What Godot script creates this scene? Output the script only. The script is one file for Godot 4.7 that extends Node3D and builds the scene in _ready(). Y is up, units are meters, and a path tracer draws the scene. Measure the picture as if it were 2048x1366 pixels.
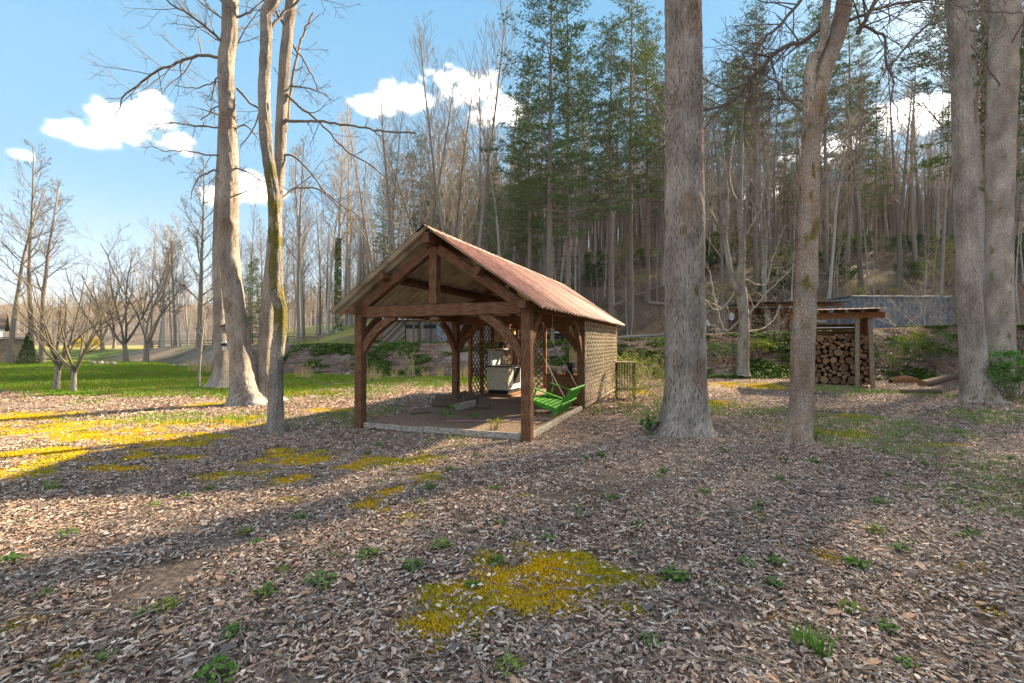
extends Node3D
# A timber pavilion in a leaf-strewn clearing, creek bank and wooded hill behind.
# World: camera stands at the origin 1.6 m up and looks along -z. "d" below is distance ahead (d = -z).

const EYE := 1.6
const FPX := 930.0
const SUN_AZ := 51.0
const SUN_EL := 33.0
var M := {}
var T := {}
var taken := {}
var fn := FastNoiseLite.new()
var fn2 := FastNoiseLite.new()
var rng := RandomNumberGenerator.new()
var moss_spots: Array[Vector4] = []

class MB:
	var v := PackedVector3Array()
	var n := PackedVector3Array()
	var uv := PackedVector2Array()
	var c := PackedColorArray()
	var i := PackedInt32Array()
	func vert(p: Vector3, nn: Vector3, t: Vector2, col: Color) -> int:
		v.push_back(p); n.push_back(nn); uv.push_back(t); c.push_back(col)
		return v.size() - 1
	# counter-clockwise seen from outside; stored clockwise
	func tri(a: int, b: int, d: int) -> void:
		i.push_back(a); i.push_back(d); i.push_back(b)
	func quad(a: int, b: int, d: int, e: int) -> void:
		tri(a, b, d); tri(a, d, e)
	func flat_quad(a: Vector3, b: Vector3, d: Vector3, e: Vector3, col: Color, us := 1.0, vs := 1.0) -> void:
		var nn := (b - a).cross(e - a).normalized()
		var k := vert(a, nn, Vector2(0, 0), col)
		vert(b, nn, Vector2(us, 0), col); vert(d, nn, Vector2(us, vs), col); vert(e, nn, Vector2(0, vs), col)
		quad(k, k + 1, k + 2, k + 3)
	func flat_tri(a: Vector3, b: Vector3, d: Vector3, col: Color) -> void:
		var nn := (b - a).cross(d - a).normalized()
		var k := vert(a, nn, Vector2(0, 0), col)
		vert(b, nn, Vector2(1, 0), col); vert(d, nn, Vector2(0.5, 1), col)
		tri(k, k + 1, k + 2)
	func add_to(m: ArrayMesh, mat: Material) -> void:
		if v.size() == 0:
			return
		var arr := []
		arr.resize(Mesh.ARRAY_MAX)
		arr[Mesh.ARRAY_VERTEX] = v
		arr[Mesh.ARRAY_NORMAL] = n
		arr[Mesh.ARRAY_TEX_UV] = uv
		arr[Mesh.ARRAY_COLOR] = c
		arr[Mesh.ARRAY_INDEX] = i
		m.add_surface_from_arrays(Mesh.PRIMITIVE_TRIANGLES, arr)
		m.surface_set_material(m.get_surface_count() - 1, mat)
	func mesh(mat: Material) -> ArrayMesh:
		var m := ArrayMesh.new()
		add_to(m, mat)
		return m

# ---------------------------------------------------------------- naming
func numbered(called: String) -> String:
	if not taken.has(called):
		taken[called] = 0
		return called
	taken[called] += 1
	return "%s_%03d" % [called, taken[called]]

func tag(o: Node, label: String, category: String, group := "", kind := "") -> void:
	if label: o.set_meta("label", label)
	if category: o.set_meta("category", category)
	if group: o.set_meta("group", group)
	if kind: o.set_meta("kind", kind)

func thing(called: String, label: String, category: String, at := Vector3.ZERO, turn := 0.0, group := "") -> Node3D:
	var o := Node3D.new()
	o.name = numbered(called)
	add_child(o)
	o.position = at
	o.rotation.y = turn
	tag(o, label, category, group)
	return o

func part(parent: Node3D, called: String, mesh: Mesh, at := Transform3D.IDENTITY) -> MeshInstance3D:
	var o := MeshInstance3D.new()
	o.name = called
	o.mesh = mesh
	parent.add_child(o, true)
	o.transform = at
	return o

func top(called: String, mesh: Mesh, label: String, category: String, group := "", at := Transform3D.IDENTITY) -> MeshInstance3D:
	var o := MeshInstance3D.new()
	o.name = numbered(called)
	o.mesh = mesh
	add_child(o)
	o.transform = at
	tag(o, label, category, group)
	return o

func struct(called: String, mesh: Mesh) -> MeshInstance3D:
	var o := MeshInstance3D.new()
	o.name = numbered(called)
	o.mesh = mesh
	add_child(o)
	o.set_meta("kind", "structure")
	return o

func copy(o: Node3D, at: Vector3, turn: float, s := 1.0, label := "", group := "") -> Node3D:
	var base := String(o.name).get_slice("_0", 0)
	var r: Node3D = o.duplicate()
	r.name = numbered(base)
	add_child(r)
	r.position = at
	r.rotation = Vector3(0, turn, 0)
	r.scale = Vector3(s, s, s)
	if label: r.set_meta("label", label)
	if group: r.set_meta("group", group)
	return r

func stuff(called: String, mesh: Mesh, xf: Array, label: String, category: String, cols := PackedColorArray()) -> MultiMeshInstance3D:
	var mm := MultiMesh.new()
	mm.transform_format = MultiMesh.TRANSFORM_3D
	mm.use_colors = cols.size() > 0
	mm.mesh = mesh
	mm.instance_count = xf.size()
	for k in xf.size():
		mm.set_instance_transform(k, xf[k])
		if cols.size() > 0:
			mm.set_instance_color(k, cols[k])
	var o := MultiMeshInstance3D.new()
	o.name = numbered(called)
	o.multimesh = mm
	add_child(o)
	tag(o, label, category, "", "stuff")
	return o

# ---------------------------------------------------------------- materials
func ramp(stops: Array) -> Gradient:
	var g := Gradient.new()
	var offs := PackedFloat32Array()
	var cols := PackedColorArray()
	for s in stops:
		offs.push_back(s[0])
		cols.push_back(s[1])
	g.offsets = offs
	g.colors = cols
	return g

func noise_tex(kind: int, freq: float, oct: int, stops: Array, size := 512, sd := 1, fractal := FastNoiseLite.FRACTAL_FBM) -> NoiseTexture2D:
	var f := FastNoiseLite.new()
	f.seed = sd
	f.noise_type = kind
	f.frequency = freq
	f.fractal_type = fractal
	f.fractal_octaves = oct
	var t := NoiseTexture2D.new()
	t.width = size
	t.height = size
	t.seamless = true
	t.seamless_blend_skirt = 0.2
	t.noise = f
	if stops.size() > 0:
		t.color_ramp = ramp(stops)
	return t

func g(x: float) -> Color:
	return Color(x, x, x)

func lin(r: float, gg: float, b: float) -> Color:
	return Color(r, gg, b).linear_to_srgb()

func mat(name_: String, col: Color, rough := 0.85, tex: Texture2D = null, scale := Vector3.ONE, bump: Texture2D = null, bump_cm := 0.0, tri := false, vcol := false) -> StandardMaterial3D:
	var m := StandardMaterial3D.new()
	m.resource_name = name_
	m.albedo_color = col
	m.roughness = rough
	m.metallic_specular = 0.3
	m.albedo_texture = tex
	m.uv1_scale = scale
	if tri:
		m.uv1_triplanar = true
		m.uv1_world_triplanar = true
	if bump:
		m.heightmap_enabled = true
		m.heightmap_texture = bump
		m.heightmap_scale = bump_cm
	m.vertex_color_use_as_albedo = vcol
	M[name_] = m
	return m

func make_materials() -> void:
	var S := FastNoiseLite.TYPE_SIMPLEX_SMOOTH
	var P := FastNoiseLite.TYPE_PERLIN
	var C := FastNoiseLite.TYPE_CELLULAR
	# bark: ridged noise, stretched along the trunk through its scale
	T.bark = noise_tex(S, 0.028, 4, [[0.0, g(0.2)], [0.22, g(0.42)], [0.45, g(0.84)], [1.0, g(1.0)]], 512, 3, FastNoiseLite.FRACTAL_RIDGED)
	T.bark_h = noise_tex(S, 0.028, 4, [], 512, 3, FastNoiseLite.FRACTAL_RIDGED)
	T.plates = noise_tex(C, 0.03, 3, [[0.0, g(0.4)], [0.35, g(0.75)], [1.0, g(1.0)]], 512, 9)
	T.plates_h = noise_tex(C, 0.03, 3, [], 512, 9)
	T.grain = noise_tex(S, 0.02, 5, [[0.0, g(0.35)], [0.4, g(0.7)], [0.6, g(0.86)], [1.0, g(1.0)]], 512, 5)
	T.grain_h = noise_tex(S, 0.03, 5, [], 512, 5)
	T.old_wood = noise_tex(S, 0.018, 5, [[0.0, lin(0.09, 0.042, 0.02)], [0.38, lin(0.30, 0.165, 0.095)], [0.6, lin(0.46, 0.30, 0.20)], [0.76, lin(0.62, 0.45, 0.33)], [1.0, lin(0.85, 0.68, 0.54)]], 512, 6)
	T.speckle = noise_tex(C, 0.05, 2, [[0.0, g(0.48)], [0.5, g(0.78)], [1.0, g(1.0)]], 512, 11)
	T.speckle_h = noise_tex(C, 0.05, 2, [], 512, 11)
	T.blot = noise_tex(S, 0.012, 5, [[0.0, g(0.66)], [0.45, g(0.86)], [1.0, g(1.0)]], 512, 12)
	T.fine_h = noise_tex(P, 0.06, 4, [], 512, 13)
	T.rust = noise_tex(S, 0.012, 5, [[0.0, lin(0.42, 0.36, 0.36)], [0.42, lin(0.74, 0.70, 0.70)], [0.6, lin(0.95, 0.9, 0.88)], [0.8, lin(1, 0.96, 0.94)], [1.0, lin(0.75, 0.48, 0.34)]], 512, 14)
	T.enamel = noise_tex(S, 0.01, 5, [[0.0, g(0.72)], [0.4, g(0.92)], [0.8, g(1.0)], [1.0, lin(0.62, 0.42, 0.25)]], 512, 15)

	mat("bark_tall", g(1), 0.95, T.bark, Vector3(2.4, 0.38, 1), T.bark_h, 4.0, false, true)
	mat("bark_plate", g(1), 0.95, T.plates, Vector3(3.2, 1.3, 1), T.plates_h, 1.8, false, true)
	mat("bark_far", g(1), 0.95, T.bark, Vector3(1.0, 0.3, 1), null, 0, false, true)
	mat("twig", g(1), 0.9, null, Vector3.ONE, null, 0, false, true)
	mat("ground", g(1), 0.98, T.speckle, Vector3(0.9, 0.9, 0.9), T.speckle_h, 1.2, true, true)
	mat("leaf_dry", g(1), 0.7, null, Vector3.ONE, null, 0, false, true)
	M.leaf_dry.backlight_enabled = true
	M.leaf_dry.backlight = lin(0.05, 0.035, 0.02)
	mat("leaf_green", g(1), 0.8, null, Vector3.ONE, null, 0, false, true)
	M.leaf_green.backlight_enabled = true
	M.leaf_green.backlight = lin(0.10, 0.16, 0.02)
	M.leaf_green.metallic_specular = 0.15
	mat("needle", g(1), 0.75, null, Vector3.ONE, null, 0, false, true)
	M.needle.backlight_enabled = true
	M.needle.backlight = lin(0.03, 0.05, 0.012)
	mat("timber", lin(0.35, 0.265, 0.21), 0.85, T.old_wood, Vector3(9.0, 0.5, 1), T.grain_h, 0.5)
	mat("lattice", lin(0.62, 0.48, 0.33), 0.8, T.grain, Vector3(6, 1.2, 1))
	mat("lattice_shaded", lin(0.16, 0.09, 0.05), 0.8, T.grain, Vector3(6, 1.2, 1))  # darker copy of the lattice tone; shade on backlit slats put into colour
	mat("sill", lin(0.50, 0.44, 0.37), 0.9, T.grain, Vector3(5, 0.8, 1), T.grain_h, 0.5)
	mat("shed_wood", lin(0.26, 0.12, 0.06), 0.85, T.grain, Vector3(5, 0.7, 1), T.grain_h, 0.4)
	mat("shed_post", lin(0.34, 0.26, 0.19), 0.9, T.grain, Vector3(5, 0.7, 1), T.grain_h, 0.4)
	mat("board", g(1), 0.92, T.grain, Vector3(5, 0.5, 1), T.grain_h, 0.5, false, true)
	mat("roof_red", lin(0.18, 0.068, 0.058), 0.6, T.rust, Vector3(0.9, 0.35, 1))
	M.roof_red.metallic = 0.1
	mat("roof_tan", lin(0.62, 0.54, 0.41), 0.6, T.blot, Vector3(0.4, 0.4, 1))
	mat("ridge_cap", lin(0.60, 0.40, 0.33), 0.42, T.rust, Vector3(0.4, 0.4, 1))
	M.ridge_cap.metallic = 0.35
	mat("galvanised", lin(0.52, 0.55, 0.60), 0.45, T.blot, Vector3(0.4, 0.4, 1))
	M.galvanised.metallic = 0.5
	mat("container", lin(0.16, 0.195, 0.245), 0.6, T.rust, Vector3(0.4, 0.4, 0.4), null, 0, true)
	mat("green_paint", lin(0.10, 0.44, 0.03), 0.55, T.grain, Vector3(7, 0.7, 1), T.grain_h, 0.2)
	mat("enamel", lin(0.56, 0.49, 0.37), 0.35, T.enamel, Vector3(1.2, 1.2, 1.2), null, 0, true)
	mat("enamel_white", lin(0.62, 0.64, 0.64), 0.3, T.enamel, Vector3(1.2, 1.2, 1.2), null, 0, true)
	mat("cabinet", lin(0.58, 0.40, 0.19), 0.6, T.grain, Vector3(3, 0.5, 1))
	mat("iron", lin(0.018, 0.018, 0.02), 0.6, T.blot, Vector3(2, 2, 2), null, 0, true)
	mat("chrome", lin(0.5, 0.5, 0.5), 0.35)
	M.chrome.metallic = 0.9
	mat("rope", lin(0.45, 0.38, 0.28), 0.9)
	mat("soil", lin(0.33, 0.225, 0.165), 0.98, T.speckle, Vector3(0.8, 0.8, 0.8), T.speckle_h, 1.0, true, true)
	mat("log_bark", lin(0.16, 0.11, 0.08), 0.95, T.bark, Vector3(4, 1, 1), T.bark_h, 0.8)
	mat("log_end", lin(0.33, 0.185, 0.095), 0.9, T.blot, Vector3(2.4, 2.4, 2.4), T.grain_h, 0.3, true, true)
	mat("white_paint", lin(0.72, 0.73, 0.74), 0.5, T.blot, Vector3(0.5, 0.5, 0.5), null, 0, true)
	mat("grey_siding", lin(0.36, 0.36, 0.37), 0.7, T.blot, Vector3(0.1, 0.1, 0.1), null, 0, true)
	mat("tan_siding", lin(0.50, 0.38, 0.26), 0.7, T.blot, Vector3(0.5, 0.5, 0.5), null, 0, true)
	mat("cream_door", lin(0.68, 0.55, 0.34), 0.55, T.blot, Vector3(0.7, 0.7, 1))
	mat("shingle", lin(0.15, 0.105, 0.09), 0.9, T.speckle, Vector3(1, 1, 1), null, 0, true)
	mat("stone", lin(0.40, 0.37, 0.34), 0.9, T.speckle, Vector3(1, 1, 1), T.speckle_h, 1.0, true)
	mat("tarp_blue", lin(0.10, 0.16, 0.24), 0.5)
	mat("rust_wood", lin(0.30, 0.13, 0.05), 0.9, T.grain, Vector3(3, 0.6, 1))
	mat("string_pink", lin(0.50, 0.26, 0.33), 0.8)
	mat("water", lin(0.05, 0.07, 0.06), 0.05)
	M.water.metallic_specular = 0.6

# ---------------------------------------------------------------- shapes
# chamfered box; uv runs along the longest side (v) and across it (u), in metres
func box(mb: MB, cen: Vector3, size: Vector3, ch := 0.006, col := Color.WHITE, basis := Basis.IDENTITY) -> void:
	var h := size * 0.5
	ch = minf(ch, minf(h.x, minf(h.y, h.z)) * 0.9)
	var la := 0
	if size.y >= size.x and size.y >= size.z: la = 1
	elif size.z >= size.x: la = 2
	var off := Vector2(fposmod(cen.x * 7.31 + cen.z * 3.7 + cen.y * 2.9, 9.0), fposmod(cen.y * 5.1 + cen.x * 1.7 + cen.z * 2.3, 9.0))
	var id := {}
	for sx in [-1, 1]:
		for sy in [-1, 1]:
			for sz in [-1, 1]:
				var s := Vector3(sx, sy, sz)
				for ax in 3:
					var p := Vector3.ZERO
					for k in 3:
						p[k] = s[k] * (h[k] if k == ax else h[k] - ch)
					var nn := Vector3.ZERO
					nn[ax] = s[ax]
					var t: Vector2
					var o1 := (ax + 1) % 3
					var o2 := (ax + 2) % 3
					if o2 == la: t = Vector2(p[o1], p[o2])
					elif o1 == la: t = Vector2(p[o2], p[o1])
					else: t = Vector2(p[o1], p[o2] * 3.0)
					id[[sx, sy, sz, ax]] = mb.vert(cen + basis * p, basis * nn, t + off, col)
	for ax in 3:
		var o1 := (ax + 1) % 3
		var o2 := (ax + 2) % 3
		for s in [-1, 1]:
			var q := []
			for st in [[-1, -1], [1, -1], [1, 1], [-1, 1]]:
				var key := [0, 0, 0, ax]
				key[ax] = s
				key[o1] = st[0]
				key[o2] = st[1]
				q.append(id[key])
			if s > 0: mb.quad(q[0], q[1], q[2], q[3])
			else: mb.quad(q[3], q[2], q[1], q[0])
		# edges parallel to ax
		for s1 in [-1, 1]:
			for s2 in [-1, 1]:
				var ids := []
				for e in [[-1, o1], [-1, o2], [1, o2], [1, o1]]:
					var key := [0, 0, 0, e[1]]
					key[ax] = e[0]
					key[o1] = s1
					key[o2] = s2
					ids.append(id[key])
				if s1 * s2 > 0: mb.quad(ids[0], ids[1], ids[2], ids[3])
				else: mb.quad(ids[3], ids[2], ids[1], ids[0])

	for sx in [-1, 1]:
		for sy in [-1, 1]:
			for sz in [-1, 1]:
				if sx * sy * sz > 0: mb.tri(id[[sx, sy, sz, 0]], id[[sx, sy, sz, 1]], id[[sx, sy, sz, 2]])
				else: mb.tri(id[[sx, sy, sz, 2]], id[[sx, sy, sz, 1]], id[[sx, sy, sz, 0]])

func box_mesh(size: Vector3, m: Material, ch := 0.006) -> ArrayMesh:
	var mb := MB.new()
	box(mb, Vector3.ZERO, size, ch)
	return mb.mesh(m)

# a straight bar of rectangular section from a to b
func bar(mb: MB, a: Vector3, b: Vector3, w: float, h: float, ch := 0.006, up := Vector3.UP, col := Color.WHITE) -> void:
	var z := (b - a).normalized()
	if absf(z.dot(up)) > 0.98: up = Vector3.RIGHT
	var x := up.cross(z).normalized()
	var y := z.cross(x)
	box(mb, (a + b) * 0.5, Vector3(w, h, a.distance_to(b)), ch, col, Basis(x, y, z))

func bar_part(parent: Node3D, called: String, m: Material, a: Vector3, b: Vector3, w: float, h: float, ch := 0.006, up := Vector3.UP) -> MeshInstance3D:
	var mb := MB.new()
	bar(mb, a, b, w, h, ch, up)
	return part(parent, called, mb.mesh(m))

func tube(mb: MB, pts: PackedVector3Array, rad: PackedFloat32Array, sides: int, col: Color, col2 := Color(-1, 0, 0), cap := false) -> void:
	var cnt := pts.size()
	if cnt < 2: return
	var dir := (pts[1] - pts[0]).normalized()
	var ref := Vector3.RIGHT if absf(dir.x) < 0.8 else Vector3.FORWARD
	var x := ref.cross(dir).normalized()
	var run := 0.0
	var first := mb.v.size()
	var ur := maxf(1.0, round(rad[0] * TAU * 2.6)) / 2.6
	for k in cnt:
		var t: Vector3
		if k == 0: t = dir
		elif k == cnt - 1: t = (pts[k] - pts[k - 1]).normalized()
		else: t = (pts[k + 1] - pts[k - 1]).normalized()
		x = (x - t * x.dot(t)).normalized()
		var y := t.cross(x)
		if k > 0: run += pts[k].distance_to(pts[k - 1])
		var cc := col if col2.r < 0 else col.lerp(col2, float(k) / (cnt - 1))
		for s in sides + 1:
			var a := TAU * s / sides
			var nn := x * cos(a) + y * sin(a)
			mb.vert(pts[k] + nn * rad[k], nn, Vector2(ur * s / sides, run), cc)
	for k in cnt - 1:
		for s in sides:
			var a := first + k * (sides + 1) + s
			mb.quad(a, a + 1, a + sides + 2, a + sides + 1)
	if cap:
		for e in [0, cnt - 1]:
			var nn := -dir if e == 0 else (pts[cnt - 1] - pts[cnt - 2]).normalized()
			var cidx := mb.vert(pts[e], nn, Vector2(0.5, 0.5), col)
			var ring := mb.v.size()
			for s in sides + 1:
				mb.vert(mb.v[first + e * (sides + 1) + s], nn, Vector2(0.5, 0.5), col)
			for s in sides:
				if e == 0: mb.tri(cidx, ring + s + 1, ring + s)
				else: mb.tri(cidx, ring + s, ring + s + 1)

func P(px: float, py: float, d: float) -> Vector3:
	return Vector3((px - 1024.0) / FPX * d, EYE - (py - 685.0) / FPX * d, -d)

# ---------------------------------------------------------------- terrain
func ss(a: float, b: float, x: float) -> float:
	return smoothstep(a, b, x)

func pl(x: float, pts: Array) -> float:
	if x <= pts[0][0]: return pts[0][1]
	for k in range(1, pts.size()):
		if x <= pts[k][0]:
			var t: float = (x - pts[k - 1][0]) / (pts[k][0] - pts[k - 1][0])
			t = t * t * (3.0 - 2.0 * t)
			return lerpf(pts[k - 1][1], pts[k][1], t)
	return pts[-1][1]

const BANK_D := [[-60, 62.0], [-34, 44.0], [-20, 33.0], [-12, 26.0], [0, 23.5], [8, 20.5], [20, 19.0], [60, 17.0]]
const BANK_H := [[-60, 0.5], [-44, 0.7], [-32, 1.35], [-16, 1.4], [-4, 1.5], [6, 1.7], [14, 2.1], [24, 2.4], [60, 2.6]]
const TOE := [[-120, 190.0], [-60, 130.0], [-25, 72.0], [-8, 52.0], [4, 44.0], [14, 40.0], [26, 38.5], [45, 36.0], [90, 26.0], [200, 0.0]]
const RIDGE := [[-120, 6.0], [-60, 9.0], [-25, 15.0], [0, 27.0], [25, 33.0], [45, 29.0], [75, 21.0], [120, 16.0], [300, 16.0]]

func H(x: float, d: float) -> float:
	var y := fn.get_noise_2d(x * 0.35, d * 0.35) * 0.09
	var bd := pl(x, BANK_D)
	var bh := pl(x, BANK_H)
	var s := d - bd
	var wig := fn.get_noise_2d(x * 1.3, d * 1.3 + 90.0) * 0.25
	# shallow creek bed at the foot of the bank
	y -= 0.32 * exp(-pow((s + 0.9) / 1.3, 2.0)) * ss(2.0, -14.0, x)
	y += bh * ss(-0.2, 4.6, s + wig)
	# grassy rise behind the left end of the bank
	y += 3.0 * ss(7.0, 26.0, s) * ss(-27.0, -17.0, x) * (1.0 - ss(-15.0, -11.3, x))
	var toe := pl(x, TOE)
	var up := d - toe
	if up > 0.0:
		var rh := pl(x, RIDGE)
		y += rh * (1.0 - exp(-0.5 * up * ss(0.0, 12.0, up) / rh)) + fn.get_noise_2d(x * 0.25 + 400.0, d * 0.25) * 1.0 * ss(0.0, 20.0, up)
	# far wooded ridge on the left, across the valley
	y += 34.0 * ss(170.0, 330.0, d + 0.25 * x) * (1.0 - ss(-40.0, 10.0, x)) * (0.75 + 0.35 * fn.get_noise_2d(x * 0.05, 7.0))
	return y

func on(x: float, d: float, lift := 0.0) -> Vector3:
	return Vector3(x, H(x, d) + lift, -d)

# the pavilion's own frame: u to the right, w to the back
const PAV := Vector3(-2.86, 0.0, -8.78)
const PAV_TURN := -0.38397
func pav_uw(x: float, d: float) -> Vector2:
	var dx := x - PAV.x
	var dd := d + PAV.z
	return Vector2(dx * 0.927 - dd * 0.375, dx * 0.375 + dd * 0.927)

func in_pavilion(x: float, d: float, m := 0.0) -> bool:
	var q := pav_uw(x, d)
	return q.x > -m and q.x < 3.35 + m and q.y > -m and q.y < 8.05 + m

func lawn(x: float, d: float) -> float:
	var k := fn.get_noise_2d(x * 1.2 + 50.0, d * 1.2) * 2.2
	var v := ss(13.2, 15.6, d + k + 0.12 * (x + 14.0)) * ss(-3.5, -8.5, x + k * 0.7)
	var strip := ss(16.0, 18.5, d + k * 0.5) * ss(pl(x, BANK_D) - 0.3, pl(x, BANK_D) - 2.0, d) * 0.75
	var farl := maxf(ss(50.0, 60.0, d) * ss(-30.0, -38.0, x), ss(0.5, -3.0, x + 0.84 * d) * ss(30.0, 34.0, d))
	v = maxf(v * ss(pl(x, BANK_D) + 0.5, pl(x, BANK_D) - 1.5, d), maxf(strip * ss(4.0, -2.0, x), farl))
	return clampf(v, 0.0, 1.0)

func moss(x: float, d: float) -> float:
	var b := 0.0
	for q in moss_spots:
		var ex := (x - q.x) / q.z
		if absf(ex) > 1.6: continue
		var ed := (d - q.y) / q.w
		if absf(ed) > 1.6: continue
		b = maxf(b, 1.25 - sqrt(ex * ex + ed * ed))
	if b <= 0.0: return 0.0
	var nz := fn2.get_noise_2d(x * 9.0, d * 9.0) * 0.75 + fn2.get_noise_2d(x * 28.0 + 70.0, d * 28.0) * 0.45
	return clampf((b + nz * 1.35 - 0.36) * 3.0, 0.0, 1.0)

# ---------------------------------------------------------------- camera, sky, sun
func make_world() -> void:
	var cam := Camera3D.new()
	cam.name = "camera"
	cam.fov = 2.0 * rad_to_deg(atan(683.0 / FPX))
	cam.near = 0.05
	cam.far = 3000.0
	add_child(cam)
	cam.position = Vector3(0, EYE, 0)
	cam.rotation_degrees = Vector3(0.123, 0, 0)
	cam.current = true

	var sun := DirectionalLight3D.new()
	sun.name = "sun"
	sun.light_energy = 1.25
	sun.light_color = Color(1.0, 0.92, 0.77)
	sun.light_angular_distance = 1.6
	sun.shadow_enabled = true
	add_child(sun)
	var az := deg_to_rad(SUN_AZ)
	var el := deg_to_rad(SUN_EL)
	var to_sun := Vector3(sin(az) * cos(el), sin(el), -cos(az) * cos(el))
	sun.look_at_from_position(to_sun * 50.0, Vector3.ZERO, Vector3.UP)

	var env := Environment.new()
	env.background_mode = Environment.BG_SKY
	env.sky = Sky.new()
	var sm := PanoramaSkyMaterial.new()
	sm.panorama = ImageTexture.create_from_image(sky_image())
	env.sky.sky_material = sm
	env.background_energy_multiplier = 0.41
	env.tonemap_mode = Environment.TONE_MAPPER_LINEAR
	env.tonemap_exposure = 7.0
	env.fog_enabled = true
	env.fog_density = 0.00013
	env.fog_light_color = Color(0.96, 0.96, 0.95)
	env.sdfgi_enabled = true
	env.ssao_enabled = true
	env.ssil_enabled = true
	var we := WorldEnvironment.new()
	we.name = "environment"
	we.environment = env
	add_child(we)

# clear spring sky with a few fair-weather clouds; extra bright ones added out of view for fill
func sky_image() -> Image:
	var w := 1536
	var h := 768
	var f := FastNoiseLite.new()
	f.seed = 21
	f.noise_type = FastNoiseLite.TYPE_SIMPLEX_SMOOTH
	f.frequency = 1.0
	f.fractal_octaves = 5
	# azimuth, elevation, half-width, half-height in degrees
	var clouds := [[-39.8, 19.6, 3.6, 2.5], [-42.6, 18.2, 3.0, 1.6], [-37.6, 21.2, 2.2, 2.4], [-35.8, 18.8, 2.4, 1.5], [-12.8, 27.2, 4.4, 2.5], [-6.0, 28.2, 4.8, 3.0], [-16.8, 25.8, 2.8, 1.4], [-1.5, 26.2, 4.2, 2.2],
		[-29.0, 15.8, 3.4, 2.0], [-32.4, 14.6, 2.2, 1.1], [-46.5, 15.5, 1.2, 0.6], [34.0, 18.5, 5.5, 2.4], [41.0, 20.0, 4.5, 2.6], [28.0, 15.5, 4.0, 1.7], [20.0, 22.0, 3.5, 1.6]]
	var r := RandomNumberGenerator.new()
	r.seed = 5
	for k in 130:  # added clouds beyond the view, there to raise the ambient light
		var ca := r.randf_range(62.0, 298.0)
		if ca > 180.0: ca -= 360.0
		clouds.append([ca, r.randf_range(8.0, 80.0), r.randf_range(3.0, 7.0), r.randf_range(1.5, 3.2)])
	var data := PackedFloat32Array()
	data.resize(w * h * 3)
	var sa := deg_to_rad(SUN_AZ)
	var se := deg_to_rad(SUN_EL)
	var sv := Vector3(sin(sa) * cos(se), sin(se), cos(sa) * cos(se))
	var zen := Vector3(0.075, 0.185, 0.305)
	var mid := Vector3(0.14, 0.255, 0.36)
	var hor := Vector3(0.35, 0.41, 0.45)
	var low := Vector3(0.22, 0.20, 0.16)
	for y in h:
		var el := 90.0 - (y + 0.5) * 180.0 / h
		var base: Vector3
		if el > 0.0:
			base = hor.lerp(mid, ss(0.0, 18.0, el)).lerp(zen, ss(12.0, 50.0, el))
		else:
			base = hor.lerp(low, ss(0.0, -6.0, el))
		var close := []
		for q in clouds:
			if absf(el - q[1]) < q[3] * 2.2: close.append(q)
		for x in w:
			var c := base
			if close.size() > 0 and el > 0.0:
				var a := (x + 0.5) * 360.0 / w
				if a > 180.0: a -= 360.0
				var b := -1.0
				var lift := 0.0
				for q in close:
					var ea: float = absf(a - q[0])
					if ea > 180.0: ea = 360.0 - ea
					ea = ea * cos(deg_to_rad(el)) / q[2]
					if ea < 2.0:
						var ee: float = (el - q[1]) / q[3]
						if ee < 0.0: ee *= 1.35
						var bb := 1.0 - sqrt(ea * ea + ee * ee)
						if bb > b:
							b = bb
							lift = ee
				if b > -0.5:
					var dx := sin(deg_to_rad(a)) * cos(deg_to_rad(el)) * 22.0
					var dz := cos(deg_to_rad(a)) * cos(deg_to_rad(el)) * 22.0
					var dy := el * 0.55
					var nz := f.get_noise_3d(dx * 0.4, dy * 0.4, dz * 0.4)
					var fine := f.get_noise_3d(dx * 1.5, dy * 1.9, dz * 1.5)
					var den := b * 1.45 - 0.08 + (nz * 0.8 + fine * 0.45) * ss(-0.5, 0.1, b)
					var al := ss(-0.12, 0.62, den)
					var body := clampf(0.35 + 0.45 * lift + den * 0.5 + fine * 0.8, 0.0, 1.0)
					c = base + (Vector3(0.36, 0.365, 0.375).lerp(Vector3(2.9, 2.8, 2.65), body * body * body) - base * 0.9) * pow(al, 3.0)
			var az := deg_to_rad((x + 0.5) * 360.0 / w)
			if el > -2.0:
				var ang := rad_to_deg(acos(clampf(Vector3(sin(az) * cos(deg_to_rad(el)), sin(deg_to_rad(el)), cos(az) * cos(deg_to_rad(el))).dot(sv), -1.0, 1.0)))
				c += Vector3(1.0, 0.95, 0.86) * (2.4 * exp(-pow(ang / 4.6, 1.05)))  # glow round the sun, added to the sky for warm fill light
			var o := (y * w + x) * 3
			data[o] = c.x
			data[o + 1] = c.y
			data[o + 2] = c.z
	return Image.create_from_data(w, h, false, Image.FORMAT_RGBF, data.to_byte_array())

# ---------------------------------------------------------------- ground
func graded(lo: float, hi: float, fine_lo: float, fine_hi: float, fine: float, grow: float) -> PackedFloat32Array:
	var out := PackedFloat32Array()
	var x := fine_lo
	var st := fine
	var left := []
	while x > lo:
		st *= grow
		x -= st
		left.push_front(maxf(x, lo))
	for q in left: out.push_back(q)
	x = fine_lo
	while x < fine_hi:
		out.push_back(x)
		x += fine
	st = fine
	while x < hi:
		out.push_back(x)
		x += st
		st *= grow
	out.push_back(hi)
	return out

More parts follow.
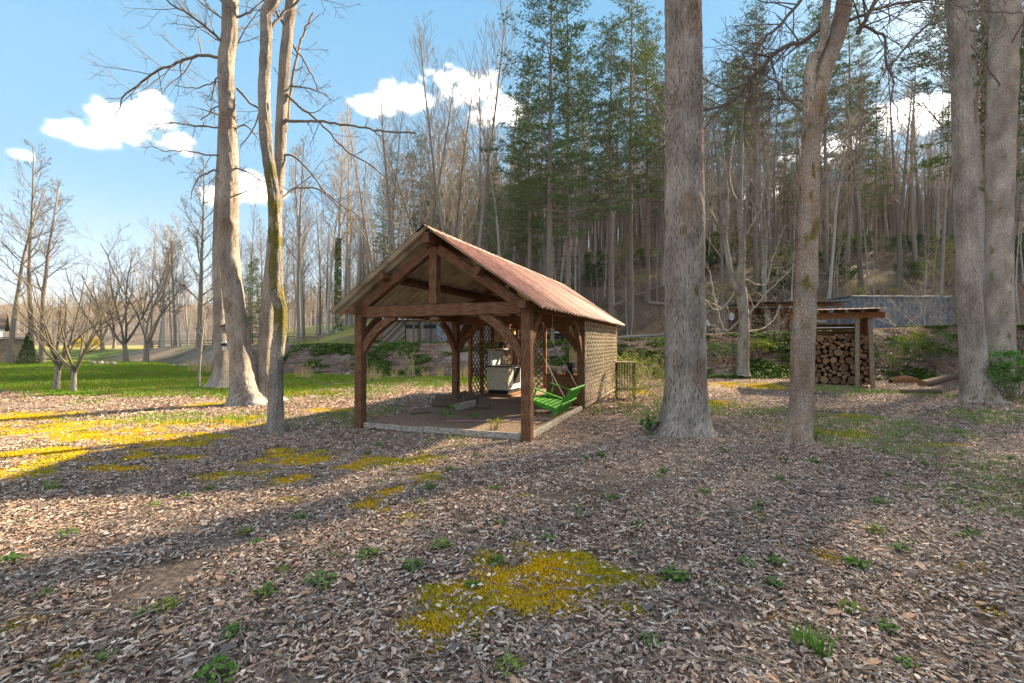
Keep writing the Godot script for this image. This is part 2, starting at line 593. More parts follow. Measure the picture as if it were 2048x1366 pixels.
func ground_color(x: float, d: float) -> Color:
	var n1 := fn2.get_noise_2d(x * 2.2, d * 2.2)
	var n2 := fn2.get_noise_2d(x * 7.0 + 31.0, d * 7.0)
	var litter := Vector3(0.19, 0.125, 0.09).lerp(Vector3(0.34, 0.26, 0.21), clampf(0.4 + n1 + n2 * 0.5, 0, 1))
	var c := litter
	var lw := lawn(x, d)
	var gr := Vector3(0.11, 0.19, 0.025).lerp(Vector3(0.28, 0.26, 0.04), clampf(0.45 + n1 * 1.3, 0, 1))
	c = c.lerp(gr, lw)
	var bd := pl(x, BANK_D)
	var s := d - bd
	if s > -0.5:
		var bank := Vector3(0.28, 0.21, 0.165).lerp(Vector3(0.38, 0.31, 0.25), clampf(0.5 + n2 + n1, 0, 1))
		var ivy := ss(0.02, 0.35, n1 + 0.6 * fn.get_noise_2d(x * 1.6, d * 1.6 + 5.0) - 0.12 + 0.28 * ss(-11.0, -8.0, x) * ss(-5.5, -7.0, x))
		bank = bank.lerp(Vector3(0.07, 0.105, 0.03), ivy * 0.8)
		var mow := ss(3.6, 4.8, s) * (1.0 - ss(9.0, 13.0, s + n1 * 3.0))
		bank = bank.lerp(Vector3(0.38, 0.34, 0.05), mow * ss(2.5, 6.0, x) * 0.85)
		c = c.lerp(bank, ss(-0.5, 0.6, s) * (1.0 - ss(0.5, -3.0, x + 0.84 * d)))
		# mown slope at the left of the barn
		var slope := ss(6.0, 8.0, s) * ss(-60.0, -40.0, x) * (1.0 - ss(-11.5, -10.0, x)) * ss(66.0, 54.0, d)
		c = c.lerp(Vector3(0.22, 0.24, 0.045).lerp(Vector3(0.27, 0.19, 0.12), clampf(n1 * 2.2 + 0.25, 0, 1)), slope)
		var up := d - pl(x, TOE)
		var wood := Vector3(0.16, 0.105, 0.075).lerp(Vector3(0.24, 0.165, 0.12), clampf(0.5 + n1 + n2, 0, 1))
		c = c.lerp(wood, ss(-4.0, 3.0, up))
		# pale trodden track up the bank
		var tx := 2.35 + 0.35 * sin(d * 0.9) - (d - 24.0) * 0.03
		c = c.lerp(Vector3(0.40, 0.37, 0.35), ss(0.42, 0.2, absf(x - tx) + n2 * 0.15) * ss(-1.0, 0.5, s) * (1.0 - ss(6.0, 8.0, s)))
	if x < -26.0 and d > 48.0:
		var field := Vector3(0.10, 0.17, 0.03).lerp(Vector3(0.33, 0.29, 0.10), ss(58.0, 84.0, d + n1 * 8.0))
		c = c.lerp(field, ss(-26.0, -36.0, x) * ss(48.0, 56.0, d) * (1.0 - ss(150.0, 175.0, d)))
		c = c.lerp(Vector3(0.17, 0.13, 0.115), ss(160.0, 185.0, d))
	var ms := moss(x, d)
	c = c.lerp(Vector3(0.42, 0.26, 0.03), ms * 0.9)
	return Color(c.x, c.y, c.z)

func make_ground() -> void:
	var xs := graded(-520.0, 520.0, -18.0, 20.0, 0.16, 1.07)
	var ds := graded(-60.0, 620.0, 1.2, 30.0, 0.16, 1.06)
	var mb := MB.new()
	var nx := xs.size()
	for d in ds:
		for x in xs:
			var y := H(x, d)
			if in_pavilion(x, d, 0.1): y = minf(y, 0.02)
			mb.v.push_back(Vector3(x, y, -d))
			mb.uv.push_back(Vector2(x, d))
			mb.c.push_back(ground_color(x, d))
	var nd := ds.size()
	mb.n.resize(mb.v.size())
	for j in nd:
		for k in nx:
			var a := mb.v[j * nx + maxi(k - 1, 0)]
			var b := mb.v[j * nx + mini(k + 1, nx - 1)]
			var e := mb.v[maxi(j - 1, 0) * nx + k]
			var f := mb.v[mini(j + 1, nd - 1) * nx + k]
			mb.n[j * nx + k] = (b - a).cross(f - e).normalized()
	for j in nd - 1:
		for k in nx - 1:
			var a := j * nx + k
			mb.quad(a, a + 1, a + nx + 1, a + nx)
	struct("ground", mb.mesh(M.ground))
	# bare earth floor under the pavilion roof
	var fl := MB.new()
	for j in 61:
		for k in 31:
			var u := -0.05 + 3.45 * k / 30.0
			var w := -0.05 + 8.2 * j / 60.0
			var p := PAV + Vector3(0.927 * u + 0.375 * w, 0, 0.375 * u - 0.927 * w)
			p.y = 0.055 + fn2.get_noise_2d(p.x * 8.0, p.z * 8.0) * 0.02
			var nz := fn2.get_noise_2d(p.x * 3.0, p.z * 3.0)
			fl.vert(p, Vector3.UP, Vector2(u, w), Color(1.0 + nz * 0.5, 1.0 + nz * 0.5, 1.0 + nz * 0.45))
	for j in 60:
		for k in 30:
			var a := j * 31 + k
			fl.quad(a, a + 1, a + 32, a + 31)
	struct("dirt_floor", fl.mesh(M.soil))
	# water in the creek
	var wt := MB.new()
	var prev := -1
	for k in 60:
		var x := -60.0 + k
		var d := pl(x, BANK_D) - 0.9
		var y := H(x, d) + 0.10
		var nrm := Vector2(-(pl(x + 0.5, BANK_D) - pl(x - 0.5, BANK_D)), 1.0).normalized() * 0.75
		var a := wt.vert(Vector3(x - nrm.x, y, -(d - nrm.y)), Vector3.UP, Vector2(x, 0), Color.WHITE)
		wt.vert(Vector3(x + nrm.x, y, -(d + nrm.y)), Vector3.UP, Vector2(x, 1), Color.WHITE)
		if prev >= 0: wt.quad(prev, a, a + 1, prev + 1)
		prev = a
	struct("creek_water", wt.mesh(M.water))
	# pale path across the lawn at the far left
	var pm := MB.new()
	prev = -1
	for k in 40:
		var x := -60.0 + k
		var d := 28.5 - 0.02 * k
		var a := pm.vert(Vector3(x, H(x, d - 0.35) + 0.03, -(d - 0.35)), Vector3.UP, Vector2(x, 0), Color(0.42, 0.40, 0.35))
		pm.vert(Vector3(x, H(x, d + 0.35) + 0.03, -(d + 0.35)), Vector3.UP, Vector2(x, 0.7), Color(0.42, 0.40, 0.35))
		if prev >= 0: pm.quad(prev, a, a + 1, prev + 1)
		prev = a
	struct("path", pm.mesh(M.ground))

func leaf_shape(mb: MB, o: Vector3, yaw: float, tilt: Vector2, ln: float, wd: float, curl: float, col: Color, lobes: bool) -> void:
	var bs := Basis.from_euler(Vector3(tilt.x, yaw, tilt.y))
	var pts := []
	var outline: Array = [[-1.0, 0.0], [-0.5, 0.62], [0.1, 0.5], [0.45, 0.8], [1.0, 0.0], [0.45, -0.8], [0.1, -0.5], [-0.5, -0.62]] if lobes else [[-1.0, 0.0], [-0.45, 0.8], [0.25, 0.85], [1.0, 0.0], [0.25, -0.85], [-0.45, -0.8]]
	for q in outline:
		pts.append(Vector3(q[0] * ln, curl * (q[0] * q[0] * 0.6 + q[1] * q[1]) * ln, q[1] * wd))
	var nn := bs * Vector3.UP
	var c0 := mb.vert(o, nn, Vector2.ZERO, col)
	var first := mb.v.size()
	for p in pts:
		var sl := Vector3(-2.0 * curl * p.x * 0.6 / ln, 1.0, -2.0 * curl * p.z * ln / (wd * wd)).normalized()
		mb.vert(o + bs * p, bs * sl, Vector2.ZERO, col)
	for k in pts.size():
		mb.tri(c0, first + k, first + (k + 1) % pts.size())

# a dead leaf: ragged outline, folded along its rib and crumpled, so each facet catches light by itself
func dry_leaf(mb: MB, o: Vector3, ln: float, wd: float, col: Color, r: RandomNumberGenerator) -> void:
	var bs := Basis.from_euler(Vector3(r.randfn() * 0.2, r.randf() * TAU, r.randfn() * 0.2))
	var n := 7 + r.randi() % 3
	var fold := r.randf_range(-0.35, 0.45)
	var bow := r.randf_range(-0.35, 0.45)
	var pts := []
	for k in n:
		var a := TAU * k / n
		var q := (0.72 + 0.28 * absf(cos(a))) * r.randf_range(0.6, 1.2)
		var x := cos(a) * q
		var z := sin(a) * q
		pts.append(o + bs * Vector3(x * ln, (absf(z) * fold + x * x * bow * 0.5 + r.randfn() * 0.13) * ln * 0.6, z * wd))
	for k in n:
		var p: Vector3 = pts[k]
		var q: Vector3 = pts[(k + 1) % n]
		var nn := (q - o).cross(p - o).normalized()
		if nn.dot(bs.y) < 0.0: nn = -nn
		var i0 := mb.vert(o, nn, Vector2.ZERO, col)
		mb.vert(q, nn, Vector2.ZERO, col)
		mb.vert(p, nn, Vector2.ZERO, col)
		if (q - o).cross(p - o).dot(nn) > 0.0: mb.tri(i0, i0 + 1, i0 + 2)
		else: mb.tri(i0, i0 + 2, i0 + 1)

func leaf_patch(r: RandomNumberGenerator, count: int, rad: float, size: float) -> ArrayMesh:
	var pal := [Vector3(0.382, 0.284, 0.239), Vector3(0.482, 0.384, 0.334), Vector3(0.255, 0.169, 0.136), Vector3(0.543, 0.453, 0.404), Vector3(0.420, 0.256, 0.174), Vector3(0.161, 0.108, 0.091), Vector3(0.623, 0.532, 0.475), Vector3(0.406, 0.329, 0.300), Vector3(0.304, 0.214, 0.177), Vector3(0.475, 0.344, 0.262), Vector3(0.132, 0.082, 0.066)]
	var mb := MB.new()
	for k in count:
		var a := r.randf() * TAU
		var q := sqrt(r.randf()) * rad
		var ln := size * r.randf_range(0.5, 1.1) * (1.7 if r.randf() < 0.12 else 1.0)
		var p: Vector3 = pal[r.randi() % pal.size()] * Vector3(1.05, 1.0, 0.94) * (r.randf_range(0.25, 0.6) if r.randf() < 0.28 else r.randf_range(0.7, 1.25))
		var slim := r.randf() < 0.38
		if slim:
			dry_leaf(mb, Vector3(cos(a) * q, r.randf_range(0.006, 0.045), sin(a) * q), ln * r.randf_range(1.0, 1.7), ln * r.randf_range(0.10, 0.28), Color(p.x, p.y, p.z), r)
		else:
			dry_leaf(mb, Vector3(cos(a) * q, r.randf_range(0.002, 0.035), sin(a) * q), ln, ln * r.randf_range(0.4, 0.8), Color(p.x, p.y, p.z), r)
	return mb.mesh(M.leaf_dry)

func make_litter() -> void:
	var r := RandomNumberGenerator.new()
	r.seed = 77
	var near_xf := []
	var mid_xf := []
	for k in 6:
		near_xf.append([])
		mid_xf.append([])
	# near: small patches, close together
	var d := 1.5
	while d < 10.0:
		var st := 0.10 + 0.006 * d
		var x := -1.3 * d - 1.5
		while x < 1.3 * d + 1.5:
			var px := x + r.randf_range(-0.5, 0.5) * st
			var pd := d + r.randf_range(-0.5, 0.5) * st
			var keep := pow(1.0 - maxf(moss(px, pd), moss(px + 0.07, pd)), 2.0) + 0.03
			keep *= 1.0 - 0.9 * lawn(px, pd)
			keep *= 0.80 + 0.6 * fn2.get_noise_2d(px * 3.0 + 9.0, pd * 3.0)
			if r.randf() < keep and not in_pavilion(px, pd, -0.05):
				var b := Basis(Vector3.UP, r.randf() * TAU).scaled(Vector3.ONE * r.randf_range(0.8, 1.2))
				near_xf[r.randi() % 6].append(Transform3D(b, on(px, pd, 0.0)))
			x += st
		d += st
	while d < 24.0:
		var st := 0.2 + 0.004 * d
		var x := -1.25 * d - 1.0
		while x < 1.25 * d + 1.0:
			var px := x + r.randf_range(-0.5, 0.5) * st
			var pd := d + r.randf_range(-0.5, 0.5) * st
			var keep := pow(1.0 - maxf(moss(px, pd), moss(px + 0.15, pd)), 2.0) + 0.02
			keep *= 1.0 - 0.96 * lawn(px, pd)
			keep *= 0.7 + 0.8 * fn2.get_noise_2d(px * 2.0 + 9.0, pd * 2.0)
			if r.randf() < keep and not in_pavilion(px, pd, 0.05):
				var b := Basis(Vector3.UP, r.randf() * TAU).scaled(Vector3.ONE * r.randf_range(0.8, 1.25))
				mid_xf[r.randi() % 6].append(Transform3D(b, on(px, pd, 0.0)))
			x += st
		d += st
	# leaves lying on the face of the bank and behind it
	for k in 17000:
		var x := r.randf_range(-22.0, 34.0)
		var pd := pl(x, BANK_D) + r.randf_range(-0.5, 7.0)
		if fn2.get_noise_2d(x * 2.0, pd * 2.0) < -0.3: continue
		var b := Basis(Vector3.UP, r.randf() * TAU).scaled(Vector3.ONE * r.randf_range(0.9, 1.4))
		mid_xf[r.randi() % 6].append(Transform3D(b, on(x, pd, 0.0)))
	var names := ["near the camera", "in the clearing"]
	for k in 6:
		stuff("leaf_litter", leaf_patch(r, 70, 0.14, 0.0218), near_xf[k], "brown and grey dead leaves carpeting the foreground", "leaf litter")
		stuff("leaf_litter", leaf_patch(r, 62, 0.27, 0.032), mid_xf[k], "brown and grey dead leaves scattered across the clearing and bank", "leaf litter")
	# dry twigs
	var tm := MB.new()
	var tp := PackedVector3Array()
	var tr := PackedFloat32Array()
	for k in 6:
		tp.push_back(Vector3(-0.25 + 0.1 * k, 0.012 + 0.012 * sin(k * 1.9), 0.02 * sin(k * 1.3)))
		tr.push_back(0.0045 - 0.0006 * k)
	tube(tm, tp, tr, 4, Color(0.20, 0.16, 0.13))
	tube(tm, PackedVector3Array([Vector3(0.0, 0.015, 0.0), Vector3(0.08, 0.03, 0.06), Vector3(0.17, 0.02, 0.10)]), PackedFloat32Array([0.003, 0.0024, 0.0012]), 3, Color(0.23, 0.19, 0.15))
	var xf := []
	for k in 700:
		var dd := 2.0 + 12.0 * pow(r.randf(), 1.4)
		var x := r.randf_range(-1.15, 1.15) * dd
		if in_pavilion(x, dd, 0.1): continue
		xf.append(Transform3D(Basis.from_euler(Vector3(0, r.randf() * TAU, r.randf_range(-0.06, 0.1))).scaled(Vector3.ONE * r.randf_range(0.4, 1.5)), on(x, dd, 0.02)))
	stuff("fallen_twigs", tm.mesh(M.twig), xf, "thin dry twigs strewn over the leaf litter", "twigs")

func moss_tuft(r: RandomNumberGenerator, hue: int) -> ArrayMesh:
	var mb := MB.new()
	for k in 46:
		var a := r.randf() * TAU
		var q := sqrt(r.randf()) * 0.055
		var o := Vector3(cos(a) * q, 0.0, sin(a) * q)
		var hh := r.randf_range(0.008, 0.022)
		var t := r.randf()
		var c := Color(0.55, 0.30, 0.008).lerp(Color(0.74, 0.44, 0.025), t)
		if hue == 1: c = Color(0.52, 0.33, 0.02).lerp(Color(0.66, 0.45, 0.05), t)
		if hue == 2: c = Color(0.30, 0.25, 0.02).lerp(Color(0.52, 0.40, 0.03), t)
		if r.randf() < 0.2: c = Color(0.34, 0.27, 0.02)
		var y := r.randf() * TAU
		var w := Vector3(cos(y), 0, sin(y)) * 0.0055
		var tip := o + Vector3(r.randf_range(-0.01, 0.01), hh, r.randf_range(-0.01, 0.01))
		mb.flat_tri(o - w, o + w, tip, c)
	return mb.mesh(M.leaf_green)

func grass_tuft(r: RandomNumberGenerator, blades: int, ht: float, c1: Color, c2: Color, spread := 0.06, wid := 0.005) -> ArrayMesh:
	var mb := MB.new()
	for k in blades:
		var a := r.randf() * TAU
		var q := sqrt(r.randf()) * spread
		var o := Vector3(cos(a) * q, -0.01, sin(a) * q)
		var hh := ht * r.randf_range(0.5, 1.1)
		var y := r.randf() * TAU
		var w := Vector3(cos(y), 0, sin(y)) * wid
		var lean := Vector3(cos(a + 0.5), 0, sin(a + 0.5)) * hh * r.randf_range(0.05, 0.5)
		var c := c1.lerp(c2, r.randf())
		var m := o + Vector3(0, hh * 0.6, 0) + lean * 0.35
		var t := o + Vector3(0, hh, 0) + lean
		mb.flat_quad(o - w, o + w, m + w * 0.7, m - w * 0.7, c)
		mb.flat_tri(m - w * 0.7, m + w * 0.7, t, c)
	return mb.mesh(M.leaf_green)

func make_moss_and_grass() -> void:
	var r := RandomNumberGenerator.new()
	r.seed = 31
	var lots := []
	for k in 3: lots.append([])
	for q in moss_spots:
		var area := PI * q.z * q.w * 1.8
		var st := 0.034 + 0.0045 * q.y
		var cnt := int(minf(area / (st * st), 9000.0))
		for k in cnt:
			var x := q.x + r.randf_range(-1.4, 1.4) * q.z
			var d := q.y + r.randf_range(-1.4, 1.4) * q.w
			if r.randf() < moss(x, d) and not in_pavilion(x, d, 0.05):
				var s := r.randf_range(0.75, 1.25) * (1.0 + 0.05 * d)
				var pick := clampi(int(1.5 + fn2.get_noise_2d(x * 6.0 + 300.0, d * 6.0) * 3.5 + r.randf_range(-0.7, 0.7)), 0, 2)
				lots[pick].append(Transform3D(Basis(Vector3.UP, r.randf() * TAU).scaled(Vector3(s, minf(s, 1.4) * 0.6, s)), on(x, d, 0.004)))
	var on_moss := []
	for q in moss_spots:
		if q.y > 9.5: continue
		for k in int(clampf(q.z * q.w * 60.0, 2.0, 60.0)):
			var x := q.x + r.randf_range(-1.2, 1.2) * q.z
			var d := q.y + r.randf_range(-1.2, 1.2) * q.w
			if moss(x, d) > 0.3: on_moss.append(Transform3D(Basis(Vector3.UP, r.randf() * TAU), on(x, d, 0.008)))
	stuff("leaf_litter", leaf_patch(r, 7, 0.13, 0.021), on_moss, "single dead leaves lying on the moss patches", "leaf litter")
	for k in 3:
		stuff("ground_moss", moss_tuft(r, k), lots[k], "golden yellow moss growing in low patches among the leaves", "moss")
	# lawn grass
	var gl := []
	for k in 3: gl.append([])
	for k in 60000:
		var d := 12.0 + 24.0 * pow(r.randf(), 1.3)
		var x := r.randf_range(-1.2 * d - 1.0, -1.0 + 0.12 * d)
		if r.randf() < lawn(x, d) * (0.75 + 0.5 * fn2.get_noise_2d(x, d)):
			var s := r.randf_range(0.7, 1.3) * (0.7 + 0.03 * d)
			gl[r.randi() % 3].append(Transform3D(Basis(Vector3.UP, r.randf() * TAU).scaled(Vector3(s, s, s)), on(x, d, 0.0)))
	var cs := [[Color(0.08, 0.20, 0.015), Color(0.14, 0.28, 0.02)], [Color(0.09, 0.17, 0.02), Color(0.19, 0.22, 0.03)], [Color(0.15, 0.17, 0.03), Color(0.26, 0.22, 0.05)]]
	for k in 3:
		stuff("lawn_grass", grass_tuft(r, 9, 0.075, cs[k][0], cs[k][1], 0.09, 0.007), gl[k], "short green spring grass of the lawn on the left", "grass")
	# thin grass coming through leaves on the right and at the foot of the bank
	var th := []
	for k in 16000:
		var d := r.randf_range(4.0, 20.0)
		var x := r.randf_range(-1.1, 1.15) * d
		if in_pavilion(x, d, 0.15): continue
		var nz := fn2.get_noise_2d(x * 1.4 + 200.0, d * 1.4)
		if nz + (0.26 if x > 2.5 and d < 17.0 else 0.0) > 0.26 + r.randf() * 0.35:
			th.append(Transform3D(Basis(Vector3.UP, r.randf() * TAU).scaled(Vector3.ONE * r.randf_range(0.6, 1.1) * (0.8 + 0.06 * d)), on(x, d, 0.0)))
	stuff("sparse_grass", grass_tuft(r, 10, 0.09, Color(0.12, 0.20, 0.04), Color(0.26, 0.30, 0.07), 0.09, 0.005), th, "sparse green grass blades poking through the dead leaves", "grass")
	# ivy and ground cover on the bank
	var iv := MB.new()
	for k in 130:
		var a := r.randf() * TAU
		var q := sqrt(r.randf()) * 0.3
		var ln := r.randf_range(0.03, 0.055)
		var t := r.randf()
		leaf_shape(iv, Vector3(cos(a) * q, r.randf_range(0.02, 0.10), sin(a) * q), r.randf() * TAU, Vector2(r.randf_range(-0.6, 0.6), r.randf_range(-0.6, 0.6)), ln, ln * 0.8, 0.2, Color(0.05, 0.10, 0.02).lerp(Color(0.12, 0.17, 0.04), t), false)
	var ix := []
	for k in 9000:
		var x := r.randf_range(-16.0, 26.0)
		var s := r.randf_range(0.0, 5.0)
		var d := pl(x, BANK_D) + s
		var n1 := fn2.get_noise_2d(x * 2.2, d * 2.2)
		if n1 + 0.6 * fn.get_noise_2d(x * 1.6, d * 1.6 + 5.0) - 0.12 + 0.28 * ss(-11.0, -8.0, x) * ss(-5.5, -7.0, x) > 0.08:
			ix.append(Transform3D(Basis(Vector3.UP, r.randf() * TAU).scaled(Vector3.ONE * r.randf_range(0.7, 1.2)), on(x, d, 0.0)))
	stuff("bank_ivy", iv.mesh(M.leaf_green), ix, "dark green ground cover creeping over the creek bank", "ground cover")

# ---------------------------------------------------------------- trees
func catmull(pts: Array, rad: Array, step: float) -> Array:
	var op := PackedVector3Array()
	var orr := PackedFloat32Array()
	for k in pts.size() - 1:
		var a: Vector3 = pts[maxi(k - 1, 0)]
		var b: Vector3 = pts[k]
		var c: Vector3 = pts[k + 1]
		var e: Vector3 = pts[mini(k + 2, pts.size() - 1)]
		var cnt := maxi(1, int(ceil(b.distance_to(c) / step)))
		for q in cnt:
			var t := float(q) / cnt
			op.push_back(b.cubic_interpolate(c, a, e, t))
			orr.push_back(lerpf(rad[k], rad[k + 1], t))
	op.push_back(pts[-1])
	orr.push_back(rad[-1])
	return [op, orr]

# a close-up trunk: furrowed surface, root flare, moss and lichen in patches
func bole(mb: MB, pts: Array, rad: Array, sides: int, step: float, base_y: float, amp: float, flare: float, sd: int, col: Vector3, moss_amt := 0.0, moss_lo := 0.0, moss_hi := 99.0, rust := 0.0, lichen := 0.25, scars := []) -> void:
	var res := catmull(pts, rad, step)
	var p: PackedVector3Array = res[0]
	var rr: PackedFloat32Array = res[1]
	var f := FastNoiseLite.new()
	f.seed = sd
	f.frequency = 1.0
	f.fractal_octaves = 3
	var cnt := p.size()
	var first := mb.v.size()
	var x := Vector3.RIGHT
	var run := 0.0
	var rings := []
	var ur := maxf(1.0, round(rad[mini(2, rad.size() - 1)] * TAU * 2.6)) / 2.6
	for k in cnt:
		var t := (p[mini(k + 1, cnt - 1)] - p[maxi(k - 1, 0)]).normalized()
		x = (x - t * x.dot(t)).normalized()
		var z := x.cross(t)
		if k > 0: run += p[k].distance_to(p[k - 1])
		var hgt := p[k].y - base_y
		var fl := flare * exp(-maxf(hgt, -0.1) / 0.28)
		for s in sides + 1:
			var a := TAU * (s % sides) / sides
			var ca := cos(a)
			var sa := sin(a)
			var nz := f.get_noise_3d(ca * 9.0, hgt * 1.1, sa * 9.0)
			var big := f.get_noise_3d(ca * 1.3 + 9.0, hgt * 0.9, sa * 1.3)
			var toes := 0.55 + 0.45 * sin(a * 5.0 + sd) + 0.3 * sin(a * 3.0 + 1.7 * sd)
			var r := rr[k] * (1.0 + big * 0.09 + fl * toes * 0.55 + fl * 0.35) + (1.0 - absf(nz) * 2.4) * amp
			if fl > 0.08: r += f.get_noise_3d(ca * 4.0, hgt * 5.0, sa * 4.0) * fl * 0.14
			var scar := 0.0
			for sc in scars:
				var da := absf(angle_difference(a, sc[0])) * rr[k]
				var dist: float = Vector2(da, (hgt - sc[1]) * 0.55).length() / sc[2]
				if dist < 1.6:
					r += sc[2] * (0.10 * exp(-pow((dist - 0.75) / 0.22, 2.0)) - 0.07 * exp(-pow(dist / 0.5, 2.0)))
					scar = maxf(scar, ss(1.05, 0.5, dist + nz * 0.5))
			var nn := x * ca + z * sa
			var q := p[k] + nn * r
			var c := col * (0.86 + 0.5 * f.get_noise_3d(q.x * 2.0, q.y * 1.1, q.z * 2.0))
			var li := ss(0.16, 0.42, f.get_noise_3d(q.x * 5.0 + 40.0, q.y * 3.0, q.z * 5.0)) * lichen
			c = c.lerp(Vector3(0.44, 0.42, 0.38), li)
			if moss_amt > 0.0:
				var mm := ss(0.02, 0.3, f.get_noise_3d(q.x * 4.0, q.y * 1.8 + 70.0, q.z * 4.0) - 0.45 + moss_amt) * ss(moss_lo - 0.25, moss_lo + 0.25, hgt) * ss(moss_hi + 0.4, moss_hi - 0.4, hgt)
				c = c.lerp(Vector3(0.20, 0.165, 0.022), mm * 0.9)
			if scar > 0.0: c = c.lerp(Vector3(0.34, 0.19, 0.11), scar * 0.5)
			if rust > 0.0:
				var ru := ss(0.12, 0.4, f.get_noise_3d(q.x * 2.4 + 9.0, q.y * 0.9, q.z * 2.4 + 9.0)) * rust
				c = c.lerp(Vector3(0.32, 0.17, 0.09), ru)
			mb.vert(q, nn, Vector2(ur * s / sides, run), Color(c.x, c.y, c.z))
	for k in cnt - 1:
		for s in sides:
			var a := first + k * (sides + 1) + s
			mb.quad(a + 1, a, a + sides + 1, a + sides + 2)
	# normals from the displaced surface
	for k in cnt:
		for s in sides + 1:
			var s0 := (s + sides - 1) % sides
			var s1 := (s + 1) % sides
			var dv := mb.v[first + mini(k + 1, cnt - 1) * (sides + 1) + s] - mb.v[first + maxi(k - 1, 0) * (sides + 1) + s]
			var du := mb.v[first + k * (sides + 1) + s1] - mb.v[first + k * (sides + 1) + s0]
			mb.n[first + k * (sides + 1) + s] = dv.cross(du).normalized()

func limb(mb: MB, p0: Vector3, dir: Vector3, ln: float, r0: float, lvl: int, q: Dictionary, r: RandomNumberGenerator) -> void:
	var nseg := clampi(int(ln / q.seg), 3, 9)
	var pts := PackedVector3Array()
	var rad := PackedFloat32Array()
	var d := dir.normalized()
	var p := p0
	var wob: float = q.wob
	var r1: float = maxf(q.tip, r0 * 0.28)
	for k in nseg + 1:
		pts.push_back(p)
		rad.push_back(lerpf(r0, r1, float(k) / nseg))
		d = (d + Vector3(r.randf_range(-wob, wob), r.randf_range(-wob, wob) + q.up[lvl], r.randf_range(-wob, wob))).normalized()
		p += d * ln / nseg
	var sides := 6 if r0 > 0.06 else (4 if r0 > 0.02 else 3)
	tube(mb, pts, rad, sides, q.col, q.col2)
	if lvl + 1 >= q.kids.size() + 1 or lvl >= q.kids.size(): return
	var kids: int = q.kids[lvl]
	kids = maxi(2, int(kids * r.randf_range(0.75, 1.25)))
	var az := r.randf() * TAU
	for k in kids:
		var t: float = lerpf(q.start, 1.0, (k + r.randf()) / kids)
		var fi := t * nseg
		var a := mini(int(fi), nseg - 1)
		var pos := pts[a].lerp(pts[a + 1], fi - a)
		var tan := (pts[a + 1] - pts[a]).normalized()
		az += 2.4 + r.randf_range(-0.5, 0.5)
		var side := tan.cross(Vector3.UP if absf(tan.y) < 0.9 else Vector3.RIGHT).normalized().rotated(tan, az)
		var ang: float = q.ang * r.randf_range(0.7, 1.3)
		var cd := (tan * cos(ang) + side * sin(ang)).normalized()
		var cl: float = ln * q.ratio * (1.15 - 0.7 * t) * r.randf_range(0.7, 1.25)
		limb(mb, pos, cd, cl, maxf(q.tip, lerpf(r0, r1, t) * 0.6), lvl + 1, q, r)

# whole bare tree at the origin: trunk, then a crown of limbs from "low" upward
func bare_tree(sd: int, ht: float, r0: float, low: float, limbs: int, q: Dictionary, lean := 0.02, spread := 0.55, fork := 0) -> Array:
	var r := RandomNumberGenerator.new()
	r.seed = sd
	var tk := MB.new()
	var cr := MB.new()
	var stems := 1 + fork
	for st in stems:
		var pts := PackedVector3Array()
		var rad := PackedFloat32Array()
		var p := Vector3(0, -0.3, 0)
		var d := Vector3(r.randf_range(-lean, lean), 1, r.randf_range(-lean, lean)).normalized()
		if fork > 0:
			var fa := TAU * st / stems + r.randf() * 1.2
			d = (d + Vector3(cos(fa), 0, sin(fa)) * r.randf_range(0.10, 0.32)).normalized()
			p += Vector3(cos(fa), 0, sin(fa)) * r0 * 0.8
		var n := 14
		var hh := ht * (1.0 if st == 0 else r.randf_range(0.75, 0.98))
		var rb := r0 * (1.0 if st == 0 else r.randf_range(0.6, 0.9))
		for k in n + 1:
			pts.push_back(p)
			var t := float(k) / n
			var rr := rb * (1.0 - t * 0.86)
			if k == 0: rr *= 1.5
			if k == 1: rr *= 1.06
			rad.push_back(maxf(rr, q.tip))
			p += d * (hh + 0.3) / n
			d = (d + Vector3(r.randf_range(-1, 1), 0.04 if fork > 0 else 0.0, r.randf_range(-1, 1)) * lean * 1.6).normalized()
		tube(tk, pts, rad, 10 if r0 > 0.12 else 7, q.trunk)
		var az := r.randf() * TAU
		var cnt := int(limbs / (1.0 + 0.55 * fork))
		for k in cnt:
			var t: float = lerpf(low, 0.985, pow((k + r.randf()) / cnt, 0.85))
			var fi := t * n
			var a := mini(int(fi), n - 1)
			var pos := pts[a].lerp(pts[a + 1], fi - a)
			var rr := lerpf(rad[a], rad[a + 1], fi - a)
			az += 2.4 + r.randf_range(-0.6, 0.6)
			var rise: float = q.rise * lerpf(0.7, 1.5, t)
			var dir := Vector3(cos(az), rise, sin(az)).normalized()
			var ln := hh * spread * (1.12 - t) * r.randf_range(0.55, 1.2) * (0.55 + 0.45 * ss(low - 0.02, low + 0.25, t))
			limb(cr, pos, dir, maxf(ln, ht * 0.03), maxf(rr * r.randf_range(0.28, 0.5), q.tip * 1.6), 0, q, r)
	return [tk, cr]

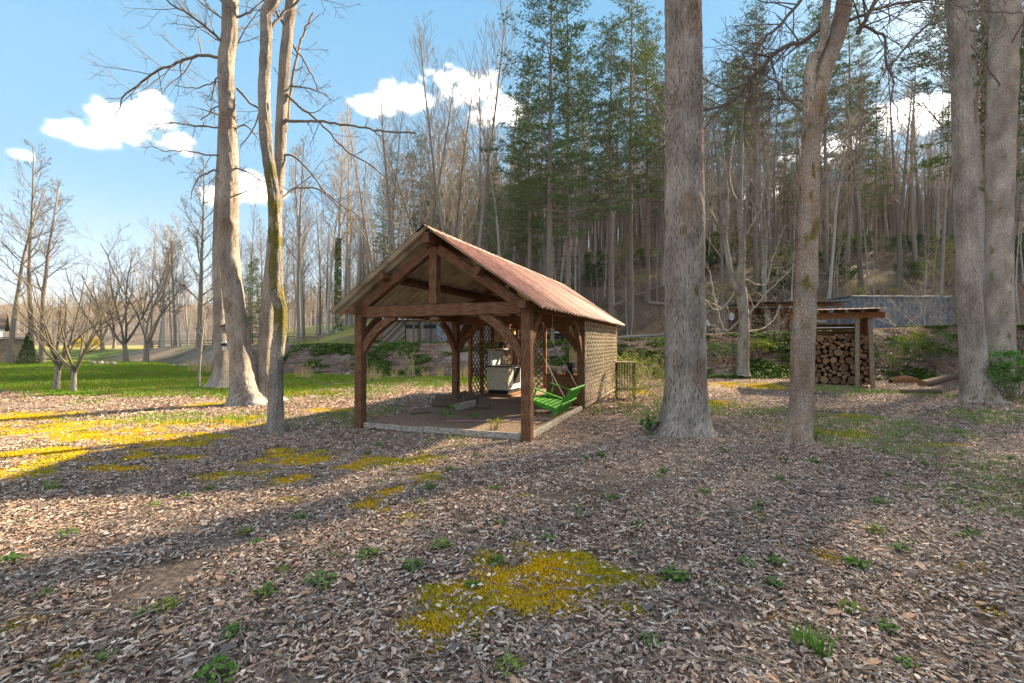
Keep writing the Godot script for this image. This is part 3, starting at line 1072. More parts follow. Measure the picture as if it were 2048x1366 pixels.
# low-forking tree: a short bole that breaks into several wandering limbs
func spreading_tree(sd: int, ht: float, r0: float, bole_h: float, limbs: int, open: float, q: Dictionary) -> Array:
	var r := RandomNumberGenerator.new()
	r.seed = sd
	var tk := MB.new()
	var cr := MB.new()
	var lx := r.randf_range(-0.12, 0.12)
	var pts := PackedVector3Array([Vector3(0, -0.25, 0), Vector3(lx * 0.1, bole_h * 0.2, 0), Vector3(lx * 0.5, bole_h * 0.6, lx * 0.3), Vector3(lx, bole_h, lx * 0.5)])
	tube(tk, pts, PackedFloat32Array([r0 * 1.5, r0 * 1.08, r0 * 0.95, r0 * 0.85]), 10, q.trunk)
	var az := r.randf() * TAU
	for k in limbs:
		az += TAU / limbs + r.randf_range(-0.4, 0.4)
		var op := open * r.randf_range(0.35, 1.15)
		limb(cr, pts[3] - Vector3(0, r.randf() * bole_h * 0.25, 0), Vector3(cos(az) * op, 1.0, sin(az) * op), (ht - bole_h) * r.randf_range(0.75, 1.05), r0 * r.randf_range(0.45, 0.68), 0, q, r)
	return [tk, cr]

func needle_clump(mb: MB, o: Vector3, dir: Vector3, size: float, cnt: int, c1: Color, c2: Color, r: RandomNumberGenerator) -> void:
	for k in cnt:
		var v := (dir * 0.6 + Vector3(r.randf_range(-1, 1), r.randf_range(-0.35, 0.9), r.randf_range(-1, 1))).normalized() * size * r.randf_range(0.6, 1.15)
		var w := v.cross(Vector3(r.randf_range(-1, 1), r.randf_range(-1, 1), r.randf_range(-1, 1))).normalized() * size * 0.08
		mb.flat_tri(o - w, o + w, o + v, c1.lerp(c2, r.randf()))

func pine_tree(sd: int, ht: float, r0: float, low: float, whorls: int, wide: float, dens: float, tcol: Color, c1: Color, c2: Color) -> Array:
	var r := RandomNumberGenerator.new()
	r.seed = sd
	var tk := MB.new()
	var br := MB.new()
	var nd := MB.new()
	var pts := PackedVector3Array()
	var rad := PackedFloat32Array()
	var n := 16
	for k in n + 1:
		var t := float(k) / n
		pts.push_back(Vector3(sin(t * 3.0 + sd) * 0.15 * t, -0.3 + (ht + 0.3) * t, cos(t * 2.3 + sd) * 0.15 * t))
		rad.push_back(maxf(r0 * (1.0 - 0.9 * t) * (1.3 if k == 0 else 1.0), 0.03))
	tube(tk, pts, rad, 9, tcol)
	var az := 0.0
	# dead stubs under the crown
	for k in 26:
		var t := r.randf_range(low * 0.35, low)
		var pos := pts[int(t * n)].lerp(pts[mini(int(t * n) + 1, n)], fposmod(t * n, 1.0))
		az += 2.4
		var ln := r.randf_range(0.5, 2.2)
		var dd := Vector3(cos(az), r.randf_range(-0.1, 0.25), sin(az))
		tube(br, PackedVector3Array([pos, pos + dd * ln * 0.5, pos + dd * ln + Vector3(0, -0.1 * ln, 0)]), PackedFloat32Array([0.028, 0.02, 0.008]), 3, Color(0.12, 0.09, 0.075))
	for k in whorls:
		var t := lerpf(low, 0.985, float(k) / (whorls - 1))
		var pos := pts[mini(int(t * n), n - 1)].lerp(pts[mini(int(t * n) + 1, n)], fposmod(t * n, 1.0))
		var u := (t - low) / (1.0 - low)
		var reach := wide * (0.45 + 0.75 * sin(PI * clampf(0.18 + u * 0.8, 0, 1))) * (1.0 - 0.55 * u) + 0.3
		var cnt := 3 + r.randi() % 3
		az += r.randf() * 2.0
		for b in cnt:
			az += TAU / cnt + r.randf_range(-0.35, 0.35)
			if r.randf() < 0.2: continue
			var ln := reach * r.randf_range(0.35, 1.25) * (1.0 + 0.25 * sin(az + sd))
			var rise := lerpf(-0.02, 0.85, u) + r.randf_range(-0.12, 0.12)
			var dir := Vector3(cos(az), rise, sin(az)).normalized()
			var p1 := pos + dir * ln * 0.55
			var p2 := pos + dir * ln + Vector3(0, lerpf(-0.14, 0.14, u) * ln, 0)
			tube(br, PackedVector3Array([pos, p1, p2]), PackedFloat32Array([0.05 * (1.0 - 0.6 * u), 0.03 * (1.0 - 0.5 * u), 0.012]), 3, Color(0.11, 0.085, 0.07))
			var pads := int(maxf(2.0, ln * 2.1))
			for q in pads:
				var s := lerpf(0.3, 1.0, (q + r.randf()) / pads)
				var o := pos.lerp(p1, s * 2.0) if s < 0.5 else p1.lerp(p2, s * 2.0 - 1.0)
				var sd2 := dir.cross(Vector3.UP).normalized() * (1.0 if q % 2 == 0 else -1.0)
				var mid := o + sd2 * r.randf_range(0.05, 0.42) * ln * (1.05 - s * 0.6) + Vector3(0, r.randf_range(-0.05, 0.12), 0)
				tube(br, PackedVector3Array([o, o.lerp(mid, 0.5), mid]), PackedFloat32Array([0.012, 0.009, 0.006]), 3, Color(0.15, 0.115, 0.09))
				var rad2 := r.randf_range(0.22, 0.42)
				for t2 in int(13.0 * dens):
					needle_clump(nd, mid + Vector3(r.randfn() * rad2, r.randfn() * rad2 * 0.32, r.randfn() * rad2) * 0.7, (dir + sd2 * 0.5).normalized(), r.randf_range(0.14, 0.26), 8, c1, c2, r)
	return [tk, br, nd]

func leafy_shrub(sd: int, wide: float, ht: float, leaves: int, ls: float, c1: Color, c2: Color, stemc: Color, stems := 7, blob := 9, mat_ := "leaf_green") -> Array:
	var r := RandomNumberGenerator.new()
	r.seed = sd
	var st := MB.new()
	var lf := MB.new()
	var cen := []
	blob = int(blob * 1.8)
	for k in blob:
		var a := r.randf() * TAU
		var q := sqrt(r.randf()) * wide * 0.5
		cen.append([Vector3(cos(a) * q, ht * r.randf_range(0.28, 0.85) * (1.0 - 0.35 * q / wide), sin(a) * q), wide * r.randf_range(0.08, 0.19)])
	for k in stems:
		var c: Array = cen[k % blob]
		var tip: Vector3 = c[0]
		var b := Vector3(r.randf_range(-0.1, 0.1) * wide, -0.1, r.randf_range(-0.1, 0.1) * wide)
		tube(st, PackedVector3Array([b, b.lerp(tip, 0.45) + Vector3(0, ht * 0.08, 0), tip]), PackedFloat32Array([0.02 + 0.008 * ht, 0.013 + 0.004 * ht, 0.005]), 4, stemc)
	for k in leaves:
		var c: Array = cen[r.randi() % blob]
		var v: Vector3 = Vector3(r.randfn(), r.randfn() * 0.8, r.randfn()).normalized() * c[1] * pow(r.randf(), 0.45)
		var o: Vector3 = c[0] + v
		if o.y < 0.03: o.y = 0.03 + r.randf() * 0.1
		var ln := ls * r.randf_range(0.6, 1.2)
		leaf_shape(lf, o, r.randf() * TAU, Vector2(r.randf_range(-0.9, 0.9), r.randf_range(-0.9, 0.9)), ln, ln * 0.42, 0.25, c1.lerp(c2, r.randf()), false)
	return [st, lf]

func tree_thing(called: String, arr: Array, label: String, category: String, group: String, at: Vector3, turn: float, barkm: String) -> Node3D:
	var o := thing(called, label, category, at, turn, group)
	part(o, "trunk", arr[0].mesh(M[barkm]))
	if arr.size() == 2:
		part(o, "crown", arr[1].mesh(M.twig))
	else:
		var cm: ArrayMesh = arr[2].mesh(M.needle)
		arr[1].add_to(cm, M.twig)
		part(o, "crown", cm)
	return o

func shrub_thing(called: String, arr: Array, label: String, category: String, group: String, at: Vector3, turn: float) -> Node3D:
	var o := thing(called, label, category, at, turn, group)
	part(o, "stems", arr[0].mesh(M.twig))
	part(o, "foliage", arr[1].mesh(M.leaf_green))
	return o

const BARK := Vector3(0.54, 0.455, 0.385)

# path given as [image column, image row, width in px] at one distance, the real place of the trunk
func px_path(a: Array, d: float, dd := 0.0) -> Array:
	var pts := []
	var rad := []
	for k in a.size():
		var dk := d + dd * float(k) / (a.size() - 1)
		pts.append(P(a[k][0], a[k][1], dk))
		var off: float = (a[k][0] - 1024.0) / FPX
		rad.append(a[k][2] * 0.47 * dk / FPX / sqrt(1.0 + off * off))
	return [pts, rad]

func branch_path(mb: MB, a: Array, d: float, dd: float, q: Dictionary, r: RandomNumberGenerator, twigs: int, tl: float) -> void:
	var pr := px_path(a, d, dd)
	var res := catmull(pr[0], pr[1], 0.15)
	var pts: PackedVector3Array = res[0]
	var rad: PackedFloat32Array = res[1]
	var f := r.randf() * 50.0
	for k in range(1, pts.size() - 1):
		pts[k] += Vector3(fn2.get_noise_2d(f, k * 3.0), fn2.get_noise_2d(f + 9.0, k * 3.0), fn2.get_noise_2d(f + 19.0, k * 3.0)) * 0.05
	tube(mb, pts, rad, 6, q.col)
	var az := r.randf() * TAU
	for k in twigs:
		var t := lerpf(0.18, 1.0, (k + r.randf()) / twigs)
		var i0 := mini(int(t * (pts.size() - 1)), pts.size() - 2)
		var tan := (pts[i0 + 1] - pts[i0]).normalized()
		az += 2.4
		var side := tan.cross(Vector3.UP if absf(tan.y) < 0.9 else Vector3.RIGHT).normalized().rotated(tan, az)
		var cd := (tan * 0.6 + side * 0.8).normalized()
		limb(mb, pts[i0], cd, tl * r.randf_range(0.5, 1.3) * (1.15 - 0.5 * t), maxf(rad[i0] * 0.5, q.tip), 1, q, r)

func make_near_trees() -> void:
	var r := RandomNumberGenerator.new()
	r.seed = 401
	var q := {"seg": 0.22, "wob": 0.16, "up": [0.02, 0.05, 0.06, 0.06], "tip": 0.0035, "kids": [5, 5, 3], "start": 0.2, "ang": 0.75, "ratio": 0.55, "col": Color(0.15, 0.125, 0.105), "col2": Color(0.13, 0.095, 0.08)}
	# --- twin-stemmed tree on the left
	var o := thing("twin_stem_tree", "large grey twin-stemmed tree left of the pavilion, one thick stem leaning left", "tree", P(505, 805, 12.4))
	var bx := o.position
	var mb := MB.new()
	var t1 := [[497, 818, 84], [494, 800, 66], [488, 770, 56], [480, 700, 49], [470, 620, 44], [461, 540, 43], [456, 467, 44], [458, 342, 41], [455, 239, 37], [451, 137, 34], [458, 68, 33], [460, 0, 33], [463, -120, 30], [470, -300, 26], [474, -520, 20], [478, -800, 12], [480, -1000, 4]]
	var pr := px_path(t1, 12.4)
	bole(mb, pr[0], pr[1], 46, 0.05, 0.0, 0.016, 0.75, 11, BARK * 1.0, 0.10, 0.0, 0.8, 0.2, 0.4, [[1.2, 4.6, 0.2], [1.9, 2.6, 0.14], [1.4, 7.4, 0.2]])
	var m1 := MB.new()
	var t3 := [[537, 806, 60], [534, 785, 40], [530, 745, 34], [530, 690, 31], [537, 600, 28], [545, 500, 26], [552, 420, 25], [558, 342, 24], [562, 239, 24], [568, 137, 24], [575, 60, 24], [581, 0, 23], [590, -140, 20], [600, -380, 14], [606, -640, 5]]
	var pr3 := px_path(t3, 12.7)
	bole(m1, pr3[0], pr3[1], 30, 0.07, 0.0, 0.010, 0.5, 12, BARK * 0.92, 0.0, 0.0, 0.0, 0.2)
	part(o, "trunk", mb.mesh(M.bark_tall), Transform3D(Basis.IDENTITY, -bx))
	part(o, "trunk", m1.mesh(M.bark_tall), Transform3D(Basis.IDENTITY, -bx))
	var cr := MB.new()
	var L := [
		[[[450, 118, 9], [410, 110, 8], [360, 122, 7], [310, 145, 6], [275, 170, 5], [245, 195, 4], [225, 245, 2]], 16, 1.5],
		[[[455, 95, 7], [420, 60, 6], [380, 30, 5], [340, 5, 4], [300, -30, 3]], 12, 1.4],
		[[[452, 253, 5], [400, 252, 4], [350, 246, 3.2], [310, 250, 2]], 9, 1.0],
		[[[455, 312, 5], [410, 308, 4], [360, 300, 3], [325, 302, 2], [295, 282, 1.5]], 9, 0.9],
		[[[455, 345, 5], [420, 342, 4], [390, 365, 3], [380, 400, 1.6]], 6, 0.8],
		[[[472, 175, 6], [500, 205, 5], [520, 222, 4], [505, 260, 3], [480, 295, 1.6]], 5, 0.9],
		[[[470, 335, 5], [495, 345, 4], [525, 362, 3], [560, 370, 2]], 5, 0.9],
		[[[472, 390, 4], [500, 380, 3.4], [530, 368, 2.4]], 3, 0.7],
		[[[462, 40, 7], [490, 25, 5], [512, 15, 4], [540, -20, 3]], 7, 1.0],
		[[[468, 260, 4], [490, 250, 4], [505, 265, 3], [520, 268, 2]], 4, 0.6],
		[[[455, 20, 6], [400, -60, 5], [340, -110, 4], [280, -140, 2]], 12, 1.6],
		[[[452, 130, 5], [430, 160, 4], [425, 190, 3], [415, 200, 2]], 4, 0.7],
		[[[450, 160, 4], [425, 165, 3.4], [390, 175, 2.8], [350, 170, 2]], 7, 0.8],
		[[[455, 200, 4], [430, 215, 3.4], [400, 240, 2.6]], 5, 0.7]]
	for b in L:
		branch_path(cr, b[0], 12.35, r.randf_range(-1.6, 1.2), q, r, b[1], b[2])
	var L3 := [
		[[[573, 240, 9], [600, 241, 7], [650, 243, 6], [710, 252, 5], [770, 262, 4.5], [832, 266, 4]], 5, 0.5],
		[[[570, 262, 7], [578, 210, 7], [588, 140, 6], [600, 85, 5], [625, 25, 4]], 5, 0.7],
		[[[572, 185, 7], [600, 215, 6], [640, 245, 5], [690, 300, 4], [740, 330, 3], [800, 380, 1.8]], 10, 1.1],
		[[[565, 310, 6], [590, 315, 5], [620, 345, 4], [650, 385, 3.4], [690, 430, 2.4], [720, 470, 1.5]], 9, 1.0],
		[[[562, 395, 6], [585, 378, 5], [615, 374, 4.4], [650, 385, 3.6], [690, 415, 2.8], [730, 440, 1.6]], 9, 1.0],
		[[[580, 80, 5], [600, 110, 4], [625, 150, 3], [635, 180, 2.6]], 5, 0.7],
		[[[566, 175, 5], [590, 172, 4], [630, 180, 3], [655, 192, 2]], 5, 0.7],
		[[[578, 60, 6], [550, 20, 5], [540, -30, 4]], 5, 0.9]]
	for b in L3:
		branch_path(cr, b[0], 12.7, r.randf_range(-1.0, 1.6), q, r, b[1], b[2])
	var qh := q.duplicate()
	qh.kids = [5, 4]
	qh.tip = 0.006
	qh.seg = 0.5
	for k in 34:
		var y := 11.5 + 12.0 * r.randf()
		var az := r.randf() * TAU
		limb(cr, Vector3(-7.35 + (y - 10.0) * 0.02 + (1.2 if k % 3 == 0 else 0.0), y, -12.5), Vector3(cos(az), 0.7, sin(az)), r.randf_range(1.6, 4.5), 0.045, 0, qh, r)
	part(o, "crown", cr.mesh(M.twig), Transform3D(Basis.IDENTITY, -bx))

	# --- crooked mossy tree in front of it
	o = thing("crooked_mossy_tree", "slim crooked tree with yellow-green moss up its rough trunk", "tree", P(552, 862, 8.4))
	bx = o.position
	mb = MB.new()
	var t2 := [[552, 874, 40], [552, 860, 36], [552, 820, 30], [552, 763, 29], [555, 705, 27], [560, 661, 26], [560, 617, 26], [552, 573, 28], [551, 500, 26], [550, 467, 25], [547, 393, 24], [537, 325, 24], [530, 256, 24], [528, 164, 23], [532, 68, 23], [531, 27, 23], [545, 2, 22], [570, -50, 20], [585, -150, 17], [580, -300, 12], [590, -480, 4]]
	pr = px_path(t2, 8.4)
	bole(mb, pr[0], pr[1], 34, 0.025, 0.0, 0.017, 0.25, 13, BARK * 0.78, 0.62, 1.7, 4.9, 0.0, 0.4)
	part(o, "trunk", mb.mesh(M.bark_plate), Transform3D(Basis.IDENTITY, -bx))
	cr = MB.new()
	for b in [[[[535, 60, 8], [560, 30, 7], [590, 5, 6], [640, -40, 4]], 6, 0.9], [[[540, 20, 7], [500, -40, 6], [450, -90, 4]], 6, 0.9], [[[580, -60, 9], [640, -140, 7], [700, -200, 5]], 8, 1.2]]:
		branch_path(cr, b[0], 8.4, r.randf_range(-0.6, 0.9), q, r, b[1], b[2])
	part(o, "crown", cr.mesh(M.twig), Transform3D(Basis.IDENTITY, -bx))

	# --- tree with the bird feeder, behind
	o = thing("feeder_tree", "thick grey tree just behind the twin-stemmed one, a bird feeder on its trunk", "tree", P(441, 776, 16.4))
	bx = o.position
	mb = MB.new()
	pr = px_path([[440, 785, 60], [441, 770, 46], [443, 740, 36], [443, 690, 33], [440, 600, 30], [438, 500, 28], [440, 400, 25], [444, 300, 22], [450, 150, 19], [455, 0, 16], [458, -200, 10], [460, -350, 4]], 16.4)
	bole(mb, pr[0], pr[1], 28, 0.09, 0.0, 0.012, 0.6, 14, BARK * 0.92)
	part(o, "trunk", mb.mesh(M.bark_tall), Transform3D(Basis.IDENTITY, -bx))
	cr = MB.new()
	for k in 26:
		var y := 6.5 + 11.0 * r.randf()
		var az := r.randf() * TAU
		limb(cr, Vector3(-10.2, y, -16.4), Vector3(cos(az), 0.5, sin(az)), r.randf_range(1.0, 3.2), 0.035, 0, qh, r)
	part(o, "crown", cr.mesh(M.twig), Transform3D(Basis.IDENTITY, -bx))

	# --- big straight tree right of the pavilion
	o = thing("big_straight_tree", "massive straight grey tree with furrowed bark right of the pavilion", "tree", P(1368, 865, 8.27))
	bx = o.position
	mb = MB.new()
	pr = px_path([[1368, 876, 116], [1368, 860, 104], [1369, 835, 95], [1370, 780, 88], [1370, 700, 84], [1370, 500, 82], [1369, 300, 80], [1368, 100, 77], [1366, 0, 75], [1366, -200, 68], [1368, -500, 58], [1374, -900, 44], [1380, -1300, 30], [1384, -1700, 12], [1385, -1900, 3]], 8.27)
	bole(mb, pr[0], pr[1], 84, 0.04, 0.0, 0.02, 0.42, 15, BARK, 0.08, 0.0, 9.0, 0.16, 0.45, [[1.65, 3.86, 0.26], [1.15, 1.05, 0.22], [1.3, 7.2, 0.2]])
	part(o, "trunk", mb.mesh(M.bark_tall), Transform3D(Basis.IDENTITY, -bx))
	cr = MB.new()
	for k in 40:
		var y := 11.0 + 12.0 * r.randf()
		var az := r.randf() * TAU
		limb(cr, Vector3(3.08, y, -8.27), Vector3(cos(az), 0.55, sin(az)), r.randf_range(2.0, 5.5), 0.06, 0, qh, r)
	branch_path(cr, [[1335, 245, 5], [1310, 215, 4.4], [1290, 190, 3], [1250, 160, 1.6]], 8.2, 1.0, q, r, 5, 0.5)
	branch_path(cr, [[1332, 290, 5], [1300, 310, 4], [1260, 345, 3], [1225, 400, 1.6]], 8.2, 0.8, q, r, 5, 0.5)
	part(o, "crown", cr.mesh(M.twig), Transform3D(Basis.IDENTITY, -bx))

	# --- forked tree with the long crooked limb
	o = thing("forked_tree", "reddish brown forked tree with a broken stub and mossy bands on its trunk", "tree", P(1598, 880, 7.63))
	bx = o.position
	mb = MB.new()
	pr = px_path([[1598, 892, 62], [1598, 872, 54], [1601, 840, 50], [1606, 700, 50], [1612, 560, 46], [1619, 400, 42], [1622, 300, 40], [1630, 215, 46], [1648, 140, 36], [1675, 70, 36], [1690, 0, 34], [1705, -90, 30], [1712, -260, 24], [1716, -500, 14], [1720, -700, 4]], 7.63)
	bole(mb, pr[0], pr[1], 52, 0.035, 0.0, 0.012, 0.22, 16, Vector3(0.56, 0.41, 0.31), 0.3, 1.9, 6.0, 0.45, 0.45)
	part(o, "trunk", mb.mesh(M.bark_plate), Transform3D(Basis.IDENTITY, -bx))
	var sb := MB.new()
	pr = px_path([[1622, 330, 10], [1624, 280, 26], [1622, 225, 28], [1620, 180, 26], [1622, 135, 24], [1626, 114, 22], [1636, 104, 18], [1646, 84, 17], [1650, 47, 16], [1655, 0, 16], [1660, -80, 12], [1664, -200, 5]], 7.64, -0.12)
	bole(sb, pr[0], pr[1], 24, 0.04, -9.0, 0.008, 0.0, 17, Vector3(0.56, 0.46, 0.37))
	part(o, "broken_stub", sb.mesh(M.bark_tall), Transform3D(Basis.IDENTITY, -bx))
	cr = MB.new()
	for b in [
		[[[1650, 40, 12], [1634, 60, 12], [1600, 84, 11], [1556, 102, 10], [1520, 139, 10], [1494, 168, 9], [1465, 201, 8], [1430, 216, 6], [1395, 224, 4], [1340, 240, 2]], 16, 1.0],
		[[[1630, -30, 9], [1574, 33, 8], [1538, 70, 7], [1516, 99, 6], [1505, 135, 4], [1490, 170, 2]], 12, 0.8],
		[[[1604, 220, 7], [1571, 194, 6], [1552, 165, 5], [1520, 143, 3.5], [1470, 128, 2]], 9, 0.8],
		[[[1610, 205, 5], [1575, 200, 4], [1530, 200, 3], [1480, 205, 2]], 8, 0.7],
		[[[1715, 68, 11], [1730, 40, 10], [1748, 6, 9], [1760, -40, 6]], 6, 0.8],
		[[[1700, 40, 10], [1757, 15, 8], [1812, 4, 7], [1900, -10, 5]], 10, 0.9],
		[[[1718, 55, 8], [1745, 57, 7.4], [1765, 68, 7], [1772, 90, 6.4], [1775, 120, 6], [1782, 150, 5], [1790, 200, 4], [1800, 250, 2]], 11, 0.8],
		[[[1615, 330, 4], [1590, 300, 3], [1560, 275, 2.4], [1530, 240, 1.6]], 7, 0.6],
		[[[1640, 330, 4], [1680, 290, 3.4], [1720, 250, 2.8], [1760, 210, 1.6]], 7, 0.7],
		[[[1640, 385, 3.4], [1670, 350, 3], [1710, 330, 2]], 5, 0.6],
		[[[1612, 470, 3], [1560, 480, 2.4], [1500, 470, 1.8], [1450, 455, 1.2]], 6, 0.6],
		[[[1604, 540, 2.6], [1560, 500, 2.2], [1520, 470, 1.6]], 5, 0.6],
		[[[1690, 0, 12], [1660, -60, 10], [1600, -120, 8], [1520, -160, 5]], 12, 1.2]]:
		branch_path(cr, b[0], 7.7, r.randf_range(-0.8, 1.2), q, r, int(b[1] * 1.7), b[2] * 1.15)
	part(o, "crown", cr.mesh(M.twig), Transform3D(Basis.IDENTITY, -bx))

	# --- pair at the right edge
	o = thing("leaning_tree", "thick pale tree leaning left near the right edge, moss round its foot", "tree", P(1958, 806, 12.4))
	bx = o.position
	mb = MB.new()
	pr = px_path([[1962, 818, 92], [1958, 800, 76], [1950, 760, 64], [1944, 680, 59], [1936, 540, 54], [1930, 366, 49], [1924, 183, 45], [1913, 0, 44], [1905, -200, 38], [1900, -500, 28], [1898, -800, 12], [1898, -950, 3]], 12.4)
	bole(mb, pr[0], pr[1], 44, 0.06, 0.0, 0.011, 0.45, 18, Vector3(0.60, 0.50, 0.425), 0.36, -0.2, 0.55, 0.12, 0.3)
	part(o, "trunk", mb.mesh(M.bark_tall), Transform3D(Basis.IDENTITY, -bx))
	cr = MB.new()
	for b in [[[[1890, 38, 8], [1849, 55, 7], [1812, 95, 6], [1787, 124, 5], [1780, 160, 3], [1760, 200, 2]], 10, 1.2], [[[1905, 160, 4], [1870, 120, 3.4], [1840, 105, 2.6], [1800, 110, 1.6]], 6, 0.9], [[[1935, 20, 6], [1970, 18, 5], [2020, 25, 4], [2060, 20, 3]], 6, 0.9]]:
		branch_path(cr, b[0], 12.3, r.randf_range(-1.0, 1.0), q, r, b[1], b[2])
	for k in 26:
		var y := 11.0 + 10.0 * r.randf()
		var az := r.randf() * TAU
		limb(cr, Vector3(11.75, y, -12.4), Vector3(cos(az), 0.55, sin(az)), r.randf_range(1.6, 4.5), 0.05, 0, qh, r)
	part(o, "crown", cr.mesh(M.twig), Transform3D(Basis.IDENTITY, -bx))

	o = thing("vine_clad_tree", "wide mottled tree at the right edge behind the leaning one", "tree", P(2004, 792, 14.0))
	bx = o.position
	mb = MB.new()
	pr = px_path([[2006, 806, 84], [2004, 785, 72], [2001, 740, 64], [2000, 640, 62], [1998, 540, 60], [2001, 366, 62], [2006, 183, 66], [2014, 0, 66], [2022, -200, 54], [2030, -500, 36], [2036, -800, 10]], 14.0)
	bole(mb, pr[0], pr[1], 40, 0.07, 0.0, 0.024, 0.3, 19, Vector3(0.62, 0.52, 0.43), 0.12, 0.0, 9.0, 0.2, 0.7)
	part(o, "trunk", mb.mesh(M.bark_plate), Transform3D(Basis.IDENTITY, -bx))
	cr = MB.new()
	for k in 16:
		var y := 8.0 + 10.0 * r.randf()
		var az := r.randf() * TAU
		limb(cr, Vector3(14.8, y, -14.0), Vector3(cos(az), 0.8, sin(az)), r.randf_range(1.4, 4.0), 0.026, 0, qh, r)
	part(o, "crown", cr.mesh(M.twig), Transform3D(Basis.IDENTITY, -bx))

	# --- lichen-pale tree with several stems at the foot of the bank
	o = thing("lichen_tree", "pale lichen-spotted tree with forking stems at the foot of the bank", "tree", P(1486, 744, 20.6))
	bx = o.position
	mb = MB.new()
	pr = px_path([[1486, 752, 34], [1486, 735, 26], [1488, 659, 22], [1485, 600, 23], [1482, 560, 17], [1484, 500, 14], [1480, 420, 12], [1482, 340, 9], [1486, 240, 5], [1488, 160, 2]], 20.6)
	bole(mb, pr[0], pr[1], 20, 0.1, 0.0, 0.01, 0.3, 20, Vector3(0.42, 0.38, 0.33), 0.2, 0.0, 9.0, 0.0, 0.6)
	var mb2 := MB.new()
	pr = px_path([[1482, 590, 12], [1464, 562, 12], [1457, 520, 11], [1450, 470, 9], [1455, 400, 7], [1448, 320, 4], [1440, 250, 2]], 20.5)
	bole(mb2, pr[0], pr[1], 12, 0.12, -9.0, 0.006, 0.0, 21, Vector3(0.42, 0.38, 0.33))
	part(o, "trunk", mb.mesh(M.bark_tall), Transform3D(Basis.IDENTITY, -bx))
	part(o, "trunk", mb2.mesh(M.bark_tall), Transform3D(Basis.IDENTITY, -bx))
	cr = MB.new()
	var ql := q.duplicate()
	ql.col = Color(0.24, 0.21, 0.18)
	ql.col2 = Color(0.22, 0.19, 0.16)
	ql.tip = 0.005
	for b in [[[[1480, 570, 5], [1440, 620, 3.4], [1410, 600, 2.4], [1380, 560, 1.6]], 10], [[[1490, 640, 5], [1530, 590, 4], [1560, 560, 3], [1600, 520, 1.8]], 10], [[[1480, 640, 5], [1450, 660, 4], [1430, 600, 3], [1420, 540, 2]], 9], [[[1492, 560, 5], [1530, 570, 4], [1545, 520, 3], [1570, 450, 2]], 9], [[[1492, 665, 4], [1530, 655, 3.4], [1550, 635, 2.4], [1560, 610, 1.6]], 8], [[[1484, 480, 5], [1520, 420, 4], [1530, 350, 2]], 10], [[[1452, 470, 5], [1420, 420, 4], [1410, 350, 2]], 10], [[[1486, 420, 4], [1460, 360, 3], [1470, 270, 2]], 9]]:
		branch_path(cr, b[0], 20.6, r.randf_range(-2.0, 2.0), ql, r, b[1], 1.0)
	part(o, "crown", cr.mesh(M.twig), Transform3D(Basis.IDENTITY, -bx))

# ---------------------------------------------------------------- woods
func place(px: float, d: float) -> Vector3:
	var x := (px - 1024.0) / FPX * d
	return on(x, d)

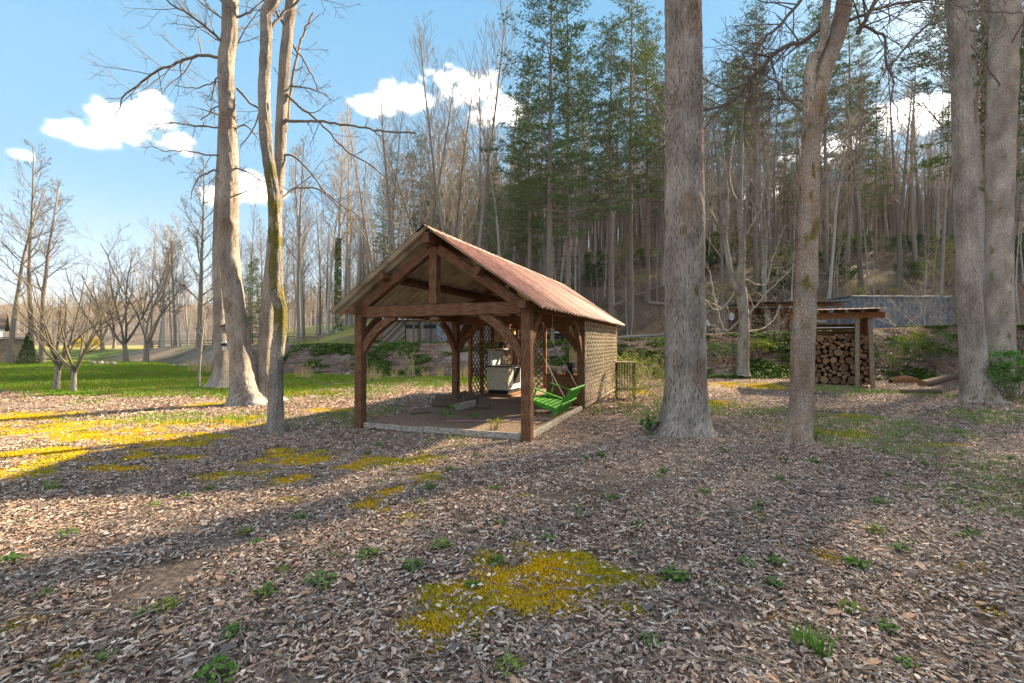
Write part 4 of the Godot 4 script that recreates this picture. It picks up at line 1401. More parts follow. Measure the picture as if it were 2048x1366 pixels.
func make_woods() -> void:
	var r := RandomNumberGenerator.new()
	r.seed = 812
	var grey := Color(0.20, 0.17, 0.15)
	var q := {"seg": 0.9, "wob": 0.10, "up": [0.10, 0.06, 0.05], "tip": 0.008, "kids": [8, 7], "start": 0.2, "ang": 0.6, "ratio": 0.5, "col": Color(0.28, 0.235, 0.20), "col2": Color(0.29, 0.23, 0.185), "trunk": grey, "rise": 1.35}
	var sky_high := "tall bare trees on the wooded hillside"
	# prototypes
	var bare := []
	var hide := Vector3(0, -200, 0)
	var specs := [[501, 25.0, 0.24, 0.40, 24, 0.34], [502, 22.0, 0.19, 0.34, 24, 0.36], [503, 28.0, 0.27, 0.46, 22, 0.33], [504, 19.0, 0.15, 0.30, 24, 0.36], [505, 24.0, 0.21, 0.28, 26, 0.36]]
	for s in specs:
		var qq := q.duplicate()
		qq.trunk = [Color(0.29, 0.255, 0.23), Color(0.42, 0.385, 0.35), Color(0.18, 0.155, 0.135), Color(0.50, 0.47, 0.43), Color(0.22, 0.185, 0.16)][s[0] - 501]
		bare.append(bare_tree(s[0], s[1], s[2], s[3], s[4], qq, 0.02, s[5]))
	for s in [[508, 27.0, 0.24, 0.34, 1], [509, 25.0, 0.20, 0.30, 2]]:
		var qq := q.duplicate()
		qq.trunk = Color(0.32, 0.27, 0.23)
		qq.rise = 2.0
		qq.up = [0.05, 0.06, 0.05]
		bare.append(bare_tree(s[0], s[1], s[2], s[3], 34, qq, 0.02, 0.50, s[4]))
	# group tree meshes so that every copy shares them
	var bare_meshes := []
	for b in bare: bare_meshes.append([b[0].mesh(M.bark_far), b[1].mesh(M.twig)])
	var pines := []
	pines.append(pine_tree(601, 29.0, 0.27, 0.42, 34, 3.2, 1.1, Color(0.26, 0.20, 0.165), Color(0.07, 0.12, 0.045), Color(0.13, 0.18, 0.055)))
	pines.append(pine_tree(602, 25.0, 0.23, 0.36, 32, 2.9, 1.2, Color(0.28, 0.22, 0.18), Color(0.075, 0.13, 0.045), Color(0.16, 0.20, 0.06)))
	pines.append(pine_tree(603, 31.0, 0.29, 0.55, 26, 3.4, 1.0, Color(0.26, 0.20, 0.165), Color(0.075, 0.12, 0.05), Color(0.15, 0.18, 0.06)))
	pines.append(pine_tree(604, 15.0, 0.16, 0.12, 30, 3.2, 1.3, Color(0.26, 0.20, 0.165), Color(0.08, 0.14, 0.065), Color(0.14, 0.20, 0.075)))
	pines.append(pine_tree(605, 30.0, 0.28, 0.36, 38, 3.6, 1.2, Color(0.24, 0.19, 0.16), Color(0.065, 0.115, 0.045), Color(0.12, 0.17, 0.055)))
	pines.append(pine_tree(606, 27.0, 0.24, 0.30, 30, 3.0, 1.2, Color(0.28, 0.22, 0.18), Color(0.07, 0.12, 0.05), Color(0.14, 0.19, 0.06)))
	pines.append(pine_tree(607, 31.0, 0.27, 0.5, 24, 3.8, 1.2, Color(0.24, 0.19, 0.155), Color(0.09, 0.13, 0.045), Color(0.24, 0.25, 0.07)))
	var pine_meshes := []
	for b in pines:
		var cm: ArrayMesh = b[2].mesh(M.needle)
		b[1].add_to(cm, M.twig)
		pine_meshes.append([b[0].mesh(M.bark_far), cm])
	var used: Array[Vector2] = []
	var add_bare := func(k: int, at: Vector3, s: float, label: String, group: String) -> void:
		var o := thing("bare_tree", label, "tree", at, r.randf() * TAU, group)
		var fat := r.randf_range(0.75, 1.3)
		o.scale = Vector3(s * fat, s * r.randf_range(0.9, 1.1), s * fat)
		o.rotation.x = r.randfn() * 0.025
		o.rotation.z = r.randfn() * 0.025
		part(o, "trunk", bare_meshes[k][0])
		part(o, "crown", bare_meshes[k][1])
		used.append(Vector2(at.x, -at.z))
	var add_pine := func(k: int, at: Vector3, s: float, label: String, group: String) -> void:
		var o := thing("pine_tree", label, "tree", at, r.randf() * TAU, group)
		o.scale = Vector3(s, s, s)
		part(o, "trunk", pine_meshes[k][0])
		part(o, "crown", pine_meshes[k][1])
		used.append(Vector2(at.x, -at.z))

	# --- the trees one can pick out: [column, distance, kind, size, label]
	var gl := "tall bare trees behind the pavilion ridge"
	add_bare.call(5, place(822, 44.0), 1.0, "tallest bare tree above the pavilion's ridge, left of its closest neighbour", gl)
	add_bare.call(6, place(888, 47.0), 1.15, "tall bare tree with upswept limbs above the pavilion roof slope", gl)
	add_bare.call(5, place(932, 43.0), 1.12, "tall bare tree reaching highest into the white cloud above the pavilion", gl)
	add_bare.call(6, place(766, 46.0), 0.86, "bare spreading tree above the left slope of the pavilion roof", gl)
	add_bare.call(1, place(700, 50.0), 1.0, "bare tree behind the left eave of the pavilion", gl)
	add_bare.call(3, place(655, 48.0), 1.1, "slender pale bare tree left of the pavilion eave", gl)
	add_bare.call(1, place(603, 52.0), 1.05, "pale straight bare tree right of the mossy crooked trunk", gl)
	add_bare.call(0, place(598, 44.0), 0.78, "bare tree on the grassy rise right of the mossy crooked trunk", gl)
	add_bare.call(3, place(1010, 44.0), 1.12, "slim pale bare tree above the pavilion roof, left of the tall pines", gl)
	var pn := "tall pines behind the pavilion"
	add_pine.call(4, place(1100, 37.0), 1.04, "tall dark pine behind the pavilion roof, left of the tall pair", pn)
	add_pine.call(1, place(1060, 43.0), 1.05, "slim pine with a long bare trunk behind the middle of the red roof", pn)
	add_pine.call(5, place(1136, 40.0), 1.12, "straight pine rising right of the dark pine behind the red roof", pn)
	add_pine.call(0, place(1222, 43.0), 1.0, "tall pine with many dead lower branches behind the roof's far end", pn)
	add_pine.call(6, place(1262, 46.0), 1.12, "pine with a sunlit yellowish crown left of the massive straight tree", pn)
	add_pine.call(1, place(1295, 50.0), 1.2, "pine close beside the massive straight trunk, on its left", pn)
	add_pine.call(3, place(980, 62.0), 1.15, "bushy blue-green pine just right of the bare group above the roof", pn)
	add_pine.call(3, place(1035, 66.0), 1.1, "rounded green pine behind the slim-trunked pine", pn)
	add_pine.call(2, place(842, 58.0), 0.82, "thin dark pine among the bare trees left of the white cloud", pn)
	add_pine.call(1, place(868, 60.0), 0.8, "small pine with ragged crown among the bare trees above the ridge", pn)
	add_pine.call(3, place(505, 62.0), 0.75, "short green pine seen between the twin stems on the left", pn)
	# --- far-left tall trees by the garage
	var lq := q.duplicate()
	lq.kids = [8, 7]
	lq.up = [0.05, 0.04, 0.05]
	lq.wob = 0.2
	lq.tip = 0.008
	lq.rise = 0.75
	lq.ratio = 0.5
	lq.trunk = Color(0.27, 0.225, 0.19)
	lq.col = Color(0.15, 0.125, 0.108)
	lq.col2 = Color(0.15, 0.12, 0.10)
	var far_left := "tall bare trees beside the garage"
	for s in [[20, 37.0, 14.0, 701, "bare tree at the left edge, closest to the garage door"], [62, 38.0, 17.5, 702, "tallest bare tree at the far left, behind the dark conical shrub"], [84, 36.0, 14.5, 703, "bare tree with spreading top right of the dark conical shrub"]]:
		var at := place(s[0], s[1])
		tree_thing("bare_tree", bare_tree(s[3], s[2], 0.20, 0.34, 22, lq, 0.03, 0.36), s[4], "tree", far_left, at, r.randf(), "bark_far")
		used.append(Vector2(at.x, -at.z))
	# low spreading trees on the creek mound
	lq.rise = 0.55
	var lq2 := lq.duplicate()
	lq2.trunk = Color(0.30, 0.25, 0.21)
	lq2.kids = [7, 6, 5]
	lq2.seg = 0.7
	lq2.wob = 0.16
	lq2.up = [0.05, 0.06, 0.05, 0.04]
	lq2.ratio = 0.52
	for s in [[252, 42.0, 10.0, 711, 5, 0.20, 0.75, "spreading multi-stemmed bare tree on the left end of the creek mound"], [292, 40.0, 10.5, 712, 4, 0.20, 0.6, "leaning bare tree on the creek mound, right of the spreading one"], [205, 66.0, 12.0, 713, 4, 0.24, 0.7, "dark bare tree in the field beyond the creek"], [228, 84.0, 14.0, 716, 5, 0.26, 0.6, "far bare tree behind the spreading trees of the creek mound"]]:
		var at := place(s[0], s[1])
		tree_thing("bare_tree", spreading_tree(s[3], s[2], s[5], 1.6, s[4], s[6], lq2), s[7], "tree", "bare trees along the creek", at, 0.4, "bark_far")
		used.append(Vector2(at.x, -at.z))
	var at0 := place(398, 46.0)
	var lq3 := lq.duplicate()
	lq3.rise = 1.0
	lq3.kids = [9, 7]
	lq3.trunk = Color(0.32, 0.28, 0.24)
	tree_thing("bare_tree", bare_tree(714, 18.5, 0.24, 0.2, 40, lq3, 0.015, 0.34), "large fan-shaped bare tree left of the twin-stemmed tree", "tree", "bare trees along the creek", at0, 0.9, "bark_far")
	used.append(Vector2(at0.x, -at0.z))
	tree_thing("bare_tree", bare_tree(715, 14.0, 0.16, 0.22, 30, lq3, 0.02, 0.32), "smaller fan-shaped bare tree beside the feeder tree", "tree", "bare trees along the creek", place(350, 52.0), 2.0, "bark_far")
	# --- two young trees on the lawn and the sapling
	var yq := {"seg": 0.25, "wob": 0.14, "up": [0.04, 0.05, 0.04], "tip": 0.0045, "kids": [6, 4], "start": 0.2, "ang": 0.6, "ratio": 0.55, "col": Color(0.15, 0.13, 0.095), "col2": Color(0.16, 0.12, 0.075), "trunk": Color(0.33, 0.29, 0.24), "rise": 0.9}
	var yq2 := yq.duplicate()
	yq2.kids = [6, 4, 2]
	yq2.tip = 0.0035
	yq2.wob = 0.12
	yq2.up = [0.02, 0.03, 0.03, 0.02]
	tree_thing("young_tree", spreading_tree(721, 4.2, 0.085, 0.85, 7, 0.85, yq2), "young many-branched tree on the lawn, left one of the two", "tree", "young trees on the lawn", place(113, 15.9), 0.3, "bark_far")
	tree_thing("young_tree", spreading_tree(722, 3.9, 0.075, 0.7, 6, 0.8, yq2), "young many-branched tree on the lawn, right one of the two", "tree", "young trees on the lawn", place(147, 15.3), 1.3, "bark_far")
	tree_thing("sapling", bare_tree(723, 3.7, 0.055, 0.3, 14, yq, 0.02, 0.40), "thin pale sapling standing alone left of the feeder tree", "sapling", "saplings", place(397, 16.3), 0.6, "bark_far")
	tree_thing("sapling", bare_tree(724, 1.2, 0.016, 0.4, 3, yq, 0.08, 0.30), "leaning bare stick-like sapling left of the pavilion", "sapling", "saplings", place(632, 17.6), 0.6, "bark_far")
	# --- ivy-covered tree left of the eave
	var im := thing("ivy_clad_tree", "tree trunk wrapped in green ivy left of the pavilion eave", "tree", place(676, 47.0))
	part(im, "trunk", bare_meshes[1][0])
	part(im, "crown", bare_meshes[1][1])
	var ivy := MB.new()
	for k in 1500:
		var a := r.randf() * TAU
		var y := pow(r.randf(), 0.8) * 9.5
		var rr := 0.22 + r.randf() * 0.22 * (1.0 - y / 12.0)
		var ls := r.randf_range(0.07, 0.12)
		leaf_shape(ivy, Vector3(cos(a) * rr, y, sin(a) * rr), r.randf() * TAU, Vector2(r.randf_range(0.4, 1.4), r.randf_range(-0.5, 0.5)), ls, ls * 0.8, 0.2, Color(0.06, 0.11, 0.02).lerp(Color(0.15, 0.19, 0.04), r.randf()), false)
	part(im, "ivy", ivy.mesh(M.leaf_green))

	# --- the rest of the wood, spread over the hill
	var tries := 0
	var placed := 0
	while placed < 200 and tries < 9000:
		tries += 1
		var d := 40.0 + 75.0 * pow(r.randf(), 0.95)
		var x := r.randf_range(-0.62, 1.28) * d
		var up := d - pl(x, TOE)
		if x < -6.0 and up < 2.0: continue
		if up < -1.0 and x > -6.0: continue
		if up > 62.0: continue
		# the barn, sheds, container and the mown slope stay free
		if x > -13.0 and x < 0.0 and d < 47.0: continue
		var ok := true
		var gap := 2.0 + 0.012 * d
		for u in used:
			if u.distance_squared_to(Vector2(x, d)) < gap * gap:
				ok = false
				break
		if not ok: continue
		placed += 1
		var pine_share := 0.36 if x > 10.0 else (0.14 if x > 0.0 else 0.10)
		# sun reaches the lawn at the left and the pavilion roof through a gap in the pines
		var lane := x * 0.629 - d * 0.777
		if r.randf() < pine_share and not (lane < -5.5 and lane > -15.0 and d < 66.0):
			add_pine.call([0, 1, 2, 4, 5, 6][r.randi() % 6], on(x, d), r.randf_range(0.78, 1.1), "pine tree standing in the hillside wood", "pines of the hillside wood")
		else:
			add_bare.call(r.randi() % 5, on(x, d), r.randf_range(0.72, 1.12), "bare grey tree standing in the hillside wood", "bare trees of the hillside wood")
	# the wood goes on to the right of the clearing; its crowns filter the sun over the leaves
	for s in [[21.0, 17.0, 0, 1.0], [23.5, 19.5, 4, 1.05], [25.5, 17.8, 2, 1.0], [20.2, 20.4, 1, 1.05], [27.5, 22.0, 4, 1.1], [23.0, 14.5, 0, 1.0], [26.0, 24.5, 0, 1.1], [30.0, 20.0, 2, 1.0], [18.5, 13.2, 1, 0.9], [28.5, 16.5, 4, 1.0]]:
		add_bare.call(s[2], on(s[0], s[1]), s[3], "bare tree of the wood right of the clearing", "trees right of the clearing")

	for s in [[-4.4, 46.0, 2, 1.16], [-3.2, 34.0, 1, 1.0], [1.0, 29.0, 1, 1.0], [2.6, 36.0, 0, 1.05]]:
		add_pine.call(s[2], on(s[0] * 0.629 + s[1] * 0.777, -s[0] * 0.777 + s[1] * 0.629), s[3], "pine of the wood right of the clearing", "trees right of the clearing")
	# screen of slender trees beyond the creek, left of the pavilion
	tries = 0
	placed = 0
	while placed < 46 and tries < 2000:
		tries += 1
		var d := r.randf_range(52.0, 98.0)
		var x := r.randf_range(-0.80, -0.30) * d
		var ok := true
		for u in used:
			if u.distance_squared_to(Vector2(x, d)) < 7.0:
				ok = false
				break
		if not ok: continue
		placed += 1
		add_bare.call([1, 3, 3, 0, 4][r.randi() % 5], on(x, d), r.randf_range(0.6, 0.95), "slender bare tree of the screen beyond the creek", "slender trees beyond the creek")
	# thin pole-like saplings on the slope behind the sheds
	var pq := {"seg": 0.6, "wob": 0.12, "up": [0.04, 0.03], "tip": 0.008, "kids": [3], "start": 0.3, "ang": 0.6, "ratio": 0.5, "col": Color(0.33, 0.30, 0.26), "col2": Color(0.25, 0.21, 0.18), "trunk": Color(0.42, 0.39, 0.35), "rise": 0.8}
	var poles := []
	for k in 3:
		var b := bare_tree(731 + k, 7.0 + k * 1.5, 0.05 + 0.01 * k, 0.35, 16, pq, 0.04, 0.25)
		poles.append([b[0].mesh(M.bark_far), b[1].mesh(M.twig)])
	for k in 70:
		var d := r.randf_range(39.0, 66.0)
		var x := r.randf_range(-0.1, 1.15) * d
		if d - pl(x, TOE) < 0.0: continue
		if x < 0.0 and d < 46.0: continue
		var o := thing("pole_sapling", "thin pale sapling on the brown slope behind the sheds", "sapling", on(x, d), r.randf() * TAU, "saplings on the hillside")
		var s := r.randf_range(0.7, 1.25)
		o.scale = Vector3(s, s, s)
		var kk := r.randi() % 3
		part(o, "trunk", poles[kk][0])
		part(o, "crown", poles[kk][1])
	for k in 9:
		var d := r.randf_range(42.0, 56.0)
		var x := r.randf_range(0.1, 0.95) * d
		var an := r.randf_range(-0.6, 0.6)
		var ln := r.randf_range(4.0, 8.0)
		var e0 := on(x, d, 0.12)
		var e1 := on(x + cos(an) * ln, d + sin(an) * ln, 0.15)
		var fm := MB.new()
		tube(fm, PackedVector3Array([e0 - e0, (e1 - e0) * 0.5 + Vector3(0, 0.05, 0), e1 - e0]), PackedFloat32Array([0.2, 0.15, 0.08]), 8, Color(0.33, 0.28, 0.24), Color(-1, 0, 0), true)
		top("fallen_log", fm.mesh(M.bark_far), "fallen dead tree lying on the wooded slope", "log", "fallen trees on the slope", Transform3D(Basis.IDENTITY, e0))
	# twiggy undergrowth
	var tq := {"seg": 0.3, "wob": 0.2, "up": [0.03, 0.0, 0.0], "tip": 0.005, "kids": [5, 3], "start": 0.15, "ang": 0.7, "ratio": 0.6, "col": Color(0.26, 0.22, 0.18), "col2": Color(0.24, 0.19, 0.15)}
	var brush := []
	for k in 3:
		var b := MB.new()
		for j in 9:
			var a := r.randf() * TAU
			limb(b, Vector3(cos(a) * 0.1, -0.05, sin(a) * 0.1), Vector3(cos(a), r.randf_range(0.7, 1.8), sin(a)), r.randf_range(1.2, 2.6), 0.014, 0, tq, r)
		brush.append(b.mesh(M.twig))
	for k in 330:
		var d := r.randf_range(26.0, 72.0)
		var x := r.randf_range(-0.15, 1.15) * d
		var up := d - pl(x, TOE)
		if up < -2.0 and not (x > 26.0 and d > 26.0 and d < 31.0): continue
		if x < 1.0 and d < 46.0: continue
		top("brush", brush[r.randi() % 3], "leafless twiggy brush on the wooded slope", "brush", "brush on the slope", Transform3D(Basis(Vector3.UP, r.randf() * TAU).scaled(Vector3.ONE * r.randf_range(0.7, 1.5)), on(x, d)))
	# the arching brush in front of the container
	for s in [[1850, 25.0, 1.5, "arching bare brush in front of the container's right end"], [1800, 26.5, 1.1, "arching bare brush in front of the middle of the container"], [2040, 17.0, 1.3, "bare twiggy brush behind the right-edge trees"], [1440, 24.0, 0.9, "bare twiggy brush on the bank between the massive tree and the lichen tree"], [1545, 23.0, 0.9, "bare twiggy brush on the bank left of the forked tree"]]:
		top("brush", brush[r.randi() % 3], s[3], "brush", "brush on the bank", Transform3D(Basis(Vector3.UP, r.randf() * TAU).scaled(Vector3.ONE * s[2]), place(s[0], s[1])))
	# evergreen rhododendron on the slope
	var rh := []
	for k in 2:
		rh.append(leafy_shrub(741 + k, 3.4, 3.0, 1900, 0.11, Color(0.035, 0.07, 0.025), Color(0.10, 0.13, 0.045), Color(0.14, 0.11, 0.09), 9, 11))
	var rm := []
	for b in rh: rm.append([b[0].mesh(M.twig), b[1].mesh(M.leaf_green)])
	for k in 44:
		var d := r.randf_range(42.0, 70.0)
		var x := r.randf_range(0.05, 1.15) * d
		var up := d - pl(x, TOE)
		if up < 2.0 or (up < 9.0 and x / d > 0.25 and x / d < 0.75): continue
		var o := thing("rhododendron", "dark evergreen shrub under the trees of the slope", "shrub", on(x, d), r.randf() * TAU, "evergreen shrubs on the slope")
		var s := r.randf_range(0.7, 1.35)
		o.scale = Vector3(s, s, s)
		var kk := r.randi() % 2
		part(o, "stems", rm[kk][0])
		part(o, "foliage", rm[kk][1])
	var lfs := []
	for k in 2:
		var b := leafy_shrub(761 + k, 3.0, 3.6, 700, 0.07, Color(0.20, 0.20, 0.05), Color(0.40, 0.36, 0.12), Color(0.24, 0.19, 0.15), 12, 14)
		lfs.append([b[0].mesh(M.twig), b[1].mesh(M.leaf_green)])
	for k in 70:
		var d := r.randf_range(40.0, 74.0)
		var x := r.randf_range(0.02, 1.15) * d
		if d - pl(x, TOE) < 2.0: continue
		var o := thing("leafing_shrub", "thin shrub with pale yellow-green new leaves on the slope", "shrub", on(x, d), r.randf() * TAU, "leafing shrubs on the slope")
		var s := r.randf_range(0.6, 1.4)
		o.scale = Vector3(s, s, s)
		var kk := r.randi() % 2
		part(o, "stems", lfs[kk][0])
		part(o, "foliage", lfs[kk][1])
	# far wood: the mass behind the ridge and across the valley
	var fx := [[], [], []]
	for k in 2600:
		var d := r.randf_range(72.0, 175.0)
		var x := r.randf_range(-0.55, 1.3) * d
		if d - pl(x, TOE) < 22.0: continue
		fx[r.randi() % 3].append(Transform3D(Basis(Vector3.UP, r.randf() * TAU).scaled(Vector3.ONE * r.randf_range(0.5, 0.9)), on(x, d)))
	for k in 1500:
		var d := r.randf_range(165.0, 380.0)
		var x := r.randf_range(-1.35, -0.05) * d
		if d + 0.25 * x < 165.0: continue
		fx[r.randi() % 3].append(Transform3D(Basis(Vector3.UP, r.randf() * TAU).scaled(Vector3.ONE * r.randf_range(0.5, 0.8)), on(x, d)))
	for k in 3:
		var fq := {"seg": 2.0, "wob": 0.12, "up": [0.08, 0.05, 0.04], "tip": 0.014, "kids": [8, 3], "start": 0.15, "ang": 0.6, "ratio": 0.5, "col": Color(0.25, 0.21, 0.175), "col2": Color(0.26, 0.20, 0.155), "trunk": [Color(0.34, 0.305, 0.27), Color(0.20, 0.16, 0.135), Color(0.27, 0.22, 0.185)][k], "rise": 0.8}
		var b := bare_tree(751 + k, 22.0, 0.24, 0.3, 26, fq, 0.02, 0.30)
		var m := ArrayMesh.new()
		b[0].add_to(m, M.bark_far)
		b[1].add_to(m, M.twig)
		stuff("distant_wood", m, fx[k], "distant bare woodland covering the far ridges", "woodland")

# ---------------------------------------------------------------- pavilion
func make_pavilion() -> void:
	var o := thing("pavilion", "open timber pavilion with red corrugated roof and lattice walls", "pavilion", PAV, PAV_TURN)
	var tm: Material = M.timber
	var ti: Material = M.timber
	var WD := 3.35
	var top_h := 2.27
	# posts
	for s in [[0.0, 0.0], [WD, 0.0], [0.0, 3.7], [WD, 3.7], [0.0, 7.95], [WD, 7.95]]:
		bar_part(o, "post", tm, Vector3(s[0], -0.15, -s[1]), Vector3(s[0], top_h, -s[1]), 0.165, 0.165, 0.012, Vector3.BACK)
	# tie beams, each with king post, rafters and struts
	var ridge_u := 1.62
	var slope := 0.69
	var ridge_h := 3.55
	for w in [0.0, 3.7, 7.95]:
		var m: Material = tm if w == 0.0 else ti
		bar_part(o, "tie_beam", m, Vector3(0.084, 2.165, -w), Vector3(WD - 0.084, 2.165, -w), 0.15, 0.205, 0.012)
		bar_part(o, "king_post", m, Vector3(ridge_u, 2.27, -w), Vector3(ridge_u, 3.28, -w), 0.16, 0.15, 0.012, Vector3.BACK)
		if w == 0.0:
			var kn := MB.new()
			box(kn, Vector3(ridge_u + 0.02, 2.015, -w), Vector3(0.20, 0.085, 0.13), 0.03)
			part(o, "king_post_tenon", kn.mesh(m))
		for sg: float in [-1.0, 1.0]:
			var u0 := ridge_u + sg * 0.085
			var u1 := ridge_u + sg * 1.66
			bar_part(o, "rafter", m, Vector3(u0, ridge_h - 0.085 * slope - 0.255, -w), Vector3(u1, ridge_h - 1.66 * slope - 0.205, -w), 0.14, 0.17, 0.012)
			if w > 0.0:
				bar_part(o, "strut", m, Vector3(ridge_u + sg * 0.1, 2.45, -w), Vector3(ridge_u + sg * 0.85, ridge_h - 0.85 * slope - 0.32, -w), 0.10, 0.12, 0.01)
	# plates along both sides, purlins and ridge beam, running out under the gable overhang
	for u in [0.0, WD]:
		bar_part(o, "wall_plate", ti, Vector3(u, 2.20, 0.24), Vector3(u, 2.20, -8.3), 0.13, 0.13, 0.01)
	for sg: float in [-1.0, 1.0]:
		bar_part(o, "purlin", ti, Vector3(ridge_u + sg * 0.95, ridge_h - 0.95 * slope - 0.115, 0.27), Vector3(ridge_u + sg * 0.95, ridge_h - 0.95 * slope - 0.115, -8.35), 0.11, 0.14, 0.01, Vector3(sg * slope, 1, 0))
	bar_part(o, "ridge_beam", ti, Vector3(ridge_u, ridge_h - 0.155, 0.29), Vector3(ridge_u, ridge_h - 0.155, -8.4), 0.12, 0.19, 0.01)
	# curved braces
	var braces := [[Vector3(0.08, 0, 0), Vector3(1, 0, 0), 0.72, 0.62], [Vector3(WD - 0.08, 0, 0), Vector3(-1, 0, 0), 0.74, 0.72], [Vector3(WD, 0, -0.08), Vector3(0, 0, -1), 0.5, 0.55], [Vector3(0, 0, -0.08), Vector3(0, 0, -1), 0.5, 0.55],
		[Vector3(0.08, 0, -3.7), Vector3(1, 0, 0), 0.7, 0.66], [Vector3(WD - 0.08, 0, -3.7), Vector3(-1, 0, 0), 0.7, 0.66], [Vector3(0, 0, -3.62), Vector3(0, 0, 1), 0.62, 0.66], [Vector3(0, 0, -3.78), Vector3(0, 0, -1), 0.62, 0.66], [Vector3(WD, 0, -3.62), Vector3(0, 0, 1), 0.7, 0.75],
		[Vector3(0.08, 0, -7.95), Vector3(1, 0, 0), 0.7, 0.66], [Vector3(WD - 0.08, 0, -7.95), Vector3(-1, 0, 0), 0.7, 0.66]]
	for b in braces:
		var mb := MB.new()
		brace(mb, b[0] + Vector3(0, 2.07, 0), b[1], b[2], b[3], 0.105, 0.12)
		part(o, "brace", mb.mesh(tm))
	# corrugated roof, sheet by sheet
	var sheet := 0.66
	var start := 0.34
	var run := 2.06
	var variants := []
	for sg: float in [-1.0, 1.0]:
		for k in 13:
			var m := roof_sheet(sg, sheet, run, slope, 3, k)
			var nm := part(o, "roof_sheet", m, Transform3D(Basis.IDENTITY, Vector3(ridge_u, ridge_h + (0.004 if k % 2 == 0 else 0.0), start - k * sheet)))
			var sc := MB.new()
			for row in [0.12, 0.98, 1.9]:
				for j in 3:
					var z := -j * sheet / 3.0
					var p := Vector3(sg * row, -row * slope + 0.052, z)
					box(sc, p, Vector3(0.014, 0.012, 0.014), 0.003)
			part(nm, "screws", sc.mesh(M.iron)).set_meta("kind", "stuff")
	var cap := MB.new()
	for sg: float in [-1.0, 1.0]:
		var nn := Vector3(sg * slope, 1, 0).normalized()
		var a := Vector3(ridge_u, ridge_h + 0.046, start + 0.02)
		var e := Vector3(ridge_u, ridge_h + 0.046, start - 13 * sheet - 0.03)
		var f := Vector3(sg * 0.15, -0.15 * slope, 0)
		for off in [0.0, -0.006]:
			var i0 := cap.vert(a + Vector3(0, off, 0), nn, Vector2(0, 0), Color.WHITE)
			cap.vert(e + Vector3(0, off, 0), nn, Vector2(0, 8), Color.WHITE)
			cap.vert(e + f + Vector3(0, off, 0), nn, Vector2(0.2, 8), Color.WHITE)
			cap.vert(a + f + Vector3(0, off, 0), nn, Vector2(0.2, 0), Color.WHITE)
			if sg * (0.5 + off * 1000.0) < 0: cap.quad(i0, i0 + 1, i0 + 2, i0 + 3)
			else: cap.quad(i0 + 3, i0 + 2, i0 + 1, i0)
	part(o, "ridge_cap", cap.mesh(M.ridge_cap))
	# ground sills
	bar_part(o, "sill", M.sill, Vector3(0.1, 0.055, 0.02), Vector3(1.45, 0.06, 0.10), 0.055, 0.10, 0.012)
	bar_part(o, "sill", M.sill, Vector3(1.40, 0.07, 0.07), Vector3(WD - 0.09, 0.075, 0.02), 0.055, 0.11, 0.012)
	bar_part(o, "sill", M.sill, Vector3(WD + 0.03, 0.07, -0.09), Vector3(WD + 0.03, 0.075, -3.6), 0.06, 0.11, 0.012)
	bar_part(o, "sill", M.sill, Vector3(WD + 0.03, 0.07, -3.8), Vector3(WD + 0.03, 0.075, -7.85), 0.06, 0.11, 0.012)
	bar_part(o, "sill", M.sill, Vector3(-0.02, 0.05, -3.8), Vector3(-0.02, 0.05, -7.85), 0.06, 0.09, 0.012)
	# lattice panels
	lattice_panel(o, Vector3(WD + 0.10, 0.1, -3.66), Vector3(0, 0, -1), 2.18, 1.98, M.lattice)
	lattice_panel(o, Vector3(WD + 0.10, 0.1, -5.87), Vector3(0, 0, -1), 2.18, 1.98, M.lattice)
	for w in [4.55, 5.28, 6.05, 7.0]:
		bar_part(o, "lattice_stud", M.rust_wood, Vector3(-0.01, 0.0, -w), Vector3(-0.01, 2.13, -w), 0.09, 0.09, 0.006, Vector3.BACK)
	for s in [[4.60, 0.64], [5.33, 0.68], [6.10, 0.86], [7.05, 0.82]]:
		lattice_panel(o, Vector3(-0.04, 0.08, -s[0]), Vector3(0, 0, -1), s[1], 2.04, M.lattice_shaded)
	lattice_panel(o, Vector3(0.1, 0.08, -7.9), Vector3(1, 0, 0), 0.95, 2.04, M.lattice_shaded)
	bar_part(o, "lattice_stud", M.rust_wood, Vector3(1.1, 0.0, -7.9), Vector3(1.1, 2.13, -7.9), 0.09, 0.09, 0.006, Vector3.BACK)

func roof_sheet(sg: float, width: float, run: float, slope: float, ribs: int, sd: int) -> ArrayMesh:
	var topm := MB.new()
	var low := MB.new()
	var nn := Vector3(sg * slope, 1, 0).normalized()
	var along := Vector3(sg, -slope, 0)
	var n := ribs * 14
	for j in 2:
		for k in n + 1:
			var t := float(k) / n
			var ph := t * ribs * TAU
			var z := -t * width
			var h := 0.021 * cos(ph)
			var dz := 0.021 * sin(ph) * ribs * TAU / width
			var wn := (nn + Vector3(0, 0, -dz)).normalized()
			var s := 0.0 if j == 0 else run + 0.006 * sin(sd * 2.1 + t * 3.0)
			var p := along * s + nn * (h + 0.023) + Vector3(0, 0, z)
			topm.vert(p, wn, Vector2(s + sd * 0.37, z + sd), Color.WHITE)
			low.vert(p - nn * 0.003, -wn, Vector2(s + sd * 0.61, z), Color.WHITE)
	for k in n:
		var a := k
		var b := n + 1 + k
		if sg > 0:
			topm.quad(a, b, b + 1, a + 1)
			low.quad(a + 1, b + 1, b, a)
		else:
			topm.quad(a + 1, b + 1, b, a)
			low.quad(a, b, b + 1, a + 1)
	var m := ArrayMesh.new()
	topm.add_to(m, M.roof_red)
	low.add_to(m, M.roof_tan)
	return m

